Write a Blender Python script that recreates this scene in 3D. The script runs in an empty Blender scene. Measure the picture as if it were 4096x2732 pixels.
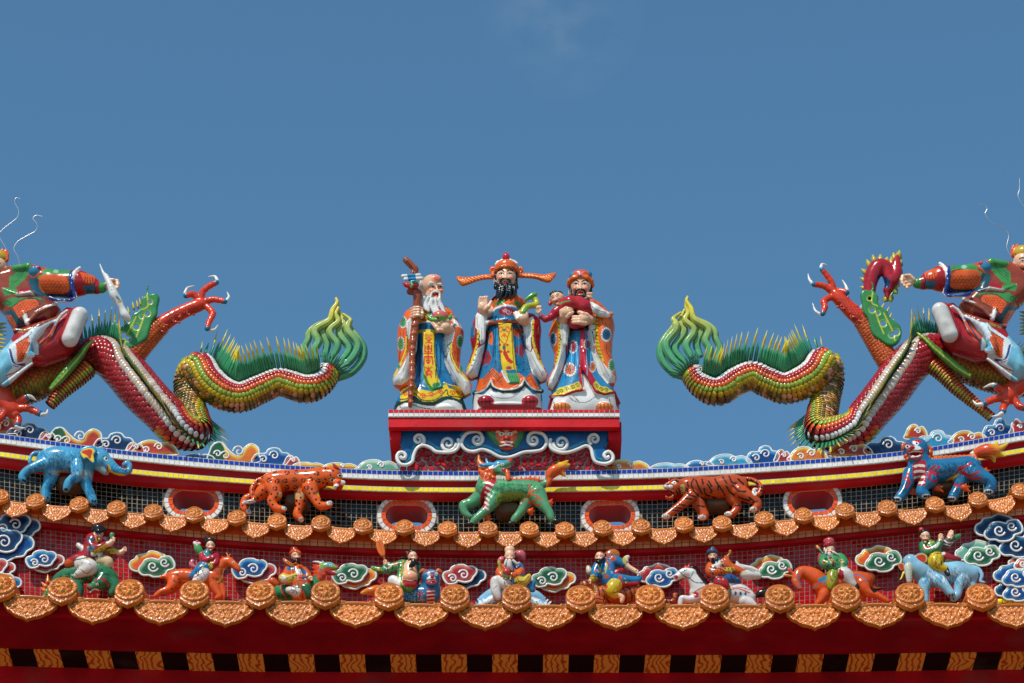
import bpy, math, random
import numpy as np
from mathutils import Vector
random.seed(7); RNG = np.random.default_rng(7)
SC = bpy.context.scene; COL = SC.collection
# ---------------------------------------------------------------- camera
TH = math.radians(30.0); FPX = 13000.0; S = 820.0; DIST = FPX / S
ZC = DIST * math.sin(TH) + 1.6                       # height of the ridge centre above the ground
CAM = np.array([0.0, -DIST * math.cos(TH), ZC - DIST * math.sin(TH)])
cd = bpy.data.cameras.new('camera'); co = bpy.data.objects.new('camera', cd); COL.objects.link(co)
co.location = CAM; co.rotation_euler = (math.pi / 2 + TH, 0, 0)
cd.sensor_width = 36; cd.lens = 36 * FPX / 4096; cd.clip_start = .1; cd.clip_end = 5000
SC.camera = co
# ---------------------------------------------------------------- sun, sky, exposure
EL, AZ = math.radians(51), math.radians(25)          # sun high behind the viewer's left shoulder
TOSUN = Vector((-math.cos(EL) * math.sin(AZ), -math.cos(EL) * math.cos(AZ), math.sin(EL)))
sd = bpy.data.lights.new('sun', 'SUN'); so = bpy.data.objects.new('sun', sd); COL.objects.link(so)
sd.energy = 4.0; sd.angle = math.radians(.5); sd.color = (1, .945, .86)
so.rotation_euler = (-TOSUN).to_track_quat('-Z', 'Y').to_euler()
W = bpy.data.worlds.new('World'); SC.world = W; W.use_nodes = True
nt = W.node_tree; bg = nt.nodes['Background']
sky = nt.nodes.new('ShaderNodeTexSky'); sky.sky_type = 'NISHITA'; sky.sun_disc = False
sky.sun_elevation = EL; sky.sun_rotation = math.atan2(TOSUN.x, TOSUN.y)
sky.air_density = 1.0; sky.dust_density = .4; sky.ozone_density = 3.0; sky.altitude = 50
tc = nt.nodes.new('ShaderNodeTexCoord'); nz = nt.nodes.new('ShaderNodeTexNoise'); mp = nt.nodes.new('ShaderNodeMapping')
nz.inputs['Scale'].default_value = 55; nz.inputs['Detail'].default_value = 4
mp.inputs['Scale'].default_value = (1, 1, 1.6); nt.links.new(tc.outputs['Generated'], mp.inputs['Vector'])
nt.links.new(mp.outputs['Vector'], nz.inputs['Vector'])
# one thin wisp of cloud high in the sky, at a direction of its own
wd = nt.nodes.new('ShaderNodeVectorMath'); wd.operation = 'DISTANCE'
wy = 35.7 * math.pi / 180
wd.inputs[1].default_value = (.015, math.cos(wy), math.sin(wy)); nt.links.new(tc.outputs['Generated'], wd.inputs[0])
mr = nt.nodes.new('ShaderNodeMapRange'); mr.inputs['From Min'].default_value = .0; mr.inputs['From Max'].default_value = .026
mr.inputs['To Min'].default_value = 1; mr.inputs['To Max'].default_value = 0; nt.links.new(wd.outputs['Value'], mr.inputs['Value'])
mm = nt.nodes.new('ShaderNodeMath'); mm.operation = 'MULTIPLY'; nt.links.new(mr.outputs['Result'], mm.inputs[0])
nr = nt.nodes.new('ShaderNodeMapRange'); nr.inputs['From Min'].default_value = .36; nr.inputs['From Max'].default_value = .74; nt.links.new(nz.outputs['Fac'], nr.inputs['Value']); nt.links.new(nr.outputs['Result'], mm.inputs[1])
m2 = nt.nodes.new('ShaderNodeMath'); m2.operation = 'MULTIPLY'; m2.inputs[1].default_value = .10; nt.links.new(mm.outputs[0], m2.inputs[0])
mx = nt.nodes.new('ShaderNodeMix'); mx.data_type = 'RGBA'; mx.inputs['B'].default_value = (7, 7, 7.2, 1)
nt.links.new(m2.outputs[0], mx.inputs['Factor'])
tint = nt.nodes.new('ShaderNodeMix'); tint.data_type = 'RGBA'; tint.blend_type = 'MULTIPLY'; tint.inputs['Factor'].default_value = 1
SKYTINT = tint.inputs['B']; SKYTINT.default_value = (.74, 1.09, 1.085, 1)
nt.links.new(sky.outputs['Color'], tint.inputs['A']); nt.links.new(tint.outputs['Result'], mx.inputs['A'])
nt.links.new(mx.outputs['Result'], bg.inputs['Color']); bg.inputs['Strength'].default_value = .125
SC.view_settings.view_transform = 'Standard'; SC.view_settings.look = 'None'
SC.view_settings.exposure = 0; SC.view_settings.gamma = 1
SC.render.engine = 'CYCLES'; SC.cycles.max_bounces = 6; SC.cycles.use_denoising = True

# ---------------------------------------------------------------- picture <-> place
_F = np.array([0, math.cos(TH), math.sin(TH)]); _U = np.array([0, -math.sin(TH), math.cos(TH)])
def P(x, y, Y=0.0):
    """the point at depth Y that the photograph shows at pixel x, y (4096 wide)"""
    x, y, Y = np.broadcast_arrays(np.asarray(x, float), np.asarray(y, float), np.asarray(Y, float))
    d = _F * FPX + _U * (1366 - y)[..., None]
    d = d + np.stack([x - 2048, 0 * x, 0 * x], -1)
    t = (Y - CAM[1]) / d[..., 1]
    return CAM + d * t[..., None]
def unP(v):
    w = v - CAM; dep = w @ _F
    return 2048 + FPX * w[:, 0] / dep, 1366 - FPX * (w @ _U) / dep
def Z(ox, oy, sc):
    """reads a list of numbers taken off an enlarged crop"""
    def f(*a):
        if len(a) == 1: a = a[0]
        q = np.array(a, float).reshape(-1, 2)
        return np.stack([ox + q[:, 0] / sc, oy + q[:, 1] / sc], 1)
    return f
def hx(h):
    h = h.lstrip('#'); c = [int(h[i:i + 2], 16) / 255 for i in (0, 2, 4)]
    return np.array([v / 12.92 if v <= .04045 else ((v + .055) / 1.055) ** 2.4 for v in c])
def cm(pts, n=6, closed=False):
    """Catmull-Rom through points of any dimension"""
    p = np.asarray(pts, float)
    if len(p) < 3: 
        t = np.linspace(0, 1, n + 1)[:, None]; return p[0] * (1 - t) + p[-1] * t
    q = np.concatenate([p[-1:], p, p[:2]]) if closed else np.concatenate([2 * p[:1] - p[1:2], p, 2 * p[-1:] - p[-2:-1]])
    out = []; m = len(p) if closed else len(p) - 1
    for i in range(m):
        a, b, c, d = q[i:i + 4]
        for t in np.arange(n) / n:
            out.append(.5 * (2 * b + (c - a) * t + (2 * a - 5 * b + 4 * c - d) * t * t + (3 * b - a - 3 * c + d) * t ** 3))
    if not closed: out.append(p[-1])
    return np.array(out)
def curve(xs, ys):
    xs = np.array(xs, float); ys = np.array(ys, float); c = cm(np.stack([xs, ys], 1), 12)
    s0 = (c[6, 1] - c[0, 1]) / (c[6, 0] - c[0, 0]); s1 = (c[-1, 1] - c[-7, 1]) / (c[-1, 0] - c[-7, 0])
    def f(x):
        x = np.asarray(x, float); v = np.interp(x, c[:, 0], c[:, 1])
        v = np.where(x < c[0, 0], c[0, 1] + (x - c[0, 0]) * s0, v)
        return np.where(x > c[-1, 0], c[-1, 1] + (x - c[-1, 0]) * s1, v)
    return f

# ---------------------------------------------------------------- materials
MATS = {}
def mat(name, rough=.2, coat=0., bump=.15, bscale=60., var=.12, vscale=14., dirt=.0, spec=.5, sat=1, val=1, orand=0):
    if name in MATS: return MATS[name]
    m = bpy.data.materials.new(name); m.use_nodes = True; n = m.node_tree; L = n.links.new
    b = n.nodes['Principled BSDF']; a = n.nodes.new('ShaderNodeAttribute'); a.attribute_name = 'Col'
    tc = n.nodes.new('ShaderNodeTexCoord')
    def noise(sc, det=4):
        t = n.nodes.new('ShaderNodeTexNoise'); t.inputs['Scale'].default_value = sc; t.inputs['Detail'].default_value = det
        L(tc.outputs['Object'], t.inputs['Vector']); return t
    v = noise(vscale); r = n.nodes.new('ShaderNodeMapRange'); r.inputs['From Min'].default_value = .3; r.inputs['From Max'].default_value = .7
    r.inputs['To Min'].default_value = 1 - var; r.inputs['To Max'].default_value = 1 + var; L(v.outputs['Fac'], r.inputs['Value'])
    mu = n.nodes.new('ShaderNodeMix'); mu.data_type = 'RGBA'; mu.blend_type = 'MULTIPLY'; mu.inputs['Factor'].default_value = 1
    L(a.outputs['Color'], mu.inputs['A']); L(r.outputs['Result'], mu.inputs['B']); out = mu.outputs['Result']
    if dirt:
        d = noise(vscale * .7, 8); rr = n.nodes.new('ShaderNodeMapRange'); rr.inputs['From Min'].default_value = .56; rr.inputs['From Max'].default_value = .74
        rr.inputs['To Max'].default_value = dirt; L(d.outputs['Fac'], rr.inputs['Value'])
        dm = n.nodes.new('ShaderNodeMix'); dm.data_type = 'RGBA'; dm.inputs['B'].default_value = (.16, .12, .09, 1)
        L(rr.outputs['Result'], dm.inputs['Factor']); L(out, dm.inputs['A']); out = dm.outputs['Result']
    if sat != 1 or val != 1:
        hs = n.nodes.new('ShaderNodeHueSaturation'); hs.inputs['Saturation'].default_value = sat; hs.inputs['Value'].default_value = val; L(out, hs.inputs['Color']); out = hs.outputs['Color']
    if orand:
        oi = n.nodes.new('ShaderNodeObjectInfo'); om = n.nodes.new('ShaderNodeMapRange'); om.inputs['To Min'].default_value = 1 - orand; om.inputs['To Max'].default_value = 1 + orand; L(oi.outputs['Random'], om.inputs['Value'])
        o2 = n.nodes.new('ShaderNodeMix'); o2.data_type = 'RGBA'; o2.blend_type = 'MULTIPLY'; o2.inputs['Factor'].default_value = 1; L(out, o2.inputs['A']); L(om.outputs['Result'], o2.inputs['B']); out = o2.outputs['Result']
    L(out, b.inputs['Base Color'])
    rn = noise(vscale * 2); rr2 = n.nodes.new('ShaderNodeMapRange'); rr2.inputs['To Min'].default_value = rough * .7; rr2.inputs['To Max'].default_value = min(1, rough * 1.4)
    L(rn.outputs['Fac'], rr2.inputs['Value']); L(rr2.outputs['Result'], b.inputs['Roughness'])
    b.inputs['Coat Weight'].default_value = coat; b.inputs['Coat Roughness'].default_value = .08; b.inputs['Specular IOR Level'].default_value = spec
    if bump:
        bn = noise(bscale); bp = n.nodes.new('ShaderNodeBump'); bp.inputs['Strength'].default_value = bump; bp.inputs['Distance'].default_value = .004
        L(bn.outputs['Fac'], bp.inputs['Height']); L(bp.outputs['Normal'], b.inputs['Normal'])
    MATS[name] = m; return m
GLAZE = mat('glazed_ceramic', .2, .0, .16, 70, .17, 16, .14, .36, 1.0, .96)
TILEM = mat('glazed_tile', .14, .0, .1, 90, .12, 8, .05, .2)
AMBER = mat('amber_glaze', .23, .0, .12, 60, .16, 9, .10, .5, 1, 1, .12)
PAINT = mat('red_paint', .5, 0, .3, 40, .22, 5, .24, .15)
CEMENT = mat('cement', .85, 0, .6, 120, .2, 30, .2, .2)
MATTE = mat('painted_concrete', .6, 0, .2, 30, .08, 3, .0, .3)
METAL = mat('bright_wire', .3, 0, .0, 60, .05, 10); METAL.node_tree.nodes['Principled BSDF'].inputs['Metallic'].default_value = .9

# ---------------------------------------------------------------- mesh builders
class MB:
    """collects vertices, faces and colours, then links ONE mesh object"""
    def __init__(s): s.v = []; s.f = []; s.c = []; s.n = 0
    def add(s, v, f, c):
        v = np.asarray(v, float).reshape(-1, 3); c = np.asarray(c, float)
        if c.ndim == 1: c = np.tile(c, (len(v), 1))
        s.v.append(v); s.c.append(c); f = np.asarray(f, int)
        s.f.append(f + s.n); s.n += len(v); return s
    def build(s, name, m=None, parent=None, smooth=True, label=None):
        V = np.concatenate(s.v); C = np.concatenate(s.c)
        loops = np.concatenate([f.ravel() for f in s.f]); tot = np.concatenate([np.full(len(f), f.shape[1]) for f in s.f])
        me = bpy.data.meshes.new(name); me.vertices.add(len(V)); me.vertices.foreach_set('co', V.ravel())
        me.loops.add(len(loops)); me.loops.foreach_set('vertex_index', loops)
        me.polygons.add(len(tot)); st = np.concatenate([[0], np.cumsum(tot)[:-1]])
        me.polygons.foreach_set('loop_start', st); me.update(calc_edges=True); me.validate()
        at = me.color_attributes.new('Col', 'FLOAT_COLOR', 'POINT')
        if len(me.vertices) == len(C): at.data.foreach_set('color', np.concatenate([C, np.ones((len(C), 1))], 1).ravel())
        me.polygons.foreach_set('use_smooth', np.full(len(me.polygons), smooth)); me.materials.append(m or GLAZE)
        o = bpy.data.objects.new(name, me); COL.objects.link(o)
        if parent is not None:
            o.parent = parent; o.matrix_parent_inverse = parent.matrix_world.inverted() if parent.type != 'EMPTY' else __import__('mathutils').Matrix.Translation(-parent.location)
        if label: o['label'] = label
        return o
def thing(name, label, cat, loc, group=None, kind=None):
    o = bpy.data.objects.new(name, None); COL.objects.link(o); o.location = [float(t) for t in loc]; o.empty_display_size = .05
    return tag(o, label, cat, group, kind)
def tag(o, label=None, cat=None, group=None, kind=None):
    if label: o['label'] = label
    if cat: o['category'] = cat
    if group: o['group'] = group
    if kind: o['kind'] = kind
    return o
def box(mb, a, b, c):
    x0, y0, z0 = a; x1, y1, z1 = b
    v = [(x0, y0, z0), (x1, y0, z0), (x1, y1, z0), (x0, y1, z0), (x0, y0, z1), (x1, y0, z1), (x1, y1, z1), (x0, y1, z1)]
    mb.add(v, [(0, 3, 2, 1), (4, 5, 6, 7), (0, 1, 5, 4), (1, 2, 6, 5), (2, 3, 7, 6), (3, 0, 4, 7)], c)
def hexa(mb, v, c):
    mb.add(v, [(0, 3, 2, 1), (4, 5, 6, 7), (0, 1, 5, 4), (1, 2, 6, 5), (2, 3, 7, 6), (3, 0, 4, 7)], c)
def tube(mb, pts, r, c, n=8, cap=True, flat=1.0, ref=(0, 1, 0)):
    """swept tube through 3-D points, radius per point; flat squashes it along ref"""
    p = np.asarray(pts, float); m = len(p); r = np.broadcast_to(np.asarray(r, float), (m,))
    t = np.gradient(p, axis=0); t /= np.linalg.norm(t, axis=1)[:, None] + 1e-12
    ref = np.array(ref, float); a = np.cross(t, ref); bad = np.linalg.norm(a, axis=1) < .1
    a[bad] = np.cross(t[bad], (1, .2, .1)); a /= np.linalg.norm(a, axis=1)[:, None]; b = np.cross(t, a)
    an = np.arange(n) * 2 * math.pi / n
    V = p[:, None] + r[:, None, None] * (np.cos(an)[None, :, None] * a[:, None] + flat * np.sin(an)[None, :, None] * b[:, None])
    i, j = np.meshgrid(np.arange(m - 1), np.arange(n), indexing='ij'); k = (j + 1) % n
    f = np.stack([i * n + j, (i + 1) * n + j, (i + 1) * n + k, i * n + k], -1).reshape(-1, 4)
    c = np.asarray(c, float); C = np.tile(c, (m * n, 1)) if c.ndim == 1 else np.repeat(c, n, 0)
    mb.add(V.reshape(-1, 3), f[:, ::-1], C)
    if cap:
        for e, ce in ((0, 0), (m - 1, -1)):
            ring = V[e]; cc = c if c.ndim == 1 else c[ce]
            tri = [(q, (q + 1) % n, n) if e else ((q + 1) % n, q, n) for q in range(n)]
            mb.add(np.concatenate([ring, p[e][None]]), tri, cc)
    return mb

# ---------------------------------------------------------------- signed-distance sculpting
def seg2(px, py, a, b):
    ab = b - a; t = np.clip(((px - a[0]) * ab[0] + (py - a[1]) * ab[1]) / (ab @ ab + 1e-12), 0, 1)
    return np.hypot(px - a[0] - t * ab[0], py - a[1] - t * ab[1])
def poly2(px, py, poly):
    """signed distance to a closed polygon, negative inside"""
    d = np.full(px.shape, 1e9); ins = np.zeros(px.shape, bool); n = len(poly)
    for i in range(n):
        a, b = poly[i], poly[(i + 1) % n]; d = np.minimum(d, seg2(px, py, a, b))
        if a[1] != b[1]:
            ins ^= ((a[1] > py) != (b[1] > py)) & (px < (b[0] - a[0]) * (py - a[1]) / (b[1] - a[1]) + a[0])
    return np.where(ins, -d, d)
class Sculpt:
    """clay in units of 1/820 m; shapes are given at the pixel where they show and a depth d towards the viewer"""
    def __init__(s, Y0, h=3.0): s.Y0 = Y0; s.h = h; s.pr = []; s.paints = []
    def pt(s, x, y, d=0): return P(x, y, s.Y0 - d / S) * S
    def cone(s, a, b, r0, r1, c, k=6, sub=False):
        s.pr.append(('cone', (s.pt(*a), s.pt(*b), r0, r1), hx(c), k, sub)); return s
    def path(s, pts, r, c, k=6, sub=False, sm=0):
        p = np.array([(q[0], q[1], q[2] if len(q) > 2 else 0) for q in pts], float); r = np.broadcast_to(np.array(r, float), (len(p),))
        if sm: q = cm(np.concatenate([p, r[:, None]], 1), sm); p, r = q[:, :3], q[:, 3]
        for i in range(len(p) - 1): s.cone(p[i], p[i + 1], r[i], r[i + 1], c, k, sub)
        return s
    def ell(s, a, r, c, k=6, rot=0, sub=False):
        r = (r, r, r) if np.isscalar(r) else r
        s.pr.append(('ell', (s.pt(*a), np.array(r, float), math.radians(rot)), hx(c), k, sub)); return s
    def infl(s, poly, T, R, c, k=6, d=0, sub=False, sm=0, lean=0.):
        """a traced outline blown up to thickness T (full within R of the edge)"""
        q = np.asarray(poly, float).reshape(-1, 2)
        if sm: q = cm(q, sm, True)
        w = P(q[:, 0], q[:, 1], s.Y0 - d / S) * S
        s.pr.append(('infl', (w[:, [0, 2]], T, R, s.Y0 * S - d), hx(c), k, sub)); return s
    def _eval(s, pr, X, Y, Zz):
        kd, g = pr[0], pr[1]
        if kd == 'cone':
            a, b, r0, r1 = g; ab = b - a; L = ab @ ab + 1e-9
            t = np.clip(((X - a[0]) * ab[0] + (Y - a[1]) * ab[1] + (Zz - a[2]) * ab[2]) / L, 0, 1)
            return np.sqrt((X - a[0] - t * ab[0]) ** 2 + (Y - a[1] - t * ab[1]) ** 2 + (Zz - a[2] - t * ab[2]) ** 2) - (r0 + (r1 - r0) * t)
        if kd == 'ell':
            c, r, ro = g; x, y, z = X - c[0], Y - c[1], Zz - c[2]
            if ro: cs, sn = math.cos(ro), math.sin(ro); x, z = x * cs + z * sn, z * cs - x * sn
            k0 = np.sqrt((x / r[0]) ** 2 + (y / r[1]) ** 2 + (z / r[2]) ** 2); k1 = np.sqrt((x / r[0] ** 2) ** 2 + (y / r[1] ** 2) ** 2 + (z / r[2] ** 2) ** 2)
            return k0 * (k0 - 1) / (k1 + 1e-9)
        poly, T, R, y0 = g
        if X.ndim == 3 and X.shape[1] == 1 or X.shape != Y.shape: d2 = poly2(np.broadcast_to(X, (X.shape[0], 1, Zz.shape[2])), np.broadcast_to(Zz, (X.shape[0], 1, Zz.shape[2])), poly)
        else: d2 = poly2(X, Zz, poly)
        u = np.clip(-d2 / R, 0, 1); th = T * np.sqrt(np.clip(1 - (1 - u) ** 2, 0, 1))
        e = np.abs(Y - y0) - th
        return np.where(d2 > 0, np.sqrt(d2 ** 2 + np.maximum(e, 0) ** 2), np.where(e > 0, e * .8, np.maximum(e, d2 * .6)))
    def _bb(s, pr):
        kd, g = pr[0], pr[1]
        if kd == 'cone': a, b, r0, r1 = g; m = max(r0, r1); return np.minimum(a, b) - m, np.maximum(a, b) + m
        if kd == 'ell': c, r, ro = g; m = np.array([max(r[0], r[2]), r[1], max(r[0], r[2])]) if ro else r; return c - m, c + m
        p, T, R, y0 = g; return np.array([p[:, 0].min(), y0 - T, p[:, 1].min()]), np.array([p[:, 0].max(), y0 + T, p[:, 1].max()])
    # painting: (function of pixel coordinates -> mask, colour)
    def fill(s, poly, c, sm=0, front=True):
        q = np.asarray(poly, float).reshape(-1, 2); q = cm(q, sm, True) if sm else q
        s.paints.append(('poly', q, hx(c), front)); return s
    def line(s, pts, w, c, sm=4, front=True):
        q = np.asarray(pts, float).reshape(-1, 2); q = cm(q, sm) if sm and len(q) > 2 else q
        s.paints.append(('line', q, hx(c), front, w / 2)); return s
    def dot(s, x, y, r, c, ry=None, front=True): s.paints.append(('dot', (x, y, r, ry or r), hx(c), front)); return s
    def grad(s, poly, c0, c1, w):
        """glaze pooling: c0 at the outline, c1 further in"""
        s.paints.append(('grad', np.asarray(poly, float), hx(c0), True, hx(c1), w)); return s
    def plates(s, poly, p, c, w=1.8):
        """overlapping armour scales drawn as rows of arcs inside a panel"""
        q = np.asarray(poly, float); lo, hi = q.min(0), q.max(0); r = 0
        for y in np.arange(lo[1], hi[1], p * .8):
            for x in np.arange(lo[0] + (r % 2) * p / 2, hi[0], p):
                if poly2(np.array([x]), np.array([y]), q)[0] < -2: s.line([(x - p / 2, y), (x - p * .3, y + p * .4), (x, y + p * .55), (x + p * .3, y + p * .4), (x + p / 2, y)], w, c, 0)
            r += 1
        return s
    def blush(s, x, y, r, c, a=.6): s.paints.append(('blush', (x, y, r, a), hx(c), True)); return s
    def build(s, name, parent=None, m=None, label=None, bulge=0.):
        h = s.h; bb = [s._bb(p) for p in s.pr if not p[4]]
        lo = np.min([b[0] for b in bb], 0) - 3 * h; hi = np.max([b[1] for b in bb], 0) + 3 * h
        n = np.ceil((hi - lo) / h).astype(int) + 1; F = np.full(n, 50.0, np.float32)
        ax = [lo[i] + h * np.arange(n[i]) for i in range(3)]
        for p in s.pr:
            a, b = s._bb(p); mg = p[3] * 1.5 + 2.5 * h
            i0 = np.maximum(((a - mg - lo) / h).astype(int), 0); i1 = np.minimum(np.ceil((b + mg - lo) / h).astype(int) + 1, n)
            if (i1 <= i0).any(): continue
            X = ax[0][i0[0]:i1[0], None, None]; Y = ax[1][None, i0[1]:i1[1], None]; Zz = ax[2][None, None, i0[2]:i1[2]]
            d = s._eval(p, X, Y, Zz); sl = tuple(slice(i0[i], i1[i]) for i in range(3)); G = F[sl]; k = max(p[3], 1e-3)
            if p[4]: hh = np.maximum(k - np.abs(G + d), 0) / k; F[sl] = np.maximum(G, -d) + hh * hh * k * .25
            else: hh = np.maximum(k - np.abs(G - d), 0) / k; F[sl] = np.minimum(G, d) - hh * hh * k * .25
        V, Q = nets(F, lo, h)
        if len(V) == 0: raise RuntimeError('empty sculpt ' + name)
        # colour of the nearest lump of clay
        C = np.zeros((len(V), 3)); best = np.full(len(V), 1e9)
        for p in s.pr:
            a, b = s._bb(p); mg = p[3] + 3 * h; sel = np.where(((V > a - mg) & (V < b + mg)).all(1))[0]
            if len(sel) == 0: continue
            d = s._eval(p, V[sel, 0], V[sel, 1], V[sel, 2])
            if p[4]: d = np.abs(d) - .5 * h
            w = d < best[sel] + (.3 if not p[4] else 0); C[sel[w]] = p[2]; best[sel[w]] = np.minimum(best[sel[w]], d[w])
        Wv = V / S
        if s.paints:
            fn = np.cross(V[Q[:, 2]] - V[Q[:, 0]], V[Q[:, 3]] - V[Q[:, 1]]); N = np.zeros_like(V)
            for q in range(4): np.add.at(N, Q[:, q], fn)
            fr = (N @ (-_F)) > 0; x, y = unP(Wv)
            for p in s.paints:
                g = p[1]
                if p[0] in ('poly', 'line', 'grad'): lo2, hi2 = g.min(0) - 9, g.max(0) + 9
                else: lo2 = np.array([g[0] - g[2], g[1] - max(g[2], g[3])]); hi2 = np.array([g[0] + g[2], g[1] + max(g[2], g[3])])
                sel = np.where((x > lo2[0]) & (x < hi2[0]) & (y > lo2[1]) & (y < hi2[1]) & (fr if p[3] else True))[0]
                if len(sel) == 0: continue
                X, Y = x[sel], y[sel]
                if p[0] == 'grad':
                    t = np.clip(-poly2(X, Y, g) / p[5], 0, 1)[:, None]; t = t * t * (3 - 2 * t); C[sel] = p[2] * (1 - t) + p[4] * t; continue
                if p[0] == 'poly': w = poly2(X, Y, g) < 0
                elif p[0] == 'line':
                    d = np.full(len(sel), 1e9)
                    for i in range(len(g) - 1): d = np.minimum(d, seg2(X, Y, g[i], g[i + 1]))
                    w = d < p[4]
                elif p[0] == 'dot': w = ((X - g[0]) / g[2]) ** 2 + ((Y - g[1]) / g[3]) ** 2 < 1
                else:
                    t = np.clip(1 - np.hypot(X - g[0], Y - g[1]) / g[2], 0, 1)[:, None] * g[3]; C[sel] = C[sel] * (1 - t) + p[2] * t; continue
                C[sel[w]] = p[2]
        return MB().add(Wv, Q, C).build(name, m or GLAZE, parent, True, label)
def nets(F, lo, h):
    """naive surface nets: one vertex per mixed cell"""
    n = np.array(F.shape); S0 = F < 0; c = np.zeros(n - 1, np.int8)
    off = [(a, b, d) for a in (0, 1) for b in (0, 1) for d in (0, 1)]
    sl = lambda o: tuple(slice(o[i], n[i] - 1 + o[i]) for i in range(3))
    for o in off: c += S0[sl(o)]
    I = np.argwhere((c > 0) & (c < 8)); acc = np.zeros((len(I), 3)); cnt = np.zeros(len(I))
    g = {o: F[I[:, 0] + o[0], I[:, 1] + o[1], I[:, 2] + o[2]] for o in off}
    for o in off:
        for ax_ in range(3):
            if o[ax_] == 0:
                o2 = tuple(o[i] + (i == ax_) for i in range(3)); a, b = g[o], g[o2]; m = (a < 0) != (b < 0)
                t = np.where(m, a / np.where(m, a - b, 1), 0); q = np.tile(np.array(o, float), (len(I), 1)); q[:, ax_] += t
                acc += q * m[:, None]; cnt += m
    V = lo + h * (I + acc / cnt[:, None]); idx = np.full(n - 1, -1, np.int64); idx[tuple(I.T)] = np.arange(len(I)); Q = []
    for ax_ in range(3):
        o2 = [0, 0, 0]; o2[ax_] = 1
        A = S0[tuple(slice(0, n[i] - o2[i]) for i in range(3))]; B = S0[tuple(slice(o2[i], n[i]) for i in range(3))]
        E = np.argwhere(A != B); u, v = [(1, 2), (2, 0), (0, 1)][ax_]
        E = E[(E[:, u] > 0) & (E[:, v] > 0) & (E[:, u] < n[u] - 1) & (E[:, v] < n[v] - 1)]
        if len(E) == 0: continue
        def at(du, dv): q = E.copy(); q[:, u] -= du; q[:, v] -= dv; return idx[q[:, 0], q[:, 1], q[:, 2]]
        q = np.stack([at(0, 0), at(1, 0), at(1, 1), at(0, 1)], 1); fl = A[E[:, 0], E[:, 1], E[:, 2]]
        q[~fl] = q[~fl][:, ::-1]; Q.append(q)
    return V, np.concatenate(Q)
# ================================================================ ground and temple roof
g = MB(); g.add([(-400, -400, 0), (400, -400, 0), (400, 400, 0), (-400, 400, 0)], [(0, 1, 2, 3)], hx('#827c74'))
tag(g.build('ground', MATTE, None, False), kind='structure')
C_RED, C_BLUE, C_WHITE, C_YEL, C_ORG = '#b40f1c', '#1c3d9c', '#dcd8d2', '#ecd21c', '#e2561f'
roof = thing('temple_roof', 'red temple roof with curved tiled ridge, two rows of amber eave tiles and mosaic bands', 'temple roof', P(2048, 2300, .3))
XS = np.arange(-900, 5001, 20.0)
blue = curve([0, 500, 1000, 1500, 2048, 2550, 2900, 3400, 3700, 4096], [1736, 1802, 1849, 1880, 1884.5, 1877, 1861, 1826, 1792, 1724])
yelt = curve([0, 500, 1000, 1500, 2048, 2550, 2900, 3400, 3700, 4096], [1808, 1874, 1917, 1946, 1950, 1943, 1929, 1895, 1860, 1792])
blkt = curve([0, 500, 1000, 1500, 2048, 2550, 2900, 3400, 3700, 4096], [1855, 1923, 1957, 1984, 1988, 1984, 1969, 1933, 1900, 1841])
med = curve([-3, 142, 317, 466, 613, 777, 947, 1108, 1284, 1452, 1617, 1790, 1952, 2117, 2259, 2410, 2564, 2735, 2888, 3057, 3214, 3380, 3548, 3740, 3911, 4082],
            [1988, 2005, 2018, 2034, 2048, 2058, 2071, 2086, 2093, 2105, 2110, 2116, 2116, 2117, 2119, 2112, 2107, 2098, 2094, 2076, 2062, 2043, 2032, 2018, 1998, 1963])
peab = curve([0, 500, 1000, 1500, 2048, 2500, 3000, 3500, 4000], [2068, 2122, 2168, 2194, 2203, 2196, 2170, 2120, 2069])
low = curve([15, 251, 518, 778, 1042, 1303, 1556, 1819, 2066, 2322, 2600, 2856, 3119, 3382, 3640, 3922], [2348, 2361, 2370, 2374, 2376.5, 2376, 2383, 2390, 2390, 2393, 2391, 2389, 2391, 2387, 2384, 2386])
PL = lambda f, o=0: (lambda x: f(x) + o)
def band(name, top, bot, Yf, Yb, col, m=PAINT, Yft=None, parent=roof, xs=XS):
    """a moulding that follows the curve: front face from top to bottom line at depth Yf, going back to Yb"""
    mb = MB(); a = P(xs, top(xs), Yf if Yft is None else Yft); b = P(xs, bot(xs), Yf); n = len(xs)
    x = b[:, 0]; a[:, 0] = x; c = a.copy(); d = b.copy(); c[:, 1] = Yb; d[:, 1] = Yb
    V = np.concatenate([a, b, d, c]); i = np.arange(n - 1)
    q = lambda p, r: np.stack([p * n + i, r * n + i, r * n + i + 1, p * n + i + 1], 1)
    mb.add(V, np.concatenate([q(0, 1), q(1, 2), q(2, 3), q(3, 0)]), hx(col)); 
    mb.add(V, [(0, 3 * n, 2 * n, n), (n - 1, 2 * n - 1, 3 * n - 1, 4 * n - 1)], hx(col))
    return mb.build(name, m, parent, False)
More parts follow.
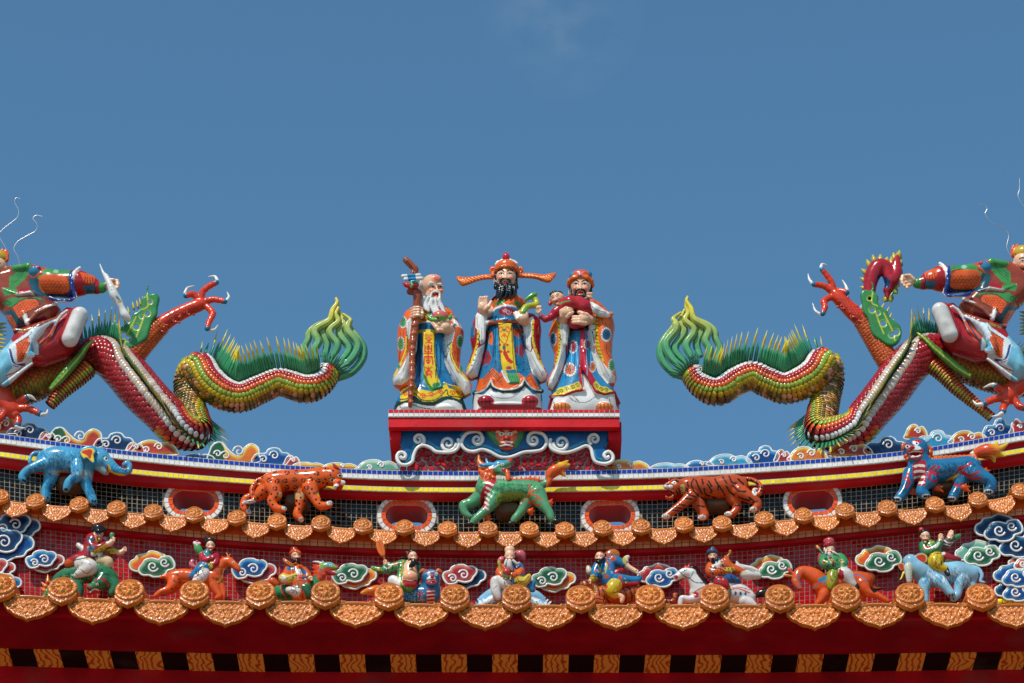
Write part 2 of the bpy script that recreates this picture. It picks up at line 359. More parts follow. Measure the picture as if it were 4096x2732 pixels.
def mosaic(mb, xs, rows, Y, col, gap=.115, lift=1.1, jit=.05, tilt=.02, skip=None, colf=None, Yf=None):
    """real little tiles: columns start at xs, rows are lines y(x)"""
    col = hx(col); q = []; cc = []
    for r in range(len(rows) - 1):
        for k in range(len(xs) - 1):
            x0, x1 = xs[k], xs[k + 1]; w = x1 - x0; x0 += w * gap / 2; x1 -= w * gap / 2; xm = (x0 + x1) / 2
            f = rows[r](np.array([x0, x1])); e = rows[r + 1](np.array([x0, x1])); hgt = e - f; f = f + hgt * gap / 2; e = e - hgt * gap / 2
            if skip is not None and skip(xm, (f[0] + e[1]) / 2): continue
            q.append([(x0, e[0]), (x1, e[1]), (x1, f[1]), (x0, f[0])]); cc.append(col if colf is None else colf(xm, r, col))
    q = np.array(q); n = len(q); Yv = Y if Yf is None else Yf(q[:, :, 0], q[:, :, 1])
    base = P(q[:, :, 0], q[:, :, 1], Yv); ctr = base.mean(1, keepdims=True)
    t = RNG.normal(0, tilt, (n, 1, 2)); dy = -lift / S + (base[:, :, 0] - ctr[:, :, 0]) * t[:, :, 0] + (base[:, :, 2] - ctr[:, :, 2]) * t[:, :, 1]
    top = ctr + (base - ctr) * .93; top[:, :, 1] = base[:, :, 1] + dy
    mid = base.copy(); mid[:, :, 1] = base[:, :, 1] + dy + 1.2 / S
    low_ = base.copy(); low_[:, :, 1] = base[:, :, 1] + 2 / S
    V = np.concatenate([top, mid, low_], 1); o = np.arange(n)[:, None, None] * 12
    F = [(0, 1, 2, 3)] + [(4 + i, 4 + (i + 1) % 4, (i + 1) % 4, i) for i in range(4)] + [(8 + i, 8 + (i + 1) % 4, 4 + (i + 1) % 4, 4 + i) for i in range(4)]
    C = np.array(cc) * (1 + RNG.normal(0, jit, (n, 1))); C = np.repeat(np.clip(C, .004, .9), 12, 0)
    mb.add(V.reshape(-1, 3), (np.array(F)[None] + o).reshape(-1, 4), C); return mb
# ---- ridge: capping courses
band('ridge_cap', PL(blue, -1), PL(blue, 37), -.088, -.078, '#b8b2a8', CEMENT); band('ridge_cap_core', PL(blue, 2), PL(blue, 40), -.0785, .26, C_RED)
COLS = np.arange(-900, 5000, 20.4)
mb = MB(); mosaic(mb, COLS, [blue, PL(blue, 17)], -.088, C_BLUE); mb.build('blue_tile_band', TILEM, roof, False)
mb = MB(); mosaic(mb, COLS + 7, [PL(blue, 19), PL(blue, 36)], -.088, C_WHITE, jit=.03); mb.build('white_tile_band', TILEM, roof, False)
def cove(name, top, bot, Yt, Yb_, col, depth):
    mb = MB(); n = len(XS); rows = []
    for k in range(7):
        t = k / 6; Y = Yt + (Yb_ - Yt) * t + depth * math.sin(math.pi * t); yy = top(XS) * (1 - t) + bot(XS) * t
        p = P(XS, yy, Y); p[:, 0] = P(XS, yy, Yt)[:, 0]; rows.append(p)
    b = rows[-1].copy(); b[:, 1] = .2; a = rows[0].copy(); a[:, 1] = .2; rows = [a] + rows + [b]
    i, j = np.meshgrid(np.arange(len(rows) - 1), np.arange(n - 1), indexing='ij')
    mb.add(np.concatenate(rows), np.stack([i * n + j, (i + 1) * n + j, (i + 1) * n + j + 1, i * n + j + 1], -1).reshape(-1, 4), hx(col))
    return mb.build(name, PAINT, roof)
cove('upper_red_cove', PL(blue, 38), PL(yelt, 0), -.078, -.062, C_RED, .004)
band('yellow_course', PL(yelt, -1), PL(yelt, 18.5), -.068, -.060, '#b8b2a8', CEMENT)
mb = MB(); mosaic(mb, COLS + 3, [yelt, PL(yelt, 18)], -.068, C_YEL, jit=.05); mb.build('yellow_tile_band', TILEM, roof, False)
cove('lower_red_cove', PL(yelt, 17), PL(blkt, 1), -.062, -.045, C_RED, .004)
# ---- ridge wall with four openings
OPN = [(775, 2006, 3.5), (1627, 2063, 1.2), (2440, 2062, -1.5), (3250, 2006, -4.0)]   # centre x, y, tilt in degrees
OW, OH = 84, 41                                                                        # half length, half height of the clear opening
def stad(cx, cy, tl, a, b, n=20):
    """outline of a rounded opening in pixels"""
    r = b; out = []
    for k in range(n): t = -math.pi / 2 + math.pi * k / (n - 1); out.append((a - r * 1.05 + r * 1.05 * math.cos(t), r * math.sin(t)))
    for k in range(n): t = math.pi / 2 + math.pi * k / (n - 1); out.append((-(a - r * 1.05) + r * 1.05 * math.cos(t), r * math.sin(t)))
    c, s_ = math.cos(math.radians(tl)), math.sin(math.radians(tl)); o = np.array(out)
    return np.stack([cx + o[:, 0] * c - o[:, 1] * s_, cy + o[:, 0] * s_ + o[:, 1] * c], 1)
def wall_with_holes(name):
    mb = MB(); segs = [-900.] + [v for c in OPN for v in (c[0] - 135, c[0] + 135)] + [5000.]
    yt, yb = PL(blkt, -16), PL(med, 45); c0 = hx('#958873'); T = .17
    def quadstrip(xa):
        a = P(xa, yt(xa), 0.); b = P(xa, yb(xa), 0.); b[:, 0] = a[:, 0]; n = len(xa); i = np.arange(n - 1)
        for Y, fl in ((0., 0), (T, 1)):
            V = np.concatenate([a, b]).copy(); V[:, 1] = Y; f = np.stack([i, n + i, n + i + 1, i + 1], 1); mb.add(V, f[:, ::-1] if fl else f, c0)
    for k in range(0, len(segs) - 1, 2): quadstrip(np.linspace(segs[k], segs[k + 1], 30))
    for (cx, cy, tl) in OPN:
        inn = stad(cx, cy, tl, OW, OH); n = len(inn); x0, x1 = cx - 135., cx + 135.; out = []
        for p in inn:                                            # push each rim point out to the panel's edge
            d = p - (cx, cy); ts = [((x1 if d[0] > 0 else x0) - cx) / d[0]] if abs(d[0]) > 1e-6 else []
            ln = yb if d[1] > 0 else yt; q = 1.
            for _ in range(30):
                if abs(d[1]) < 1e-6: break
                q = (ln(cx + min(q, *(ts or [99])) * d[0]) - cy) / d[1]
            t = min([q] + ts) if abs(d[1]) > 1e-6 else ts[0]; out.append((cx + t * d[0], cy + t * d[1]))
        o = np.array(out)
        for (ex, ey) in ((x0, yt(x0)), (x0, yb(x0)), (x1, yt(x1)), (x1, yb(x1))): o[np.argmin(np.hypot(o[:, 0] - ex, o[:, 1] - ey))] = (ex, ey)
        A, B = P(inn[:, 0], inn[:, 1], 0.), P(o[:, 0], o[:, 1], 0.); i = np.arange(n); j = (i + 1) % n
        for Y, fl in ((0., 0), (T, 1)):
            V = np.concatenate([A, B]).copy(); V[:, 1] = Y; f = np.stack([i, n + i, n + j, j], 1); mb.add(V, f if fl else f[:, ::-1], c0)
    return mb.build(name, CEMENT, roof, False)
wall_with_holes('ridge_wall')
def in_open(x, y, gw=34):
    for (cx, cy, tl) in OPN:
        c, s_ = math.cos(math.radians(tl)), math.sin(math.radians(tl)); dx, dy = x - cx, y - cy; u, v = dx * c + dy * s_, dy * c - dx * s_
        a = OW + gw; b = OH + gw; ux = max(abs(u) - (a - b), 0)
        if math.hypot(ux, v) < b: return True
    return False
mb = MB(); mosaic(mb, COLS, [PL(blkt, 1 + 17.3 * k) for k in range(11)], -.0004, '#07090d', jit=.3, lift=.8, tilt=.035, skip=lambda x, y: in_open(x, y) or y > med(x) + 45)
mb.build('black_mosaic', mat('black_tile', .1, 0, .06, 60, .1, 14, 0, .22), roof, False)
for (cx, cy, tl) in OPN:                                            # each opening: red tunnel, orange and white tile rings
    inn = stad(cx, cy, tl, OW, OH); A = P(inn[:, 0], inn[:, 1], -.004); B = A.copy(); B[:, 1] = .174; n = len(A); i = np.arange(n); j = (i + 1) % n
    fr = MB().add(np.concatenate([A, B]), np.stack([i, j, n + j, n + i], 1), hx(C_RED)).build('oval_window', PAINT, roof)
    for nm, o0, o1, col, off in (('orange_tile_ring', 1, 17, C_ORG, 0), ('white_tile_ring', 17.5, 34, C_WHITE, .5)):
        pi = cm(stad(cx, cy, tl, OW + o0, OH + o0), 4, True); po = cm(stad(cx, cy, tl, OW + o1, OH + o1), 4, True)
        seg = np.hypot(*(np.roll((pi + po) / 2, -1, 0) - (pi + po) / 2).T); cum = np.concatenate([[0], np.cumsum(seg)]); N = int(cum[-1] / 20.4); m_ = MB()
        for k in range(N):
            tt = (np.array([k + off + .06, k + off + .94]) / N * cum[-1]) % cum[-1]; ii = np.interp(tt, cum, np.arange(len(cum)))
            g2 = lambda p, u: np.stack([np.interp(u, np.arange(len(p) + 1), np.append(p[:, e], p[0, e])) for e in (0, 1)], 1)
            a, b = g2(pi, ii), g2(po, ii); lim = blkt(b[:, 0]) + 1
            if (b[:, 1] < lim).any():
                if (a[:, 1] < lim + 3).any(): continue
                b[:, 1] = np.maximum(b[:, 1], lim)
            q = np.concatenate([a, b[::-1]]); V0 = P(q[:, 0], q[:, 1], -.003); V1 = V0.mean(0) + (V0 - V0.mean(0)) * .95; V1[:, 1] = -.009 + RNG.normal(0, .0006)
            m_.add(np.concatenate([V1, V0]), [(0, 1, 2, 3), (0, 4, 5, 1), (1, 5, 6, 2), (2, 6, 7, 3), (3, 7, 4, 0)], hx(col) * (1 + RNG.normal(0, .05)))
        m_.build(nm, TILEM, fr, False)
    bk = MB(); pi, po = stad(cx, cy, tl, OW, OH), stad(cx, cy, tl, OW + 36, OH + 36); po[:, 1] = np.maximum(po[:, 1], blkt(po[:, 0]) + 1)
    V = np.concatenate([P(pi[:, 0], pi[:, 1], -.0042), P(po[:, 0], po[:, 1], -.0042)]); n = len(pi); i = np.arange(n); j = (i + 1) % n
    bk.add(V, np.stack([n + i, n + j, j, i], 1), hx('#b5ada0')); bk.build('grout_ring', CEMENT, fr, False)
# ---- end tiles
def height_plate(outline, hf, nx, ny, thick, tilt, sx, col, side=None):
    """a pressed tile: outline in face units, height function, tilted so that its face looks upwards"""
    o = np.array(outline, float); lo, hi = o.min(0), o.max(0); us = np.linspace(lo[0], hi[0], nx); vs = np.linspace(lo[1], hi[1], ny)
    U, V = np.meshgrid(us, vs, indexing='ij'); d = poly2(U, V, o); ins = d < .02
    cell = ins[:-1, :-1] & ins[1:, :-1] & ins[:-1, 1:] & ins[1:, 1:]; use = np.zeros_like(ins)
    for a in (0, 1):
        for b in (0, 1): use[a:nx - 1 + a, b:ny - 1 + b] |= cell
    idx = np.full(ins.shape, -1); idx[use] = np.arange(use.sum())
    # snap border vertices onto the outline
    u, v = U[use].copy(), V[use].copy(); dd = d[use]; near = dd > -(hi[0] - lo[0]) / nx * 1.0
    seg_a = o; seg_b = np.roll(o, -1, 0)
    for t in np.where(near)[0]:
        ab = seg_b - seg_a; w = np.clip(((u[t] - seg_a[:, 0]) * ab[:, 0] + (v[t] - seg_a[:, 1]) * ab[:, 1]) / ((ab ** 2).sum(1) + 1e-12), 0, 1)
        q = seg_a + w[:, None] * ab; b = np.argmin(np.hypot(q[:, 0] - u[t], q[:, 1] - v[t])); u[t], v[t] = q[b]
    hgt = hf(u, v, -poly2(u, v, o)); I = np.argwhere(cell); f = np.stack([idx[I[:, 0], I[:, 1]], idx[I[:, 0] + 1, I[:, 1]], idx[I[:, 0] + 1, I[:, 1] + 1], idx[I[:, 0], I[:, 1] + 1]], 1)
    def place(u, v, h):                                              # local axes: x right, face normal tilted up from -y
        c, s_ = math.cos(tilt), math.sin(tilt); return np.stack([u * sx, -h * sx * c + v * sx * s_, v * sx * c + h * sx * s_], 1)
    tt = np.clip((hgt - np.percentile(hgt, 8)) / (np.percentile(hgt, 90) - np.percentile(hgt, 8)), 0, 1)[:, None]   # glaze colour set darker in the hollows, paler on the relief
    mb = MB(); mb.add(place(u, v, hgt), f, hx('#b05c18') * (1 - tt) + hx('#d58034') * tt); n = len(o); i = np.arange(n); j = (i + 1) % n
    oo = cm(o, 1, True); h0 = hf(oo[:, 0], oo[:, 1], np.zeros(n)); 
    mb.add(np.concatenate([place(o[:, 0], o[:, 1], h0), place(o[:, 0], o[:, 1], h0 * 0 - thick)]), np.stack([i, j, n + j, n + i], 1)[:, ::-1], hx(col))
    mb.add(np.concatenate([place(o[:, 0], o[:, 1], h0 * 0 - thick), place(np.array([0.]), np.array([o[:, 1].mean()]), np.array([-thick]))]), [(k, (k + 1) % n, n) for k in range(n)], hx(col))
    return mb
G = lambda u, v, a, b, r, q=None: np.exp(-(((u - a) / r) ** 2 + ((v - b) / (q or r)) ** 2))
def round_h(u, v, e):
    r = np.hypot(u, v); disc = np.clip((1.0 - r) / .05, 0, 1); rim = np.clip((r - .70) / .06, 0, 1)
    h = .16 * disc; ins = (1 - rim) * disc; au = np.abs(u)
    lion = -.10 + .26 * np.clip(1 - (r / .72) ** 2, 0, 1) + .15 * G(au, v, .24, .30, .13, .10) + .17 * G(u, v, 0, .12, .13, .12) + .12 * G(au, v, .42, .05, .13) + .12 * G(au, v, .25, .50, .12, .07) + .10 * G(u, v, 0, .52, .1, .08)
    lion -= .20 * G(au, v, .33, .20, .1, .05) + .26 * (np.abs(v + .13) < .055) * (au < .42) - .12 * (np.abs(v + .13) < .05) * (np.sin(u * 46) > .1) * (au < .3)
    lion += .10 * (np.clip(.16 * (1 + (v + .2) * 1.3), 0, 1) > au) * (v < -.2) * (v > -.72) + .05 * np.sin(np.arctan2(v, u) * 22) * (r > .5) * (r < .72) + .04 * np.sin(u * 19) * np.cos(v * 17)
    h = h + lion * ins * 1.1
    an = np.arctan2(v, u); h += .05 * disc * rim * (np.cos(an * 12) > .86) * (np.abs(r - .85) < .07)
    lob = 1 - disc; h += lob * (.03 * np.clip(1 - np.abs(e - .08) / .06, 0, 1) + .05 * (np.sin(u * 22 + 1) * np.sin(v * 24) > .2) * (e > .16) + .03 * (np.abs(r - 1.12) < .03))
    return h
def round_outline():
    o = [(math.cos(t), math.sin(t)) for t in np.linspace(math.radians(-22), math.radians(202), 26)]
    low_ = [(-1.0, -.52), (-.93, -.72), (-.8, -.82), (-.74, -.95), (-.57, -1.1), (-.44, -1.13), (-.32, -1.24), (-.14, -1.33), (0, -1.42)]
    return o + low_ + [(-a, b) for a, b in low_[-2::-1]]
def drip_outline(k):
    L = [(-.86, .06), (-.93, -.14), (-1.0, -.30), (-.97, -.42), (-.90, -.50), (-.80, -.63), (-.68, -.70), (-.62, -.72), (-.55, -.80), (-.42, -.88), (-.25, -.92), (-.1, -.98), (0, -1.06)]
    top = [(x, .06 * x * x * 1.3 - .02) for x in np.linspace(.86, -.86, 9)]
    return [(a, b * k) for a, b in L] + [(-a, b * k) for a, b in L[-2:0:-1]] + [(a, b) for a, b in top[:-1]]
def drip_h(k):
    def f(u, v, e):
        au, w = np.abs(u), v / k; h = .07 * np.clip(1 - np.abs(e - .03) / .05, 0, 1) + .05 * (w > -.10) * (w < -.02) - .02 * (np.abs(w + .055) < .012)
        ins = np.clip((e - .09) / .03, 0, 1) * (w < -.12); r = np.random.default_rng(3)
        q = .06 * G(au, w, 0, -.32, .07) + .06 * G(au, w, .12, -.72, .09, .12) + .07 * G(au, w, .42, -.3, .08, .05) + .06 * G(au, w, .30, -.55, .10, .06) + .06 * G(au, w, .62, -.42, .07, .09) + .05 * G(au, w, .72, -.25, .06)
        for _ in range(26): q = q + .055 * G(au, w, r.uniform(0, .85), r.uniform(-.9, -.15), r.uniform(.025, .05))
        for _ in range(9): q = q - .05 * G(au, w, r.uniform(.05, .8), r.uniform(-.85, -.2), r.uniform(.03, .07), r.uniform(.015, .03))
        q = q + .03 * np.sin(au * 30 + 9 * w) * np.sin(w * 26 - 6 * au); return h * 1.1 + q * ins * .9
    return f
AMB = '#c76f1f'
def tile_row(xs, line, Y, half, dhalf, dk, tR, tD, dofs, ddy, nR, nD):
    ro = round_outline(); r0 = height_plate(ro, round_h, nR[0], nR[1], .35, tR, half / S, AMB); do = drip_outline(dk)
    d0 = height_plate(do, drip_h(dk), nD[0], nD[1], .13, tD, dhalf / S, AMB); rm = dm = bm = None
    for k, x in enumerate(xs):
        p = P(x, float(line(x)) - (5 if half < 45 else 8), Y)
        if rm is None:
            o = r0.build('round_end_tile', AMBER, roof); rm = o.data
            tb = MB(); tube(tb, [(0, .015, 0), (0, .25, .05)], half / S * .9, hx(AMB), 20); bm = tb.build('tile_barrel', AMBER, o); bm.matrix_parent_inverse.identity()
        else:
            o = bpy.data.objects.new('round_end_tile', rm); COL.objects.link(o); o.parent = roof
            b = bm.copy(); COL.objects.link(b); b.parent = o
        o.matrix_parent_inverse.identity(); o.location = Vector(p) - roof.location; o.rotation_euler = (random.uniform(-.03, .03), random.uniform(-.03, .03), random.uniform(-.05, .05))
        if k + 1 < len(xs):
            xm = (x + xs[k + 1]) / 2; q = P(xm, float(line(xm)) + ddy, Y + dofs); sl = math.atan2(-(float(line(xm + 60)) - float(line(xm - 60))) / .87, 120)
            if dm is None: o = d0.build('drip_tile', AMBER, roof); dm = o.data
            else: o = bpy.data.objects.new('drip_tile', dm); COL.objects.link(o); o.parent = roof
            o.matrix_parent_inverse.identity(); o.location = Vector(q) - roof.location; o.rotation_euler = (random.uniform(-.03, .03), -sl + random.uniform(-.012, .012), random.uniform(-.03, .03))
UX = [-494, -330, -166, -3, 142, 317, 466, 613, 777, 947, 1108, 1284, 1452, 1617, 1790, 1952, 2117, 2259, 2410, 2564, 2735, 2888, 3057, 3214, 3380, 3548, 3740, 3911, 4082, 4250, 4415, 4580]
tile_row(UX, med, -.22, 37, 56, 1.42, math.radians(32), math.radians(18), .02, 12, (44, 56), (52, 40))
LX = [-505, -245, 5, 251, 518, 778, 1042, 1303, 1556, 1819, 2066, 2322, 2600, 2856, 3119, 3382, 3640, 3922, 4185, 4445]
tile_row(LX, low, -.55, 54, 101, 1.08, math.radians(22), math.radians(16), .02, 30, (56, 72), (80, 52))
# ---- behind the upper row: roof bed, fascia, peach tiles, red mosaic wall
def bed(name, line, Yf, Yb, dy, rise):
    mb = MB(); a = P(XS, line(XS) + dy, Yf); b = a.copy(); b[:, 1] = Yb; b[:, 2] += rise; n = len(XS); i = np.arange(n - 1); c, d = a.copy(), b.copy(); c[:, 2] -= .012; d[:, 2] -= .012
    q = lambda p, r: np.stack([p * n + i, r * n + i, r * n + i + 1, p * n + i + 1], 1)
    mb.add(np.concatenate([a, b, d, c]), np.concatenate([q(1, 0), q(0, 3), q(3, 2)]), hx('#a85a18')); return mb.build(name, AMBER, roof, False)
bed('upper_roof_bed', med, -.19, .0, 26, .05); bed('lower_roof_bed', low, -.51, -.1, 40, .1)
band('orange_fascia', PL(med, 22), PL(peab, -29), -.165, 0.1, '#c4551a')
band('peach_band', PL(peab, -31), peab, -.155, .1, '#7a4a20', CEMENT)
pc = np.arange(-900, 5000, 31.0)
mb = MB(); mosaic(mb, pc, [PL(peab, -30), PL(peab, -15), PL(peab, 0)], -.155, '#e0946a', gap=.09, jit=.05, lift=1.0); mb.build('peach_tile_band', TILEM, roof, False)
band('red_moulding', PL(peab, .5), PL(peab, 17), -.148, .1, C_RED)
rw = curve([-900, 0, 1000, 2048, 3000, 4096, 5000], [2440, 2440, 2470, 2480, 2475, 2450, 2445])
band('red_wall', PL(peab, 14), rw, -.1146, .1, '#93816e', CEMENT)
rc = np.arange(-900, 5000, 20.8)
mb = MB(); mosaic(mb, rc, [PL(peab, 17 + 16.6 * k) for k in range(22)], -.115, '#a80d1a', jit=.14, lift=.8, gap=.115, tilt=.03, skip=lambda x, y: y > 2450)
mb.build('red_mosaic', TILEM, roof, False)
# ---- under the lower row: fascia, soffit with painted rafters, beam
fb = curve([0, 1000, 2000, 3000, 4096], [2452, 2474, 2476, 2478, 2465])
band('red_fascia', PL(low, 45), fb, -.485, -.45, C_RED)
ZS = P(XS, fb(XS) - 1, -.484)
sof = MB(); n = len(XS); i = np.arange(n - 1); a = ZS.copy(); b = ZS.copy(); b[:, 1] = .65; e = b.copy(); e[:, 2] += .05; dd = a.copy(); dd[:, 2] += .05
sof.add(np.concatenate([a, b, e, dd]), np.concatenate([np.stack([p * n + i, r * n + i, r * n + i + 1, p * n + i + 1], 1) for p, r in ((0, 1), (1, 2), (2, 3))]), hx('#960d18')); sof.build('soffit_board', PAINT, roof, False)
zx = curve(ZS[:, 0], ZS[:, 2])
def ydep(yy):                                                        # depth at which the flat soffit shows at a picture height
    lo, hi = -.6, 1.2; z = float(zx(0.))
    for _ in range(50):
        m_ = (lo + hi) / 2
        if P(2048, yy, m_)[2] > z: hi = m_
        else: lo = m_
    return m_
Y1, Y2 = ydep(2618), ydep(2683)
WOOD = mat('painted_wood', .45, 0, .1, 30, .05, 5); wn = WOOD.node_tree; wb = wn.nodes['Principled BSDF']
wt = wn.nodes.new('ShaderNodeTexWave'); wt.wave_type = 'BANDS'; wt.inputs['Scale'].default_value = 11; wt.inputs['Distortion'].default_value = 13; wt.inputs['Detail'].default_value = 2.0; wt.inputs['Detail Scale'].default_value = .9
wc = wn.nodes.new('ShaderNodeTexCoord'); wmp = wn.nodes.new('ShaderNodeMapping'); wmp.inputs['Scale'].default_value = (1, .8, 1); wn.links.new(wc.outputs['Object'], wmp.inputs['Vector']); wo = wn.nodes.new('ShaderNodeObjectInfo'); wv = wn.nodes.new('ShaderNodeVectorMath'); wv.operation = 'MULTIPLY_ADD'; wv.inputs[1].default_value = (7, 9, 3); wn.links.new(wo.outputs['Random'], wv.inputs[0]); wn.links.new(wmp.outputs['Vector'], wv.inputs[2]); wn.links.new(wv.outputs['Vector'], wt.inputs['Vector'])
wr = wn.nodes.new('ShaderNodeValToRGB'); wr.color_ramp.elements[0].color = (*hx('#c24a16'), 1); wr.color_ramp.elements[1].color = (*hx('#ffa23a'), 1); wr.color_ramp.elements[0].position = .08; wr.color_ramp.elements[1].position = .42
wn.links.new(wt.outputs['Fac'], wr.inputs['Fac']); wn.links.new(wr.outputs['Color'], wb.inputs['Base Color'])
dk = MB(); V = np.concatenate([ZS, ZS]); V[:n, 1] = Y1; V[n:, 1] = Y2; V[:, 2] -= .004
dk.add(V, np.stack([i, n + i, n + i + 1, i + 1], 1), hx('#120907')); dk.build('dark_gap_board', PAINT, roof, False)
k0 = 0
for k in range(-13, 14):
    xc = 2224 + 204 * k; q = MB(); X0, X1 = [float(P(xc + t, 2618, Y1)[0]) for t in (-51, 51)]
    sg = []
    for X in (X0, X1): z = float(zx(X)) - .008; sg.append(z)
    hexa(q, [(X0, Y1, sg[0]), (X1, Y1, sg[1]), (X1, Y2, sg[1]), (X0, Y2, sg[0]), (X0, Y1, sg[0] + .02), (X1, Y1, sg[1] + .02), (X1, Y2, sg[1] + .02), (X0, Y2, sg[0] + .02)], hx('#d27a22'))
    q.build('rafter_end', WOOD, roof, False)
bt = curve(XS[::20], [float(v) for v in unP(np.stack([ZS[::20, 0], ZS[::20, 0] * 0 + Y2, ZS[::20, 2] - .006], 1))[1]])
band('red_beam', bt, PL(bt, 330), Y2, Y2 + .4, C_RED)
wl = MB(); box(wl, (-9, Y2 + .1, 0.002), (9, Y2 + .9, float(ZS[:, 2].min()) - .35), hx('#8f2018')); wl.build('temple_wall', PAINT, roof, False)
# ================================================================ pedestal and the three robed statues
SKIN = '#e8b592'; WHT = '#dedad5'
def face(s, x, y, e, d, yaw=0., brow='#15110f', mouth='#c4262a', roll=0., skin=SKIN, cheek='#d8432c', open_=.10, geo=True):
    """modelled nose, cheeks and chin, painted eyes, brows and lips; e is the distance between the eyes"""
    c, n = math.cos(math.radians(roll)), math.sin(math.radians(roll))
    q = lambda u, v: (x + e * (u * c - v * n), y + e * (u * n + v * c))
    if geo:
        s.cone((*q(yaw * .1, -.05), d), (*q(yaw * .3, .50), d + .26 * e), .10 * e, .17 * e, skin, e * .2)
        for u in (-1, 1):
            s.ell((*q(u * .17 + yaw * .28, .55), d + .12 * e), .13 * e, skin, e * .12)
            s.ell((*q(u * .58 + yaw * .12, .55), d - .10 * e), .33 * e, skin, e * .3)
        s.ell((*q(yaw * .2, 1.38), d - .05 * e), .34 * e, skin, e * .3)
    for u in (-1, 1):
        w = 1 + u * yaw * .25; w = max(.55, 2 - w) if False else max(.55, 1 - u * yaw * .3)
        a = q(u * .5 + yaw * .1, 0); s.blush(*q(u * .62 + yaw * .12, .5), .5 * e, cheek, .8)
        s.dot(*a, .23 * e * w, '#efe6dc', .11 * e); s.dot(a[0] + yaw * .03 * e, a[1], .10 * e, '#1a1210', .105 * e)
        s.line([q(u * .5 + yaw * .1 - .27 * w, .02), q(u * .5 + yaw * .1, -.11), q(u * .5 + yaw * .1 + .27 * w, .03)], .09 * e, '#1a1210')
        s.line([q(u * .22 + yaw * .1, -.30), q(u * .5 + yaw * .1, -.44), q(u * .9 * (1 if w > .9 else w) + yaw * .1, -.30)], .15 * e, brow)
    s.dot(*q(yaw * .28, 1.0), .27 * e, mouth, open_ * e * 1.4); s.line([q(yaw * .28 - .28, .98), q(yaw * .28, 1.0), q(yaw * .28 + .28, .98)], .05 * e, '#7a1512')
def medal(s, x, y, r, c, ry=None, pearl=WHT, ink='#123f2a'):
    ry = ry or r; s.dot(x, y, r, '#7d786f', ry)
    for k in range(int(16)):
        t = k * math.pi / 8; s.dot(x + r * .86 * math.cos(t), y + ry * .86 * math.sin(t), r * .155, pearl)
    s.dot(x, y, r * .70, c, ry * .70)
    for k in range(8):
        t = k * math.pi / 4; s.line([(x + .12 * r * math.cos(t), y + .12 * ry * math.sin(t)), (x + .55 * r * math.cos(t), y + .55 * ry * math.sin(t))], r * .09, ink, 0)
def curl(x, y, r, a0, turns=1.4, flip=1, n=14):
    t = np.linspace(0, 1, n); a = math.radians(a0) + flip * turns * 2 * math.pi * t; rr = r * (1 - .85 * t)
    return np.stack([x + rr * np.cos(a), y + rr * np.sin(a)], 1)
def hand(s, wrist, knuck, tips, thumb, r=6, c=SKIN):
    """palm with four fingers of their own length and a thumb from the side; each chain is a list of x, y, d"""
    s.cone(wrist, knuck, r * 1.7, r * 2.1, c, r)
    for t in tips: s.path(t, np.linspace(r, r * .78, len(t)), c, r * .35)
    s.path(thumb, np.linspace(r * 1.15, r * .85, len(thumb)), c, r * .5)
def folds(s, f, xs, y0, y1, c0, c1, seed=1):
    """gown folds put into the colour: dark crease lines and pale highlight streaks"""
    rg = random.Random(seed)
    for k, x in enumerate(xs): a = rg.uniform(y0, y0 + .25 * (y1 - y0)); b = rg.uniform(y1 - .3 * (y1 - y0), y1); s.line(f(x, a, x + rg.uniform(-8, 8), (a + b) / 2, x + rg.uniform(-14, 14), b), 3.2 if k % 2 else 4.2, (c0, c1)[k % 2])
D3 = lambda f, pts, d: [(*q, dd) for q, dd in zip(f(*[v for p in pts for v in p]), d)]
YG = -.06                                                            # depth at which the statues stand
# ---- pedestal
ped = thing('statue_pedestal', 'red pedestal with tiled edge, blue wave brackets and a beast face, under the three statues', 'pedestal', P(2020, 1880, 0))
zp = lambda y, Y: float(P(2048, y, Y)[2])
PX = lambda x, Y, y=1680: float(P(x, y, Y)[0])
zt, zb = zp(1638, -.20), zp(1667, -.20)
q = MB(); box(q, (PX(1552, -.20), -.195, zb), (PX(2480, -.20), .14, zt), hx('#b8b2a8')); q.build('slab', CEMENT, ped, False)
q = MB(); pc_ = np.linspace(1553, 2479, 46); K = lambda v: (lambda x: np.asarray(x, float) * 0 + v)
mosaic(q, pc_, [K(1638), K(1651)], -.1965, '#cf2433', jit=.08); q.build('red_tile_edge', TILEM, ped, False)
q = MB(); mosaic(q, pc_ + 0, [K(1652), K(1667)], -.1965, C_WHITE, jit=.03); q.build('white_tile_edge', TILEM, ped, False)
q = MB(); box(q, (PX(1553, -.19), -.1895, zp(1667, -.19)), (PX(2479, -.19), .12, zb - .0005), hx('#c4131f')); 
ze = zp(1806, -.02)
zc_ = zp(1667, -.19) - .001; box(q, (PX(1554, -.19), -.189, zp(1708, -.189)), (PX(2478, -.19), -.15, zc_), hx('#c4131f'))
for x0, x1 in ((1563, 1606), (2432, 2484)): box(q, (PX(x0, -.1), -.14, ze), (PX(x1, -.1), .1, zc_), hx('#c4131f'))
q.build('corbel', PAINT, ped, False)
q = MB(); box(q, (PX(1640, .0), -.078, zp(1900, -.078)), (PX(2400, .0), .2, zc_), hx('#a39b90')); q.build('base_wall', CEMENT, ped, False)
pb = MB(); rr = random.Random(4); zpb = Z(1500, 1600, 2.239)
yy = 1795; row = 0
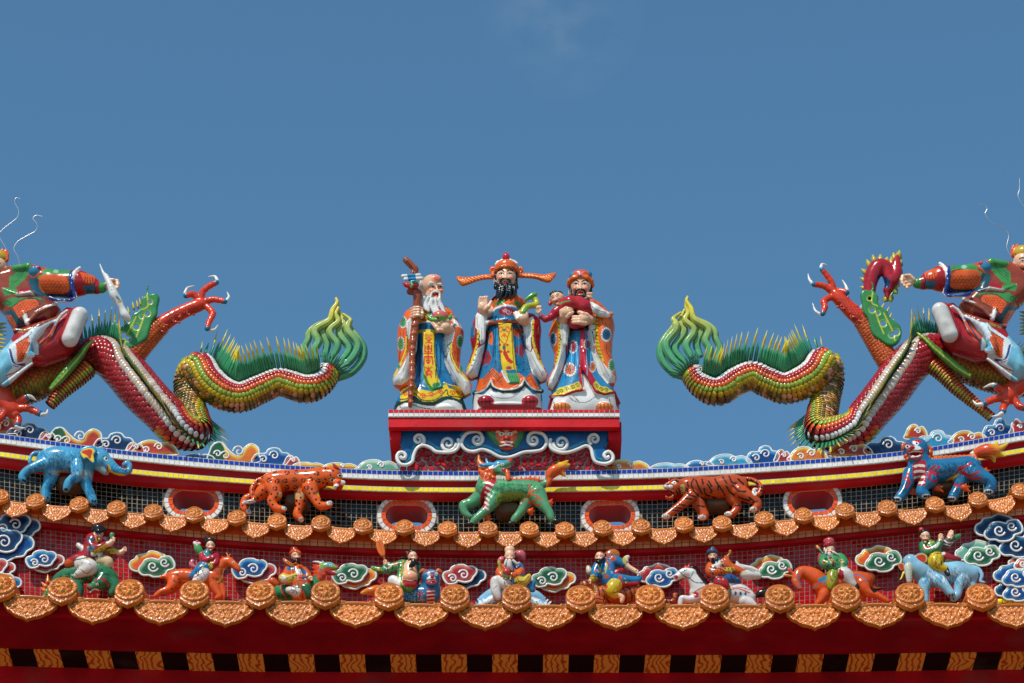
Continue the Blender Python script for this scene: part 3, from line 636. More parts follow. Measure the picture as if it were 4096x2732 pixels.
while yy < 1888:
    xx = 1612 + (row % 2) * 14 + rr.uniform(-4, 4)
    while xx < 2442:
        a = rr.uniform(-.9, .9); rx, rz = rr.uniform(11.5, 14.5), rr.uniform(9, 10.5); an = np.arange(12) * math.pi / 6; c = P(xx, yy + rr.uniform(-3, 3), -.08)
        def ring(k, y): u, v = rx * k * np.cos(an), rz * k * np.sin(an) * 1.12; return np.stack([c[0] + (u * math.cos(a) - v * math.sin(a)) / S, an * 0 + y, c[2] + (u * math.sin(a) + v * math.cos(a)) / S], 1)
        V = np.concatenate([ring(1, -.077), ring(.98, -.083), ring(.85, -.087), c[None] + [[0, -.008, 0]]]); i = np.arange(12); j = (i + 1) % 12
        f4 = np.concatenate([np.stack([i, j, 12 + j, 12 + i], 1), np.stack([12 + i, 12 + j, 24 + j, 24 + i], 1)])
        cc = hx('#bd1a22') * rr.uniform(.85, 1.15); pb.add(V, f4, cc); pb.add(V, np.stack([24 + i, 24 + j, i * 0 + 36], 1), cc)
        xx += rr.uniform(27, 33)
    yy += 20; row += 1
tag(pb.build('pebble', GLAZE, ped), kind='stuff')
# blue wave brackets: bodies with a white roll along the lower edge and curls
WAVE = [('l', [(220, 245), (755, 245), (752, 400), (735, 440), (690, 466), (620, 470), (545, 462), (500, 430), (430, 408), (370, 435), (340, 500), (335, 555), (290, 585), (235, 580), (205, 545), (196, 500), (215, 470), (245, 465)],
          [(745, 350), (752, 400), (735, 440), (690, 466), (620, 470), (545, 462), (500, 430), (430, 408), (375, 435), (345, 500), (335, 550), (290, 580), (235, 578), (205, 545), (198, 505), (215, 475), (248, 470), (272, 490), (268, 518), (240, 522), (228, 505)],
          [(655, 390, 74, 0, 1.6, 1), (390, 355, 55, 60, 1.5, -1)]),
        ('m', [(765, 243), (1545, 243), (1538, 400), (1500, 445), (1420, 462), (1330, 470), (1240, 505), (1175, 515), (1110, 505), (1030, 465), (960, 440), (870, 458), (800, 430), (772, 380)],
          [(960, 350), (945, 300), (890, 282), (815, 305), (775, 370), (785, 420), (830, 455), (890, 462), (960, 445), (1030, 465), (1110, 508), (1175, 517), (1240, 505), (1330, 470), (1420, 462), (1490, 448), (1530, 405), (1535, 350), (1500, 305), (1430, 288), (1385, 310), (1368, 350)],
          [(915, 355, 52, -30, 1.4, 1), (1420, 360, 52, 210, 1.4, -1)]),
        ('r', [(1560, 243), (2105, 243), (2115, 330), (2070, 440), (2100, 460), (2135, 500), (2125, 550), (2060, 575), (1985, 560), (1955, 520), (1940, 440), (1890, 410), (1820, 440), (1750, 465), (1670, 470), (1590, 445), (1565, 400)],
          [(1572, 350), (1568, 400), (1590, 445), (1670, 472), (1750, 465), (1820, 440), (1890, 412), (1935, 440), (1955, 520), (1985, 558), (2060, 572), (2120, 550), (2132, 505), (2100, 465), (2062, 475), (2052, 500), (2075, 520), (2098, 505)],
          [(1668, 385, 74, 180, 1.6, -1), (1965, 352, 55, 120, 1.5, 1)])]
for nm, poly, rim, cls in WAVE:
    s = Sculpt(-.10, 3.0); s.infl(zpb(*sum(([a, b] for a, b in poly), [])), 22, 14, '#145587', sm=3)
    for (cx_, cy_, r_, a_, t_, f_) in cls: 
        c_ = zpb(cx_, cy_)[0]; s.dot(*c_, r_ / 2.239 * .85, '#1f86bd')
    s.line(zpb(*sum(([a, b + 14 * 0 - 22] for a, b in rim[3:12]), [])), 22, '#2f9ccb')
    b = s.build('wave_bracket', ped); mbw = MB()
    w3 = zpb(*sum(([a, b_] for a, b_ in rim), [])); w3 = cm(w3, 4); tube(mbw, P(w3[:, 0], w3[:, 1], -.135), 7.5 / S, hx(WHT), 8)
    for (cx_, cy_, r_, a_, t_, f_) in cls:
        c_ = zpb(cx_, cy_)[0]; k = curl(c_[0], c_[1], r_ / 2.239, a_, t_, f_, 26); tube(mbw, P(k[:, 0], k[:, 1], -.134), np.linspace(8, 5, 26) / S, hx(WHT), 8)
    mbw.build('white_scroll', GLAZE, b)
s = Sculpt(-.115, 2.6); f = zpb
s.infl(f(985, 300, 1000, 250, 1180, 232, 1370, 245, 1350, 300, 1330, 370, 1270, 440, 1180, 465, 1100, 440, 1030, 370), 26, 22, '#3f7d4c', sm=3)
s.ell((*f(1178, 330)[0], 16), (46, 22, 42), '#dd5a22'); s.ell((*f(1178, 415)[0], 22), (26, 20, 14), '#dd5a22'); s.ell((*f(1180, 345)[0], 36), (13, 10, 11), '#a8201a')
for u in (-1, 1):
    s.ell((*f(1172 + u * 40, 303)[0], 34), 9, '#e8dcc8'); s.cone((*f(1178 + u * 60, 270)[0], 20), (*f(1178 + u * 185, 248)[0], 8), 12, 3, '#dca27a')
    s.path(D3(f, [(1178 + u * 30, 285), (1178 + u * 80, 268), (1178 + u * 100, 285)], (34, 28, 20)), (5, 7, 3), '#c02222'); s.dot(*f(1172 + u * 40, 304)[0], 4.2, '#111111')
s.fill(f(1050, 275, 1110, 240, 1250, 238, 1310, 275, 1250, 300, 1178, 320, 1100, 300), '#dfb08c', 3); 
for u in (-1, 1): s.line(f(1178 + u * 25, 285, 1178 + u * 80, 265, 1178 + u * 110, 285), 8, '#c02222'); s.dot(*f(1172 + u * 38, 304)[0], 9, '#efe0c0', 6); s.dot(*f(1172 + u * 38, 304)[0], 4, '#111111')
s.fill(f(1110, 400, 1140, 370, 1215, 370, 1245, 400, 1240, 425, 1115, 425), '#8a1715', 2); s.line(f(1130, 378, 1180, 372, 1228, 380), 6, '#ece4d8'); s.line(f(1122, 412, 1178, 402, 1232, 412), 6, '#ece4d8')
s.build('beast_face', ped)

# ---------------------------------------------------------------- statue of the bald elder
g1 = Z(1550, 1010, 2.45); D = lambda *p, f=g1, d=0: [(*q, d) for q in f(*p)]
st = thing('elder_statue', 'bald white bearded elder statue in orange robe holding a knotty staff and a peach', 'statue', P(1720, 1704, YG), 'three robed statues on the pedestal')
s = Sculpt(YG, 2.6); f = g1
s.infl(f(300, 600, 610, 600, 650, 800, 610, 1000, 640, 1250, 735, 1415, 775, 1535, 775, 1700, 60, 1700, 60, 1535, 115, 1405, 200, 1340, 255, 1250, 275, 900), 88, 85, '#1f6f9f', 10)
s.ell((*f(450, 640)[0], 10), (85, 62, 55), '#e07a2a', 20)
s.infl(f(235, 545, 165, 605, 100, 750, 88, 880, 100, 1020, 105, 1110, 45, 1240, 60, 1310, 130, 1360, 205, 1330, 275, 1100, 285, 900, 330, 640, 300, 560), 56, 50, '#dd5c20', 6, 30)
s.infl(f(570, 575, 640, 610, 700, 680, 752, 790, 745, 870, 720, 960, 715, 1100, 770, 1220, 832, 1310, 820, 1385, 752, 1425, 650, 1280, 570, 1100, 545, 850, 600, 720), 58, 50, '#dd5c20', 6, 34)
s.cone((*f(255, 680)[0], 60), (*f(250, 960)[0], 62), 20, 16, WHT, 10); s.cone((*f(625, 760)[0], 66), (*f(590, 990)[0], 62), 22, 12, WHT, 10)
s.path(D(215, 1040, 160, 1150, 95, 1250, d=92), (5, 11, 14), '#cfc5ba', 6, True); s.path(D(590, 1060, 660, 1190, 770, 1330, d=96), (5, 12, 16), '#c7bdb2', 6, True)
s.infl(f(345, 785, 460, 785, 468, 1000, 500, 1240, 550, 1330, 440, 1360, 385, 1290, 352, 1190, 340, 1000), 10, 8, '#e0bc22', 3, 84)
s.infl(f(120, 1405, 190, 1370, 262, 1290, 300, 1350, 420, 1370, 520, 1340, 575, 1290, 600, 1340, 700, 1360, 735, 1410, 700, 1440, 590, 1405, 540, 1410, 450, 1460, 350, 1460, 260, 1400, 200, 1440, 130, 1460), 86, 40, '#e0bc22', 6, 12)
for x in (320, 500, 545): s.path(D(x, 830, x - 6, 1020, x + 2, 1300, d=92), (2, 4, 6), '#1f6f9f', 4, True)
s.ell((*f(560, 1525)[0], 70), (34, 20, 14), '#3f8f58'); s.ell((*f(215, 1525)[0], 70), (34, 20, 14), '#3f8f58')
# glaze painting
s.fill(f(120, 1405, 190, 1370, 262, 1290, 300, 1335, 420, 1360, 520, 1335, 575, 1275, 600, 1330, 690, 1345, 740, 1410, 700, 1445, 590, 1410, 540, 1415, 450, 1465, 350, 1465, 260, 1405, 200, 1445, 130, 1465), '#e0bc22')
s.fill(f(40, 1440, 130, 1462, 200, 1442, 262, 1402, 350, 1462, 450, 1462, 540, 1412, 600, 1406, 700, 1442, 780, 1400, 800, 1720, 40, 1720), '#17382f')
s.fill(f(100, 1510, 240, 1470, 330, 1492, 460, 1500, 590, 1440, 700, 1470, 740, 1540, 740, 1720, 90, 1720), WHT, 2); s.line(f(250, 1490, 330, 1520, 430, 1535), 3, '#1d2f2a'); s.line(f(120, 1475, 125, 1520), 3, '#1d2f2a')
s.line(f(125, 1440, 200, 1430, 258, 1378, 340, 1445, 450, 1448, 530, 1400, 580, 1345, 600, 1400, 720, 1420), 4, '#14261f')
for a in [(350, 1410, 30), (520, 1370, 26), (640, 1380, 28), (690, 1375, 18), (170, 1390, 22), (280, 1340, 18), (430, 1395, 26)]: s.line(curl(*g1(a[0], a[1])[0], a[2] / 2.45, 200, 1.1), 5, '#d8501e')
s.line(f(300, 1370, 350, 1400, 430, 1400, 520, 1360), 4.5, '#d8501e')
s.fill(f(300, 560, 380, 560, 440, 620, 420, 680, 360, 690, 310, 700), '#e0bc22'); s.dot(*f(360, 650)[0], 11, '#dd5c20'); s.fill(f(305, 690, 430, 690, 470, 760, 305, 770), '#1d6a94'); s.line(f(305, 775, 390, 768, 480, 775), 12, '#e3c93a'); s.line(f(310, 690, 430, 672), 5, WHT)
s.fill(f(240, 625, 190, 670, 182, 800, 215, 860, 215, 965, 130, 1140, 46, 1240, 60, 1295, 130, 1300, 205, 1252, 240, 1040, 262, 900, 300, 640), WHT)
s.fill(f(640, 720, 600, 760, 545, 850, 550, 960, 575, 1030, 600, 960, 550, 1050, 580, 1130, 650, 1260, 760, 1395, 820, 1380, 832, 1310, 750, 1215, 680, 1170, 630, 1060, 610, 960, 640, 860, 665, 760), WHT)
s.line(f(188, 830, 180, 960, 120, 1110, 60, 1210), 8, '#d9bd2c'); s.line(f(196, 820, 188, 950, 140, 1080), 2.2, '#26301c')
s.line(f(622, 900, 622, 1000, 650, 1080, 720, 1180, 790, 1250), 9, '#d9bd2c'); s.line(f(612, 900, 615, 1005, 645, 1090), 2.4, '#26301c'); s.line(f(634, 900, 634, 1000, 665, 1080, 700, 1140), 2.4, '#26301c')
s.line(f(548, 850, 545, 940, 570, 1025, 600, 950, 590, 910, 630, 880), 3, '#1b1b1b'); s.line(f(185, 740, 190, 810, 205, 820), 3, '#1b1b1b')
for a in [(150, 680, 17, 26), (130, 895, 15, 32), (110, 1120, 8, 14), (672, 670, 13, 26), (712, 875, 15, 30), (725, 1130, 9, 26)]: medal(s, *f(a[0], a[1])[0], a[2], '#3f9a52', a[3])
s.line(f(165, 740, 150, 820), 2.2, '#7a2c10'); s.line(f(130, 960, 110, 1060), 2.5, '#7a2c10'); s.line(f(650, 900, 655, 1020), 2, '#7a2c10'); s.line(f(680, 920, 690, 1080), 2, '#7a2c10')
s.line(f(440, 640, 560, 640, 640, 660, 720, 730), 12, WHT)
for x0 in (345, 462): s.line(f(x0 + 6, 790, x0, 900, x0 + 3, 1060, x0 + 40, 1230), 2.6, '#26301c')
s.fill(f(440, 1290, 520, 1262, 552, 1330, 440, 1362), '#3f8a58'); s.line(f(360, 1215, 395, 1290, 440, 1350), 14, '#4f8a3a')
for k in range(4): s.line(f(455 + 22 * k, 1280, 470 + 20 * k, 1345), 2, '#1d4a30')
R_ = '#c8241c'
for p in [(365, 910, 366, 972, 398, 976, 430, 972, 434, 910), (400, 908, 400, 1075), (384, 932, 400, 910, 416, 932), (356, 993, 442, 993), (362, 1022, 438, 1022), (364, 1022, 356, 1098), (436, 1022, 446, 1098), (380, 1042, 420, 1042), (380, 1060, 420, 1060), (384, 1072, 400, 1090, 416, 1072), (384, 948, 418, 948)]: s.line(f(*p), 5.2, R_, 0)
for yy in (850, 1130):
    for k in (-1, 0, 1): s.line(f(405, yy + 20, 405 + k * 30, yy - 8), 5, '#d8401c', 0); s.line(f(405, yy + 20, 405 + k * 28, yy + 40), 5, '#d8401c', 0)
    for u in (-1, 1): s.line(curl(*f(405 + u * 25, yy - 30 if yy < 900 else yy + 60)[0], 9, 90, .9, u), 3.6, '#d8401c')
s.line(f(400, 1160, 380, 1200, 420, 1190, 430, 1230), 4, '#d8401c')
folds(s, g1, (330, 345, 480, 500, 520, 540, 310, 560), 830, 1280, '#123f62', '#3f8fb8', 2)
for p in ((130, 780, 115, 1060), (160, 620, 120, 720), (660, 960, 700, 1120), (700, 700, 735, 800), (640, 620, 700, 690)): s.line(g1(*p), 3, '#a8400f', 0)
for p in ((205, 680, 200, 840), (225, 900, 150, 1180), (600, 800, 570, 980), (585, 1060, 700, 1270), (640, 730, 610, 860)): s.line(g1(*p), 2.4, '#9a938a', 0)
s.build('robe', st)
s = Sculpt(YG, 2.2)
s.ell((*f(438, 335)[0], 42), (46, 50, 50), SKIN, 10); s.ell((*f(474, 258)[0], 80), (20, 14, 17), '#e69a7c', 14); s.ell((*f(455, 440)[0], 50), (34, 40, 26), SKIN, 12)
s.ell((*f(333, 372)[0], 38), (8, 12, 18), SKIN, 4); s.cone((*f(430, 460)[0], 20), (*f(430, 640)[0], 0), 34, 50, SKIN)
s.cone((*f(430, 640)[0], 0), (*f(250, 660)[0], 40), 30, 20, SKIN); s.cone((*f(430, 660)[0], 0), (*f(620, 760)[0], 70), 30, 20, SKIN)
s.cone((*f(250, 660)[0], 50), (*f(283, 615)[0], 96), 16, 17, SKIN); s.cone((*f(620, 770)[0], 78), (*f(560, 735)[0], 104), 20, 24, SKIN)
for k, yy in enumerate((545, 572, 598, 624)): s.path(D3(f, [(236, yy + 8), (262, yy - 4), (305, yy - 8), (342, yy + 6)], (92, 112, 114, 100)), (6, 6.4, 6, 5), SKIN, 2)
s.path(D3(f, [(330, 640), (345, 600), (335, 565)], (98, 106, 104)), (6, 6, 5), SKIN, 3)
for a, b_, c_, r_ in [((590, 770), (500, 765), (435, 690), 8), ((585, 755), (480, 735), (432, 655), 8), ((590, 740), (500, 700), (455, 645), 7.5), ((600, 720), (530, 680), (490, 650), 7)]: s.path(D3(f, [a, b_, c_], (96, 124, 120)), (r_ + 2, r_, r_ - 1.6), SKIN, 3)
s.path(D3(f, [(605, 730), (585, 670), (540, 628)], (100, 118, 124)), (10, 8.5, 6), SKIN, 4)
face(s, *f(476, 338)[0], 31, 84, .55, '#d9d5d0', '#b3201f', open_=.17); s.blush(*f(470, 258)[0], 22, '#cf3a24', .75); s.fill(f(440, 392, 500, 394, 505, 412, 475, 430, 446, 424), '#a81c1c', 2); s.line(f(440, 390, 470, 400, 503, 394), 4, '#d03a36')
s.build('body', st)
s = Sculpt(YG, 2.4)
s.infl(f(332, 430, 395, 425, 440, 450, 510, 450, 530, 480, 572, 565, 560, 600, 480, 585, 440, 618, 370, 575, 322, 520), 26, 22, WHT, 6, 62)
for p, r_ in [((470, 380, 432, 400, 415, 470, 400, 540), 6), ((485, 384, 510, 400, 512, 470, 540, 540), 6), ((440, 455, 430, 520, 460, 590), 9), ((470, 455, 475, 530, 500, 590), 9), ((500, 455, 520, 520, 560, 590), 8), ((400, 440, 380, 500, 400, 570), 9), ((360, 440, 345, 490, 380, 560), 9)]:
    pts = f(*p); s.path([(*q, 94 - (6 if k else 0)) for k, q in enumerate(pts)], np.linspace(r_ * .7, r_ * .8, len(pts)), WHT, 3, sm=3)
s.ell((*f(330, 320)[0], 40), (10, 22, 22), '#c9c5c0', 5); s.path(D3(f, [(400, 322), (425, 296), (448, 298)], (84, 92, 94)), (4, 5, 3), WHT, 3); s.path(D3(f, [(492, 306), (520, 310), (540, 330)], (98, 94, 82)), (3, 5, 4), WHT, 3)
for x in (410, 455, 490, 525): s.path(D(x, 470, x + 5, 520, x + 25, 580, d=98), (1.5, 2.5, 1.5), '#b5b1aa', 2, True)
s.build('beard', st)
s = Sculpt(YG, 2.4)
s.path(D3(f, [(180, 75), (235, 130), (270, 170), (250, 230), (265, 300), (262, 350), (290, 420), (288, 500), (285, 600), (262, 760), (245, 900), (240, 1050), (240, 1200), (228, 1340), (222, 1500)], (112, 112, 112, 112, 110, 110, 106, 104, 100, 104, 108, 110, 110, 108, 106)), (13, 13, 13, 12, 11, 14, 15, 15, 14, 14, 13, 11, 12, 11, 9), '#9c4a2a', 5, sm=3)
s.ell((*f(225, 385)[0], 112), (16, 14, 14), '#8a3f26', 8); s.ell((*f(318, 410)[0], 106), (10, 10, 22), '#8a3f26', 8)
for yy in range(640, 1480, 75): s.ell((*f(258 - (yy - 640) * .036, yy)[0], 118), (11, 6, 8), '#a8502c' if yy % 2 else '#b55a30', 5, rot=20)
s.path(D(190, 90, 230, 140, 262, 180, 255, 230, d=126), 3, '#6a2a16', 3, True)
for yy in range(700, 1480, 60): s.line(f(222, yy, 245, yy + 14, 268, yy), 2.4, '#6a2f1a')
s.build('staff', st)
s = Sculpt(YG, 2.4)
for (x0, yy, x1) in ((150, 232, 315), (172, 264, 338)): s.cone((*f(x0, yy)[0], 128), (*f(x1, yy - 10)[0], 128), 7.5, 7.5, WHT, 2)
s.fill(f(190, 205, 275, 205, 280, 285, 205, 285), '#2381ae'); s.path(D3(f, [(148, 302), (180, 318), (225, 330)], (126, 128, 130)), (3, 9, 15), '#b51f28', 4); s.ell((*f(265, 318)[0], 130), (18, 14, 17), '#b51f28', 4)
s.path(D3(f, [(235, 300), (245, 320), (232, 340)], (146, 148, 146)), 4.5, '#4f9a52', 2); s.path(D3(f, [(228, 288), (260, 280), (290, 290)], (144, 146, 142)), 5, '#4f9a52', 2)
s.build('scroll_bundle', st)
s = Sculpt(YG, 2.4); s.ell((*f(515, 635)[0], 118), (34, 28, 26), '#cf5a55', 6); s.cone((*f(515, 610)[0], 118), (*f(522, 563)[0], 118), 20, 2, '#d8403c', 8)
s.path(D3(f, [(395, 615), (410, 640), (440, 660), (480, 660)], (110, 118, 124, 134)), (5, 10, 9, 6), '#4c9a4a', 3); s.path(D3(f, [(630, 610), (610, 640), (590, 650)], (112, 116, 120)), (4, 9, 7), '#4c9a4a', 3)
s.fill(f(440, 630, 520, 612, 590, 640, 590, 700, 440, 700), '#6fa348', 2); s.dot(*f(490, 640)[0], 7, '#8a2b22', 5); s.build('peach', st)

# ---------------------------------------------------------------- statue of the official in the winged hat
g2 = Z(1800, 990, 2.3756); f = g2; D = lambda *p, f=g2, d=0: [(*q, d) for q in f(*p)]
st = thing('official_statue', 'tallest statue, in blue gown with black beard and orange hat with two long wings', 'statue', P(2028, 1704, YG), 'three robed statues on the pedestal')
BLU = '#1d6f98'; ORG = '#df5f22'; RED = '#a81c26'
s = Sculpt(YG, 2.6)
s.infl(f(390, 520, 700, 520, 690, 740, 730, 950, 800, 1200, 868, 1350, 880, 1450, 870, 1700, 220, 1700, 210, 1450, 240, 1360, 290, 1140, 335, 920, 360, 740), 92, 88, BLU, 10)
s.ell((*f(545, 560)[0], 12), (78, 62, 50), ORG, 20)
s.infl(f(275, 590, 230, 680, 195, 790, 192, 880, 210, 990, 148, 1185, 155, 1240, 205, 1258, 268, 1235, 330, 1000, 350, 800, 370, 650, 330, 610), 54, 48, RED, 6, 34)
s.infl(f(740, 640, 800, 650, 862, 700, 872, 790, 860, 900, 865, 1050, 880, 1110, 932, 1215, 918, 1265, 855, 1290, 780, 1200, 715, 1000, 690, 800, 690, 700), 56, 48, RED, 6, 34)
s.cone((*f(310, 680)[0], 66), (*f(300, 880)[0], 66), 20, 14, WHT, 10); s.cone((*f(740, 740)[0], 66), (*f(750, 930)[0], 66), 22, 12, WHT, 10)
s.path(D(285, 960, 250, 1060, 195, 1200, d=96), (5, 11, 12), '#cfc5ba', 6, True); s.path(D(770, 980, 810, 1090, 880, 1220, d=98), (5, 12, 13), '#cfc5ba', 6, True)
s.path(D3(f, [(235, 1385), (300, 1370), (355, 1330), (392, 1265), (410, 1325), (500, 1360), (600, 1355), (680, 1320), (706, 1258), (740, 1310), (800, 1350), (868, 1365)], (40, 70, 84, 96, 92, 96, 96, 92, 96, 84, 70, 40)), 10, '#1d3f35', 6)
s.infl(f(455, 720, 590, 720, 615, 1000, 640, 1195, 675, 1300, 560, 1300, 500, 1180, 470, 1000), 9, 8, '#e0bc22', 3, 90)
s.path(D3(f, [(365, 715), (450, 700), (545, 690), (650, 705)], (72, 88, 94, 84)), 11, ORG, 4); s.infl(f(420, 470, 480, 450, 560, 480, 640, 470, 700, 520, 690, 600, 640, 560, 520, 545, 440, 590, 390, 620, 395, 540), 60, 40, ORG, 8, 22)
for u in (0, 1): s.ell((*f(340 + 420 * u, 1462)[0], 74), (32, 26, 24), '#b02430', 4)
s.ell((*f(545, 1510)[0], 64), (110, 30, 10), '#a02028', 4); s.ell((*f(525, 1440)[0], 60), (90, 36, 34), WHT, 10)
s.line(f(365, 720, 450, 735, 545, 715, 650, 725), 3, '#16222a')
s.fill(f(205, 1400, 240, 1390, 320, 1400, 390, 1330, 410, 1375, 520, 1392, 660, 1380, 710, 1320, 790, 1395, 880, 1380, 900, 1720, 200, 1720), WHT)
s.fill(f(200, 1370, 232, 1395, 222, 1480, 200, 1500), '#1d3f35'); s.fill(f(862, 1370, 890, 1370, 885, 1500, 866, 1450), '#1d3f35')
for u in (0, 1): s.dot(*f(340 + 420 * u, 1465)[0], 34, '#b02430', 26)
s.fill(f(380, 1490, 720, 1490, 880, 1530, 880, 1720, 220, 1720, 270, 1530), '#a02028')
for u in (0, 1):
    for k in range(3): s.line(f(300 + 420 * u + 35 * k, 1425, 305 + 420 * u + 38 * k, 1500), 2.6, '#2a1515')
    s.line(f(270 + 430 * u, 1470, 400 + 430 * u, 1460), 2.6, '#2a1515')
s.line(f(370, 1395, 430, 1425, 560, 1430, 650, 1390), 2.6, '#5a564f'); s.line(f(260, 1420, 310, 1440), 2.4, '#1d2f2a')
s.fill(f(250, 1360, 262, 1260, 320, 1240, 405, 1140, 470, 1200, 500, 1170, 560, 1290, 660, 1290, 650, 1190, 720, 1240, 770, 1190, 850, 1340, 800, 1345, 745, 1300, 706, 1250, 672, 1315, 590, 1345, 500, 1348, 415, 1315, 392, 1258, 350, 1320, 300, 1362), ORG)
for (x, y) in ((405, 1160), (405, 1185), (405, 1210)): s.line(f(x - 90, y + 95, x, y, x + 90, y + 95), 2.8, '#7a3312', 0)
for (x, y) in ((760, 1215), (765, 1245), (500, 1220)): s.line(f(x - 60, y + 50, x, y, x + 60, y + 80), 2.8, '#7a3312', 0)
for k in range(70): a = (random.uniform(285, 470), random.uniform(1080, 1180)) if k % 2 else (random.uniform(630, 770), random.uniform(1090, 1190)); s.dot(*f(*a)[0], random.uniform(1.2, 3), '#123b52')
s.line(f(240, 1380, 300, 1366, 352, 1325, 392, 1262, 412, 1318, 500, 1350, 590, 1347, 672, 1317, 706, 1254, 745, 1305, 800, 1348, 866, 1358), 6, WHT)
s.fill(f(385, 620, 400, 520, 470, 440, 640, 440, 720, 520, 710, 610, 640, 560, 520, 540, 440, 572), ORG)
s.fill(f(395, 610, 440, 575, 520, 548, 620, 560, 700, 610, 700, 700, 545, 682, 370, 700), BLU); s.line(f(395, 612, 440, 575, 520, 550, 610, 560, 690, 605), 7, WHT)
s.dot(*f(535, 608)[0], 32, '#8f2030', 17); s.line(curl(*f(555, 610)[0], 12, 0, 1.2), 3, '#d7b0b0'); s.line(curl(*f(525, 595)[0], 9, 180, 1.2, -1), 3, '#d7b0b0')
for x, y in ((455, 530), (500, 510), (640, 525), (665, 560)): s.fill(f(x - 38, y + 12, x - 15, y - 22, x + 10, y - 14, x + 38, y, x + 12, y + 16, x - 8, y + 26), '#3f8a3f')
for x in (425, 525, 600): s.dot(*f(x, 688)[0], 9 if x != 525 else 12, '#1d5f7a', 6)
s.fill(f(245, 610, 240, 760, 268, 790, 290, 930, 335, 900, 362, 740, 372, 650, 300, 640), WHT); s.fill(f(335, 905, 290, 940, 260, 960, 200, 1100, 150, 1190, 160, 1238, 205, 1250, 262, 1225, 310, 1050), WHT)
s.fill(f(790, 655, 800, 690, 770, 860, 775, 950, 765, 990, 715, 950, 690, 800, 690, 700), WHT); s.fill(f(716, 955, 765, 990, 790, 960, 830, 1060, 925, 1200, 915, 1262, 860, 1278, 780, 1195), WHT)
s.line(f(268, 790, 262, 900, 215, 1050, 165, 1160), 9, '#d9bd2c'); s.line(f(790, 700, 785, 860, 830, 1020, 890, 1130), 10, '#d9bd2c')
for k in range(7): s.dot(*f(266 - k * k * 1.6, 820 + 50 * k)[0], 3.6, ('#b5202a', '#2f7a3c')[k % 2]); s.dot(*f(788 + k * k * 1.8, 730 + 55 * k)[0], 3.6, ('#b5202a', '#2f7a3c')[k % 2])
s.line(f(282, 830, 275, 890, 295, 925, 330, 900), 3, '#1b1b1b'); s.line(f(775, 850, 770, 900, 778, 950, 765, 988, 712, 945), 3, '#1b1b1b')
s.dot(*f(212, 800)[0], 11, '#2a6f8f', 26)
for u, a in ((0, 352), (1, 600)): s.line(f(432 + 165 * u, 740, 430 + 190 * u, 900, 432 + 200 * u, 1120), 3, '#123b52')
for (x, y, w, h, c_) in ((378, 855, 13, 26, ORG), (640, 805, 19, 17, '#b8471e'), (672, 975, 18, 24, '#9c2430'), (350, 1040, 18, 26, '#9c2430')):
    s.dot(*f(x, y)[0], w, c_, h); s.line([f(x + 20, y + 30)[0], f(x + 15, y + 60)[0]], 9, c_, 0); s.line(curl(*f(x, y - 8)[0], w * .6, 90, 1.1), 2.4, '#4a1512')
s.fill(f(322, 1070, 360, 1080, 300, 1140), '#9c2430')
s.line(f(458, 740, 470, 860, 512, 910, 530, 910, 560, 820, 588, 735), 3.4, '#c32a20'); s.dot(*f(515, 785)[0], 5, '#1d6a5a')
for u in (-1, 1): s.line(curl(*f(515 + u * 38, 770)[0], 13, 90, .8, u), 5, ORG); s.dot(*f(510 + u * 35, 925)[0], 5.5, '#c32a20'); s.dot(*f(520 + u * 32, 990)[0], 5.5, '#c32a20')
for k in (-1, 0, 1): s.line(f(515, 820, 515 + 26 * k, 850), 5, ORG, 0)
s.line(f(515, 920, 520, 1000), 9, '#c32a20'); s.dot(*f(513, 950)[0], 7, '#1d6a5a'); s.line(f(520, 1000, 550, 1060, 580, 1085), 15, '#c32a20')
for x0 in (470, 592): s.line(f(x0 - 10, 740, x0, 900, x0 + 12, 1100, x0 + 25, 1170), 2.6, '#26301c')
s.fill(f(540, 1195, 635, 1190, 675, 1290, 560, 1300), '#4c9a5a'); s.fill(f(530, 1165, 630, 1160, 632, 1192, 538, 1195), '#1d6a94'); s.dot(*f(560, 1145)[0], 12, '#b8402c', 7); s.line(f(500, 1175, 530, 1240, 555, 1275), 12, WHT)
for k in range(5): s.line(f(555 + 18 * k, 1215, 572 + 20 * k, 1290), 1.8, '#1d4a30')
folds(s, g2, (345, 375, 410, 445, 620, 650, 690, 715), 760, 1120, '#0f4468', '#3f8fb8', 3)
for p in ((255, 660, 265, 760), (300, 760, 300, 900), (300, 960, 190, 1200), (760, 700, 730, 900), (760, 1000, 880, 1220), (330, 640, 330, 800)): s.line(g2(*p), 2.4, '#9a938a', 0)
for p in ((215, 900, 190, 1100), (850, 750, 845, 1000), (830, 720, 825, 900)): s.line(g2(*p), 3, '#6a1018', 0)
s.build('robe', st)
s = Sculpt(YG, 2.2)
s.ell((*f(533, 285)[0], 30), (41, 46, 50), SKIN, 8); s.cone((*f(533, 360)[0], 16), (*f(533, 560)[0], 0), 30, 44, SKIN); s.ell((*f(533, 340)[0], 40), (34, 34, 22), SKIN, 10)
for u in (-1, 1): s.ell((*f(533 + u * 103, 325)[0], 22), (7, 10, 17), SKIN, 4)
s.cone((*f(480, 560)[0], 0), (*f(320, 650)[0], 60), 26, 20, SKIN); s.cone((*f(590, 560)[0], 0), (*f(720, 720)[0], 70), 26, 20, SKIN)
s.cone((*f(325, 640)[0], 70), (*f(315, 570)[0], 92), 17, 19, SKIN, 8); s.ell((*f(315, 560)[0], 96), (21, 11, 22), SKIN, 6)
for a, b_ in [((285, 540), (290, 475)), ((305, 530), (312, 478)), ((325, 530), (333, 472)), ((342, 540), (352, 472))]: s.path(D3(f, [a, ((a[0] + b_[0]) / 2 - 3, (a[1] + b_[1]) / 2), b_], (98, 100, 106)), (8, 7.4, 6), SKIN, 2)
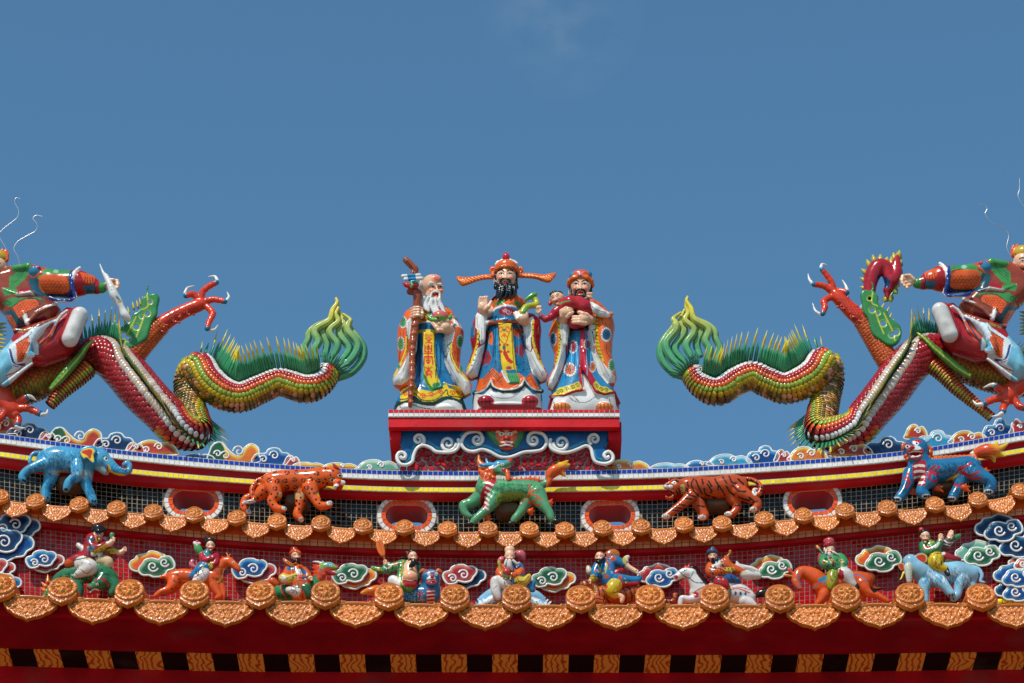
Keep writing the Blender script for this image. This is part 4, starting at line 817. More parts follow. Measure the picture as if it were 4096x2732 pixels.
s.path(D3(f, [(335, 590), (365, 565), (392, 515)], (100, 106, 108)), (10, 8.5, 6), SKIN, 4)
s.cone((*f(725, 720)[0], 76), (*f(690, 680)[0], 104), 19, 24, SKIN, 8)
for a, b_ in [((640, 680), (612, 625)), ((650, 670), (630, 615)), ((665, 660), (650, 615)), ((680, 650), (668, 620))]: s.path(D3(f, [(a[0] + 30, a[1] + 10), a, b_], (106, 118, 114)), (9, 7.4, 6), SKIN, 2)
s.path(D3(f, [(725, 680), (725, 640), (712, 600)], (104, 112, 116)), (10, 8, 6), SKIN, 4)
face(s, *f(528, 248)[0], 34, 70, .05, open_=.09); s.build('body', st)
s = Sculpt(YG, 2.2); BK = '#14181c'
s.infl(f(440, 385, 500, 350, 533, 345, 590, 355, 640, 375, 640, 440, 600, 475, 500, 490, 385, 505, 430, 460), 26, 22, BK, 6, 58)
for p in [(470, 380, 470, 430, 440, 490), (505, 365, 500, 420, 470, 490), (535, 360, 545, 420, 520, 485), (570, 370, 575, 420, 570, 480), (610, 375, 615, 420, 610, 470)]: s.path([(*q, 86) for q in f(*p)], (5, 7, 4), BK, 2, sm=3)
for u in (-1, 1): s.path(D3(f, [(522 + u * 8, 292), (522 + u * 38, 305), (528 + u * 48, 345), (530 + u * 55, 390)], (80, 80, 76, 78)), (2.6, 4, 4, 5), BK, 2, sm=3); s.path(D3(f, [(533 + u * 88, 210), (533 + u * 95, 270), (533 + u * 92, 330), (533 + u * 96, 380)], (30, 36, 36, 44)), (8, 7, 7, 10), BK, 4)
s.build('beard', st)
s = Sculpt(YG, 2.2); HO = '#e0641f'
s.ell((*f(535, 200)[0], 26), (47, 47, 34), HO, 8); s.path(D3(f, [(432, 230), (450, 205), (490, 188), (535, 182), (580, 186), (620, 202), (640, 228)], (30, 52, 68, 74, 68, 52, 30)), 9, HO, 5)
for u in (-1, 1): s.ell((*f(537 + u * 130, 215)[0], 20), (13, 10, 18), HO, 5); s.ell((*f(537 + u * 122, 265)[0], 22), (12, 10, 12), HO, 5); s.ell((*f(537 + u * 130, 215)[0], 30), (6, 5, 9), HO, 3, sub=True)
for x, y in ((440, 160), (468, 135), (492, 122), (575, 120), (600, 130), (632, 150), (450, 140), (618, 138)): s.ell((*f(x, y)[0], 36), 6.5, WHT, 2)
s.ell((*f(533, 90)[0], 26), (15, 15, 16), '#c02433', 3); s.cone((*f(533, 75)[0], 26), (*f(531, 38)[0], 26), 8, 1.5, '#c02433', 6)
for x, y, r_ in ((533, 168, 9), (533, 130, 5), (470, 155, 4.5), (598, 155, 4.5)): s.ell((*f(x, y)[0], 66 - abs(x - 533) * .3), (r_ * 1.2, 6, r_ * .8), '#174f63', 2)
for u in (-1, 1):
    s.line(curl(*f(533 + u * 45, 175)[0], 9, 90, 1, u), 2.4, '#6a2a12'); s.line(curl(*f(533 + u * 80, 185)[0], 8, 90, 1, u), 2.4, '#6a2a12'); s.line(f(533 + u * 5, 195, 533 + u * 50, 200, 533 + u * 90, 240), 2.4, '#6a2a12')
    s.line(curl(*f(537 + u * 130, 215)[0], 10, 0, 1, u), 2.6, '#6a2a12')
s.build('hat', st)
for u, p, w in ((-1, [(415, 282), (330, 282), (250, 298), (170, 318), (110, 322), (62, 290)], (9, 10, 11, 16, 18, 7)), (1, [(660, 270), (740, 268), (820, 276), (890, 292), (950, 290), (1005, 255)], (9, 10, 11, 15, 18, 7))):
    s = Sculpt(YG, 2.2); pts = cm([(*q, r_) for q, r_ in zip(f(*[v for a in p for v in a]), w)], 5); m_ = len(pts)
    ol = np.concatenate([pts[:, :2] + [0, -1] * pts[:, 2:3] * .95, (pts[:, :2] + [0, 1] * pts[:, 2:3] * .95)[::-1]])
    s.infl(ol, 8, 6, HO, 4, 16)
    for k in range(3, m_ - 3, 2): s.path([(pts[k, 0] - 8, pts[k, 1] - pts[k, 2] * .4, 24), (pts[k, 0], pts[k, 1], 26), (pts[k, 0] + 8, pts[k, 1] + pts[k, 2] * .4, 24)], 2.2, '#ef8a3a', 1.5)
    s.build('hat_wing', st)
s = Sculpt(YG, 2.2)
s.path(D3(f, [(690, 620), (720, 570), (770, 552), (820, 545), (815, 500), (790, 475)], (116, 110, 104, 100, 98, 98)), (13, 13, 11, 12, 10, 8), '#b5b02c', 4, sm=3)
s.infl(f(705, 500, 740, 460, 775, 432, 832, 430, 825, 460, 770, 490, 715, 520), 11, 10, '#5fa83c', 4, 104); s.fill(f(670, 640, 700, 580, 740, 545, 730, 600, 700, 640), '#5fae52'); s.fill(f(700, 510, 770, 436, 800, 432, 790, 470, 720, 515), '#55a244'); s.build('sceptre', st)

# ---------------------------------------------------------------- statue carrying a child
g3 = Z(2100, 1050, 2.6125); f = g3; D = lambda *p, f=g3, d=0: [(*q, d) for q in f(*p)]
st = thing('child_bearing_statue', 'short bearded robed statue with flat cap carrying a small child in red', 'statue', P(2330, 1704, YG), 'three robed statues on the pedestal')
s = Sculpt(YG, 2.6)
s.infl(f(390, 440, 760, 440, 740, 700, 760, 950, 850, 1240, 930, 1340, 985, 1470, 985, 1720, 230, 1720, 235, 1520, 265, 1400, 330, 1270, 420, 1020, 450, 750), 88, 88, '#2a7fae', 10)
s.ell((*f(600, 520)[0], 5), (92, 62, 60), '#df6422', 20)
s.infl(f(340, 570, 280, 640, 245, 750, 265, 850, 310, 960, 290, 1120, 222, 1260, 240, 1320, 290, 1350, 350, 1290, 430, 1020, 465, 800, 460, 640, 400, 600), 52, 48, '#df6422', 6, 34)
s.infl(f(750, 470, 850, 500, 920, 580, 942, 680, 915, 830, 910, 980, 945, 1120, 962, 1220, 935, 1290, 870, 1300, 800, 1200, 720, 1000, 690, 850, 700, 640), 58, 50, '#df6422', 6, 34)
s.cone((*f(420, 680)[0], 66), (*f(415, 850)[0], 66), 19, 12, WHT, 8); s.cone((*f(690, 690)[0], 66), (*f(700, 870)[0], 66), 18, 12, WHT, 8)
s.path(D(400, 930, 340, 1090, 265, 1260, d=94), (5, 12, 12), '#cfc5ba', 6, True); s.path(D(740, 950, 800, 1090, 900, 1220, d=98), (5, 12, 13), '#cfc5ba', 6, True)
s.path(D3(f, [(600, 720), (590, 900), (575, 1100), (590, 1300), (610, 1330)], (92, 96, 98, 98, 96)), 7, '#b52030', 4); s.path(D3(f, [(612, 730), (615, 950), (640, 1120), (700, 1240), (745, 1350)], (92, 96, 100, 98, 96)), (7, 11, 14, 14, 11), '#b52030', 4)
s.path(D3(f, [(270, 1400), (400, 1390), (520, 1345), (615, 1330)], (50, 80, 92, 96)), 8, '#a82028', 4); s.path(D3(f, [(745, 1350), (830, 1375), (925, 1360), (975, 1470)], (96, 84, 56, 30)), 9, '#a82028', 4)
for x in (470, 500, 540, 690): s.path(D(x, 860, x - 14, 1000, x - 30, 1200, d=98), (2, 3.4, 5), '#2a7fae', 4, True)
for u in (0, 1): s.ell((*f(385 + 445 * u, 1510)[0], 70), (34, 22, 20), '#dd7838', 4)
s.fill(f(225, 1420, 290, 1400, 420, 1400, 520, 1360, 615, 1345, 640, 1290, 745, 1365, 830, 1390, 930, 1370, 990, 1470, 990, 1720, 225, 1720), WHT); s.fill(f(588, 1170, 620, 1165, 720, 1340, 700, 1400, 612, 1345), WHT)
s.fill(f(225, 1430, 262, 1400, 300, 1420, 262, 1540, 225, 1540), '#8f1f26'); s.fill(f(930, 1360, 990, 1440, 995, 1560, 955, 1500), '#8f1f26')
for u in (0, 1): s.dot(*f(385 + 445 * u, 1512)[0], 36, '#dd7838', 20); [s.line(f(350 + 445 * u + 35 * k, 1475, 345 + 445 * u + 40 * k, 1530), 2.6, '#3a2412') for k in range(3)]
s.line(f(460, 1400, 520, 1450, 640, 1460, 740, 1400), 2.8, '#5a564f'); s.line(f(500, 1390, 560, 1450), 2.6, '#4a4a48'); s.line(f(300, 1460, 320, 1520), 2.6, '#24302c'); s.line(f(880, 1420, 900, 1500), 2.6, '#24302c')
s.fill(f(280, 1390, 350, 1310, 470, 1280, 560, 1240, 600, 1310, 520, 1330, 400, 1375), '#dcc23a'); s.fill(f(735, 1230, 790, 1290, 860, 1300, 915, 1345, 830, 1365, 745, 1330, 715, 1280), '#dcc23a')
for x, y in ((380, 1345), (440, 1325), (500, 1305), (550, 1285), (340, 1360), (750, 1290), (800, 1325), (850, 1335)): s.line(curl(*f(x, y)[0], 9, 200, 1.2), 3, '#2c4a24')
s.fill(f(470, 650, 665, 650, 662, 710, 470, 715), '#11202a'); s.line(f(470, 715, 570, 705, 665, 690), 4, '#8f1f26')
for u in (0, 1): pass
s.fill(f(320, 590, 360, 620, 370, 800, 400, 870, 435, 850, 465, 800, 462, 640, 380, 620), WHT); s.fill(f(370, 810, 400, 880, 435, 860, 430, 980, 380, 1140, 290, 1330, 240, 1310, 245, 1240, 330, 1050, 372, 900), WHT)
s.fill(f(700, 560, 740, 570, 735, 690, 705, 720, 725, 850, 705, 905, 680, 880, 665, 800, 670, 690), WHT); s.fill(f(690, 910, 725, 870, 770, 990, 860, 1100, 945, 1190, 935, 1255, 860, 1265, 770, 1160, 720, 1030), WHT)
s.line(f(330, 610, 358, 700, 365, 850, 345, 980, 305, 1090), 9, '#d9bd2c'); s.line(f(750, 560, 745, 700, 765, 880, 810, 1020), 12, '#d9bd2c')
for k in range(12): s.dot(*f(350 + 12 * math.sin(k / 12 * 3) - max(0, k - 7) * 9, 640 + 36 * k)[0], 2.6, '#26301c'); s.line(f(742 + (k > 6) * (k - 6) * 8, 570 + 38 * k, 762 + (k > 6) * (k - 6) * 8, 578 + 38 * k), 3.4, '#26301c', 0)
s.line(f(368, 760, 370, 805, 385, 800), 3, '#1b1b1b'); s.line(f(738, 700, 706, 715, 728, 850), 3, '#1b1b1b')
for a in [(295, 800, 14, 30, '#1f5f86'), (500, 880, 20, 28, '#c03a40'), (650, 855, 14, 22, '#c03a40'), (468, 1118, 26, 28, '#e07038'), (705, 1090, 15, 24, '#e07038'), (850, 752, 22, 30, '#1f5f86'), (908, 1075, 15, 28, '#4a8f4a'), (298, 1080, 6, 18, '#c03a40')]: medal(s, *f(a[0], a[1])[0], a[2], a[4], a[3], ink='#3a1a14')
for p in [(840, 620, 850, 660), (850, 850, 860, 950, 900, 1000), (800, 590, 815, 640)]: s.line(f(*p), 2.6, '#7a2c10')
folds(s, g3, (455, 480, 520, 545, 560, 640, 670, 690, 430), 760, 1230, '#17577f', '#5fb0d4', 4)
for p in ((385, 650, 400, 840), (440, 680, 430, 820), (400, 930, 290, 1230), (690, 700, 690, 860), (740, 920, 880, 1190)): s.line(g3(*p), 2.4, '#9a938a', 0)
s.build('robe', st)
s = Sculpt(YG, 2.2)
s.ell((*f(582, 250)[0], 30), (42, 46, 47), SKIN, 8); s.cone((*f(582, 320)[0], 16), (*f(582, 500)[0], 0), 30, 40, SKIN); s.ell((*f(582, 320)[0], 40), (34, 34, 24), SKIN, 10)
for u in (-1, 1): s.ell((*f(582 + u * 112, 320)[0], 20), (7, 10, 18), SKIN, 4)
s.cone((*f(540, 520)[0], 0), (*f(400, 600)[0], 70), 26, 20, SKIN); s.cone((*f(630, 520)[0], 0), (*f(690, 600)[0], 70), 26, 20, SKIN)
s.cone((*f(400, 600)[0], 80), (*f(430, 525)[0], 112), 22, 24, SKIN, 8); s.cone((*f(680, 590)[0], 80), (*f(600, 600)[0], 118), 22, 24, SKIN, 8)
for k, (a, b_) in enumerate([((390, 510), (455, 462)), ((420, 520), (485, 468)), ((430, 545), (492, 490)), ((440, 570), (500, 520))]): s.path(D3(f, [a, ((a[0] + b_[0]) / 2, (a[1] + b_[1]) / 2 - 6), b_], (118, 128, 122)), (9, 7.6, 6), SKIN, 2)
s.path(D3(f, [(385, 560), (375, 510), (400, 475)], (112, 118, 116)), (9, 8, 6), SKIN, 3)
for k, (a, b_) in enumerate([((650, 560), (562, 520)), ((640, 585), (505, 570)), ((630, 610), (500, 600)), ((630, 635), (505, 628))]): s.path(D3(f, [a, ((a[0] + b_[0]) / 2, (a[1] + b_[1]) / 2 - 4), b_], (124, 134, 128)), (10, 8.4, 7), SKIN, 2)
s.path(D3(f, [(690, 590), (640, 545), (570, 520)], (116, 128, 132)), (10, 9, 7), SKIN, 3)
face(s, *f(577, 225)[0], 35, 70, .05, open_=.12); s.build('body', st)
s = Sculpt(YG, 2.2)
s.infl(f(515, 380, 540, 350, 582, 340, 625, 350, 640, 380, 600, 405, 550, 402), 18, 14, BK, 4, 66)
for u in (-1, 1): s.path(D3(f, [(574 + u * 6, 278), (577 + u * 40, 290), (580 + u * 55, 330), (580 + u * 66, 385)], (84, 82, 76, 72)), (2.4, 4, 4, 5), BK, 2, sm=3); s.path(D3(f, [(582 + u * 100, 190), (582 + u * 106, 260), (582 + u * 100, 370)], (30, 34, 40)), (7, 6, 6), BK, 4)
s.path(D3(f, [(560, 350), (565, 375), (560, 400)], (88, 90, 84)), (5, 7, 4), BK, 2); s.path(D3(f, [(595, 352), (600, 375), (605, 400)], (88, 90, 84)), (5, 7, 4), BK, 2); s.build('beard', st)
s = Sculpt(YG, 2.2)
s.ell((*f(582, 165)[0], 22), (46, 46, 32), '#c9502a', 8); s.path(D3(f, [(465, 240), (475, 195), (510, 165), (575, 150), (640, 162), (685, 195), (697, 240)], (26, 46, 64, 72, 64, 46, 26)), 12, '#df6422', 5); s.path(D3(f, [(480, 185), (520, 145), (578, 132), (640, 142), (680, 185)], (40, 54, 62, 54, 40)), 7, '#c04a28', 4)
s.ell((*f(578, 112)[0], 52), (26, 12, 13), '#b8303a', 4); s.ell((*f(660, 125)[0], 40), (16, 16, 14), '#2a86a8', 5); s.ell((*f(500, 135)[0], 40), (14, 16, 14), '#2a86a8', 5); s.ell((*f(572, 142)[0], 80), (9, 5, 5), '#174f63', 2)
for u in (-1, 1): s.ell((*f(578 + u * 75, 172)[0], 62), 5, '#a0303a', 2); s.line(f(578 + u * 20, 160, 578 + u * 60, 175, 578 + u * 105, 215), 2.4, '#7a2c10'); s.ell((*f(580 + u * 118, 220)[0], 24), (6, 10, 16), '#b8303a', 4)
for k in range(-3, 4): s.line(f(578, 122, 578 + 16 * k, 92), 2, '#e08a90', 0)
s.build('cap', st)
s = Sculpt(YG, 2.2); CR = '#b3202c'
s.path(D3(f, [(390, 450), (470, 430), (560, 430), (620, 470), (660, 500)], (104, 112, 112, 110, 104)), (26, 30, 28, 30, 24), CR, 10); s.path(D3(f, [(400, 450), (320, 520), (270, 570), (215, 595), (165, 565)], (110, 108, 106, 104, 106)), (20, 18, 14, 12, 10), CR, 6)
s.path(D3(f, [(560, 420), (600, 425), (650, 390)], (120, 126, 122)), (14, 13, 10), CR, 5); s.path(D3(f, [(480, 580), (520, 640), (600, 640)], (100, 100, 100)), (18, 20, 16), CR, 10)
s.path(D3(f, [(690, 450), (740, 490), (800, 530), (850, 545)], (112, 112, 106, 96)), (16, 18, 16, 14), WHT, 6); s.cone((*f(850, 550)[0], 90), (*f(900, 540)[0], 84), 12, 10, '#dd7838', 3)
s.line(f(320, 455, 400, 415, 470, 400), 6, '#5a9a4a'); s.line(f(630, 375, 685, 395), 7, '#173f4f'); s.line(f(150, 545, 185, 590), 6, '#173f4f'); s.line(f(500, 490, 580, 470, 640, 440), 2.4, '#4a1015'); s.line(f(560, 500, 640, 480, 700, 490), 2.4, '#4a1015'); s.line(f(700, 460, 760, 500, 850, 520), 2.4, '#4a4a48')
cb = s.build('child_clothes', st)
s = Sculpt(YG, 2.0)
s.ell((*f(335, 380)[0], 104), (30, 30, 27), SKIN, 6); s.ell((*f(345, 415)[0], 108), (20, 20, 16), SKIN, 8); s.cone((*f(360, 420)[0], 96), (*f(430, 450)[0], 100), 14, 18, SKIN)
s.ell((*f(265, 425)[0], 96), (6, 8, 10), '#dd5a3a', 3); s.cone((*f(430, 450)[0], 100), (*f(200, 590)[0], 102), 12, 7, SKIN); s.cone((*f(430, 450)[0], 104), (*f(660, 380)[0], 118), 12, 8, SKIN)
s.ell((*f(140, 505)[0], 106), (11, 8, 16), SKIN, 4); [s.path(D3(f, [(130 + 10 * k, 500), (125 + 12 * k, 470), (135 + 10 * k, 455)], (110, 116, 114)), (4.4, 4, 3.4), SKIN, 1.5) for k in range(4)]; s.path(D3(f, [(150, 525), (165, 505), (160, 485)], (112, 116, 114)), (4.6, 4, 3.4), SKIN, 2)
s.ell((*f(675, 345)[0], 122), (13, 9, 13), SKIN, 4); [s.path(D3(f, [(650 + 14 * k, 345), (652 + 14 * k, 325), (656 + 14 * k, 318)], (128, 134, 130)), (4.4, 4, 3.4), SKIN, 1.5) for k in range(4)]; s.path(D3(f, [(690, 360), (668, 358), (655, 350)], (130, 136, 134)), (4.6, 4, 3.4), SKIN, 2)
face(s, *f(315, 362)[0], 21, 128, .1, roll=-20, open_=.14); s.fill(f(255, 335, 275, 308, 310, 303, 300, 320, 280, 322, 268, 350), '#17181a'); ch = s.build('child', st); s = Sculpt(YG, 2.0); s.ell((*f(288, 338)[0], 106), (13, 16, 12), '#17181a', 3, rot=30); s.ell((*f(310, 318)[0], 106), (13, 14, 8), '#17181a', 3); s.ell((*f(378, 325)[0], 98), (8, 8, 8), '#c23a2a', 3); s.ell((*f(262, 428)[0], 100), (8, 8, 12), '#c23a2a', 3); s.ell((*f(352, 318)[0], 100), (14, 12, 6), '#17181a', 3); s.build('hair', ch)
# ================================================================ the two mosaic dragons and their riders
L1 = Z(0, 750, 1.568); L2 = Z(650, 1000, 1.845); R4 = Z(2550, 1000, 1.845); R5 = Z(3100, 650, 1.4257)
MIX = ['#8a7a2a', '#c08a22', '#cf9a78', '#5f5c2c', '#a8671f', '#7d6a30', '#4f4a26']
PAL_T = [['#d6d2ce'], ['#a81f2a'], ['#d2591c'], ['#93a838'], ['#c4a51a']] + [MIX] * 5
PAL_S = [['#bdb2a8', '#bfa28c'], ['#a0202a'], ['#9a1a24'], ['#a8242c'], ['#8f1c22']] + [['#8f3420', '#a8451f']] * 4
PAL_D = [['#c4bcb2'], ['#7f2018'], ['#8f2f1c'], ['#b85418'], ['#c05f1c'], ['#a8861c'], ['#7f7a2a']] + [MIX] * 3
PAL_O = [['#c9531a', '#c04c18', '#d4601f']] * 10
def frames(ctl, n=10):
    """ctl rows: x, y, depth, radius, dorsal (right, up, towards viewer), palette mix; returns world centres, tangents, dorsals"""
    a = np.array(ctl, float); q = cm(a, n); c = P(q[:, 0], q[:, 1], q[:, 2]); D_ = np.stack([q[:, 4], -q[:, 6], -q[:, 5]], 1)
    seg = np.linalg.norm(np.diff(c, axis=0), axis=1); cum = np.concatenate([[0], np.cumsum(seg)])
    return c, D_, q[:, 3] / S * .93, q[:, 7], cum
RAW = [None]
def at_len(fr, ls):
    c, D_, r, m_, cum = fr; g_ = lambda v: np.stack([np.interp(ls, cum, v[:, k]) for k in range(3)], 1)
    C = g_(c); Dd = g_(D_); R = np.interp(ls, cum, r); M = np.interp(ls, cum, m_)
    T = g_(np.gradient(c, axis=0)); T /= np.linalg.norm(T, axis=1)[:, None]
    RAW[0] = Dd / np.linalg.norm(Dd, axis=1)[:, None]; Dd = Dd - (Dd * T).sum(1)[:, None] * T; Dd /= np.linalg.norm(Dd, axis=1)[:, None]; return C, T, Dd, np.cross(T, Dd), R, M
DISC = [(math.cos(t), math.sin(t)) for t in np.arange(10) * 2 * math.pi / 10]
def scales(mb, fr, pals, step, size, gap0=.31, seed=1, lift=.42):
    """overlapping porcelain discs laid in strips of one colour along the body"""
    rg = np.random.default_rng(seed); C, T, Dd, B, R, M = at_len(fr, np.arange(step / 2, fr[4][-1], step)); V, F = [], []
    d = np.array(DISC); W_ = .335
    for i in range(len(C)):
        pal = pals[int(round(M[i]))]
        for sd_ in (-1, 1):
            for k in range(10):
                ph = sd_ * (gap0 + W_ * (k + (.5 if M[i] > .5 and i % 2 and k else 0)))
                if abs(ph) > 3.2: continue
                cs = pal[min(k, len(pal) - 1)]; col = cs[(i * 7 // 5 + k) % len(cs)] if len(cs) < 4 else cs[rg.integers(len(cs))]
                nrm = math.cos(ph) * Dd[i] + math.sin(ph) * B[i]; tan = -math.sin(ph) * Dd[i] + math.cos(ph) * B[i]
                ax_ = T[i] * math.cos(lift) + nrm * math.sin(lift); nn = nrm * math.cos(lift) - T[i] * math.sin(lift)
                sz = max(size, R[i] * W_ * .60) * (1.18 if M[i] > .5 else 1) * (1 + rg.normal(0, .04)); p = C[i] + nrm * R[i] + T[i] * rg.normal(0, .05) * size
                rim = p + (d[:, :1] * ax_ + d[:, 1:] * tan * .95) * sz; V.append(rim - nn * sz * .10); V.append(rim * .9 + p * .1 + nn * sz * .07); V.append((p + nn * sz * .11)[None]); F.append(col)
    V = np.array([np.concatenate(V[3 * k:3 * k + 3]) for k in range(len(F))]); n = len(F); j = np.arange(10); j2 = (j + 1) % 10
    f4 = np.stack([j, j2, 10 + j2, 10 + j], 1); f3 = np.stack([10 + j, 10 + j2, 0 * j + 20], 1); o = np.arange(n)[:, None, None] * 21
    hc = {c: hx(c) for p in pals for cs in p for c in cs}; cols = np.array([hc[c] for c in F]) * (1 + rg.normal(0, .09, (n, 1)))
    base = mb.n; mb.add(V.reshape(-1, 3), (f4[None] + o).reshape(-1, 4), EDGE(cols)); mb.f.append(((f3[None] + o).reshape(-1, 3)) + base)
def EDGE(cols):
    c = np.repeat(cols, 21, 0).reshape(-1, 21, 3); c[:, :10] = hx('#6a4630'); return c.reshape(-1, 3)          # unglazed rims, darkened in colour to read as shade between the discs
def core(mb, fr, col, k=.93):
    C, T, Dd, B, R, M = at_len(fr, np.linspace(0, fr[4][-1], 90)); n = 20; an = np.arange(n) * 2 * math.pi / n
    V = C[:, None] + (R * k)[:, None, None] * (np.cos(an)[None, :, None] * Dd[:, None] + np.sin(an)[None, :, None] * B[:, None]); m_ = len(C)
    i, j = np.meshgrid(np.arange(m_ - 1), np.arange(n), indexing='ij'); q = (j + 1) % n
    mb.add(V.reshape(-1, 3), np.stack([i * n + j, i * n + q, (i + 1) * n + q, (i + 1) * n + j], -1).reshape(-1, 4), hx(col))
    for e in (0, m_ - 1): mb.add(np.concatenate([V[e], C[e][None]]), [(k_, (k_ + 1) % n, n) for k_ in range(n)], hx(col))
def leaf(mb, a, dr, side, ln, w, th, c0, c1, bend=None, ws=(.75, 1, .62, .05)):
    """pointed porcelain blade from a along dr"""
    nrm = np.cross(dr, side); ks = (0, .35, .7, 1); V, C = [], []
    for k, ww in zip(ks, ws):
        p = a + dr * ln * k + (bend * k * k if bend is not None else 0)
        for u, v in ((-1, 0), (0, 1), (1, 0), (0, -1)): V.append(p + side * u * w * ww + nrm * v * th * ww); C.append(c0 * (1 - k) + c1 * k)
    F = [(4 * k + j, 4 * k + (j + 1) % 4, 4 * k + 4 + (j + 1) % 4, 4 * k + 4 + j) for k in range(3) for j in range(4)] + [(0, 3, 2, 1), (12, 13, 14, 15)]
    mb.add(V, F, np.array(C))
def fin(mb, fr, s0, s1, lg, ly, prof, step=9.5):
    """green blades with yellow spikes behind; prof rows: control index, length factor, lean"""
    cum = fr[4]; pr = np.array(prof, float); ks = np.interp(pr[:, 0] * 10, np.arange(len(cum)), cum)
    ls = np.arange(s0, s1, step / S); C, T, Dd, B, R, M = at_len(fr, ls); g1_, g2_, y1, y2 = hx('#2f7a52'), hx('#3f9a66'), hx('#c9a81c'), hx('#e6cf3a'); rg = np.random.default_rng(5)
    w = np.hanning(19); w /= w.sum(); sm_ = lambda v: np.stack([np.convolve(np.pad(v[:, k], 9, mode='edge'), w, 'valid') for k in range(3)], 1); Ds, Ts = sm_(RAW[0] * .75 + Dd * .25), sm_(T)
    for i in range(len(ls)):
        e, ln = np.interp(ls[i], ks, pr[:, 1]), np.interp(ls[i], ks, pr[:, 2]); dr = Ds[i] + Ts[i] * ln + B[i] * rg.normal(0, .02); dr /= np.linalg.norm(dr); a = C[i] + Dd[i] * R[i] * .92
        leaf(mb, a, dr, T[i], lg / S * e * rg.uniform(.93, 1.07), 7.4 / S, 2.2 / S, g1_ * rg.uniform(.8, 1.2), g2_, ws=(.9, 1, .85, .05))
        if i % 2 == 0: leaf(mb, a + np.array([0, 3 / S, 0]), dr, T[i], ly / S * e * rg.uniform(.93, 1.07), 6.2 / S, 2.6 / S, y1, y2, bend=T[i] * .008, ws=(.8, 1, .75, .08))
def lobed(mb, pts, r, cols, n=20, lobes=6):
    base = mb.n; tube(mb, pts, r, cols, n); V = mb.v[0 if False else len(mb.v) - 3]
    c = np.asarray(pts)[:, None]; an = np.arange(n) * 2 * math.pi / n
    V = V.reshape(len(pts), n, 3); V[:] = c + (V - c) * (1 + .13 * np.cos(lobes * an))[None, :, None]
def toe(s, pts, claw, r, c='#d23c1e'):
    s.path(pts, np.linspace(r, r * .72, len(pts)), c, 6, sm=3)
    for t in np.linspace(.25, .9, 4):
        k = t * (len(pts) - 1); i = int(k); w = k - i; j = min(i + 1, len(pts) - 1); s.ell(tuple(pts[i][q] * (1 - w) + pts[j][q] * w for q in range(3)), r * 1.06 - 2 * t, c, 3)
    s.ell(pts[-1], r * .85, '#1f6a8c', 2)
def claws(parent, Y0, lst, r):
    for a, b, c in lst:
        s = Sculpt(Y0, 2.2); s.path([a, b, c], (r, r * .7, 1.6), '#d8d2cb', 2, sm=4); s.build('claw', parent)
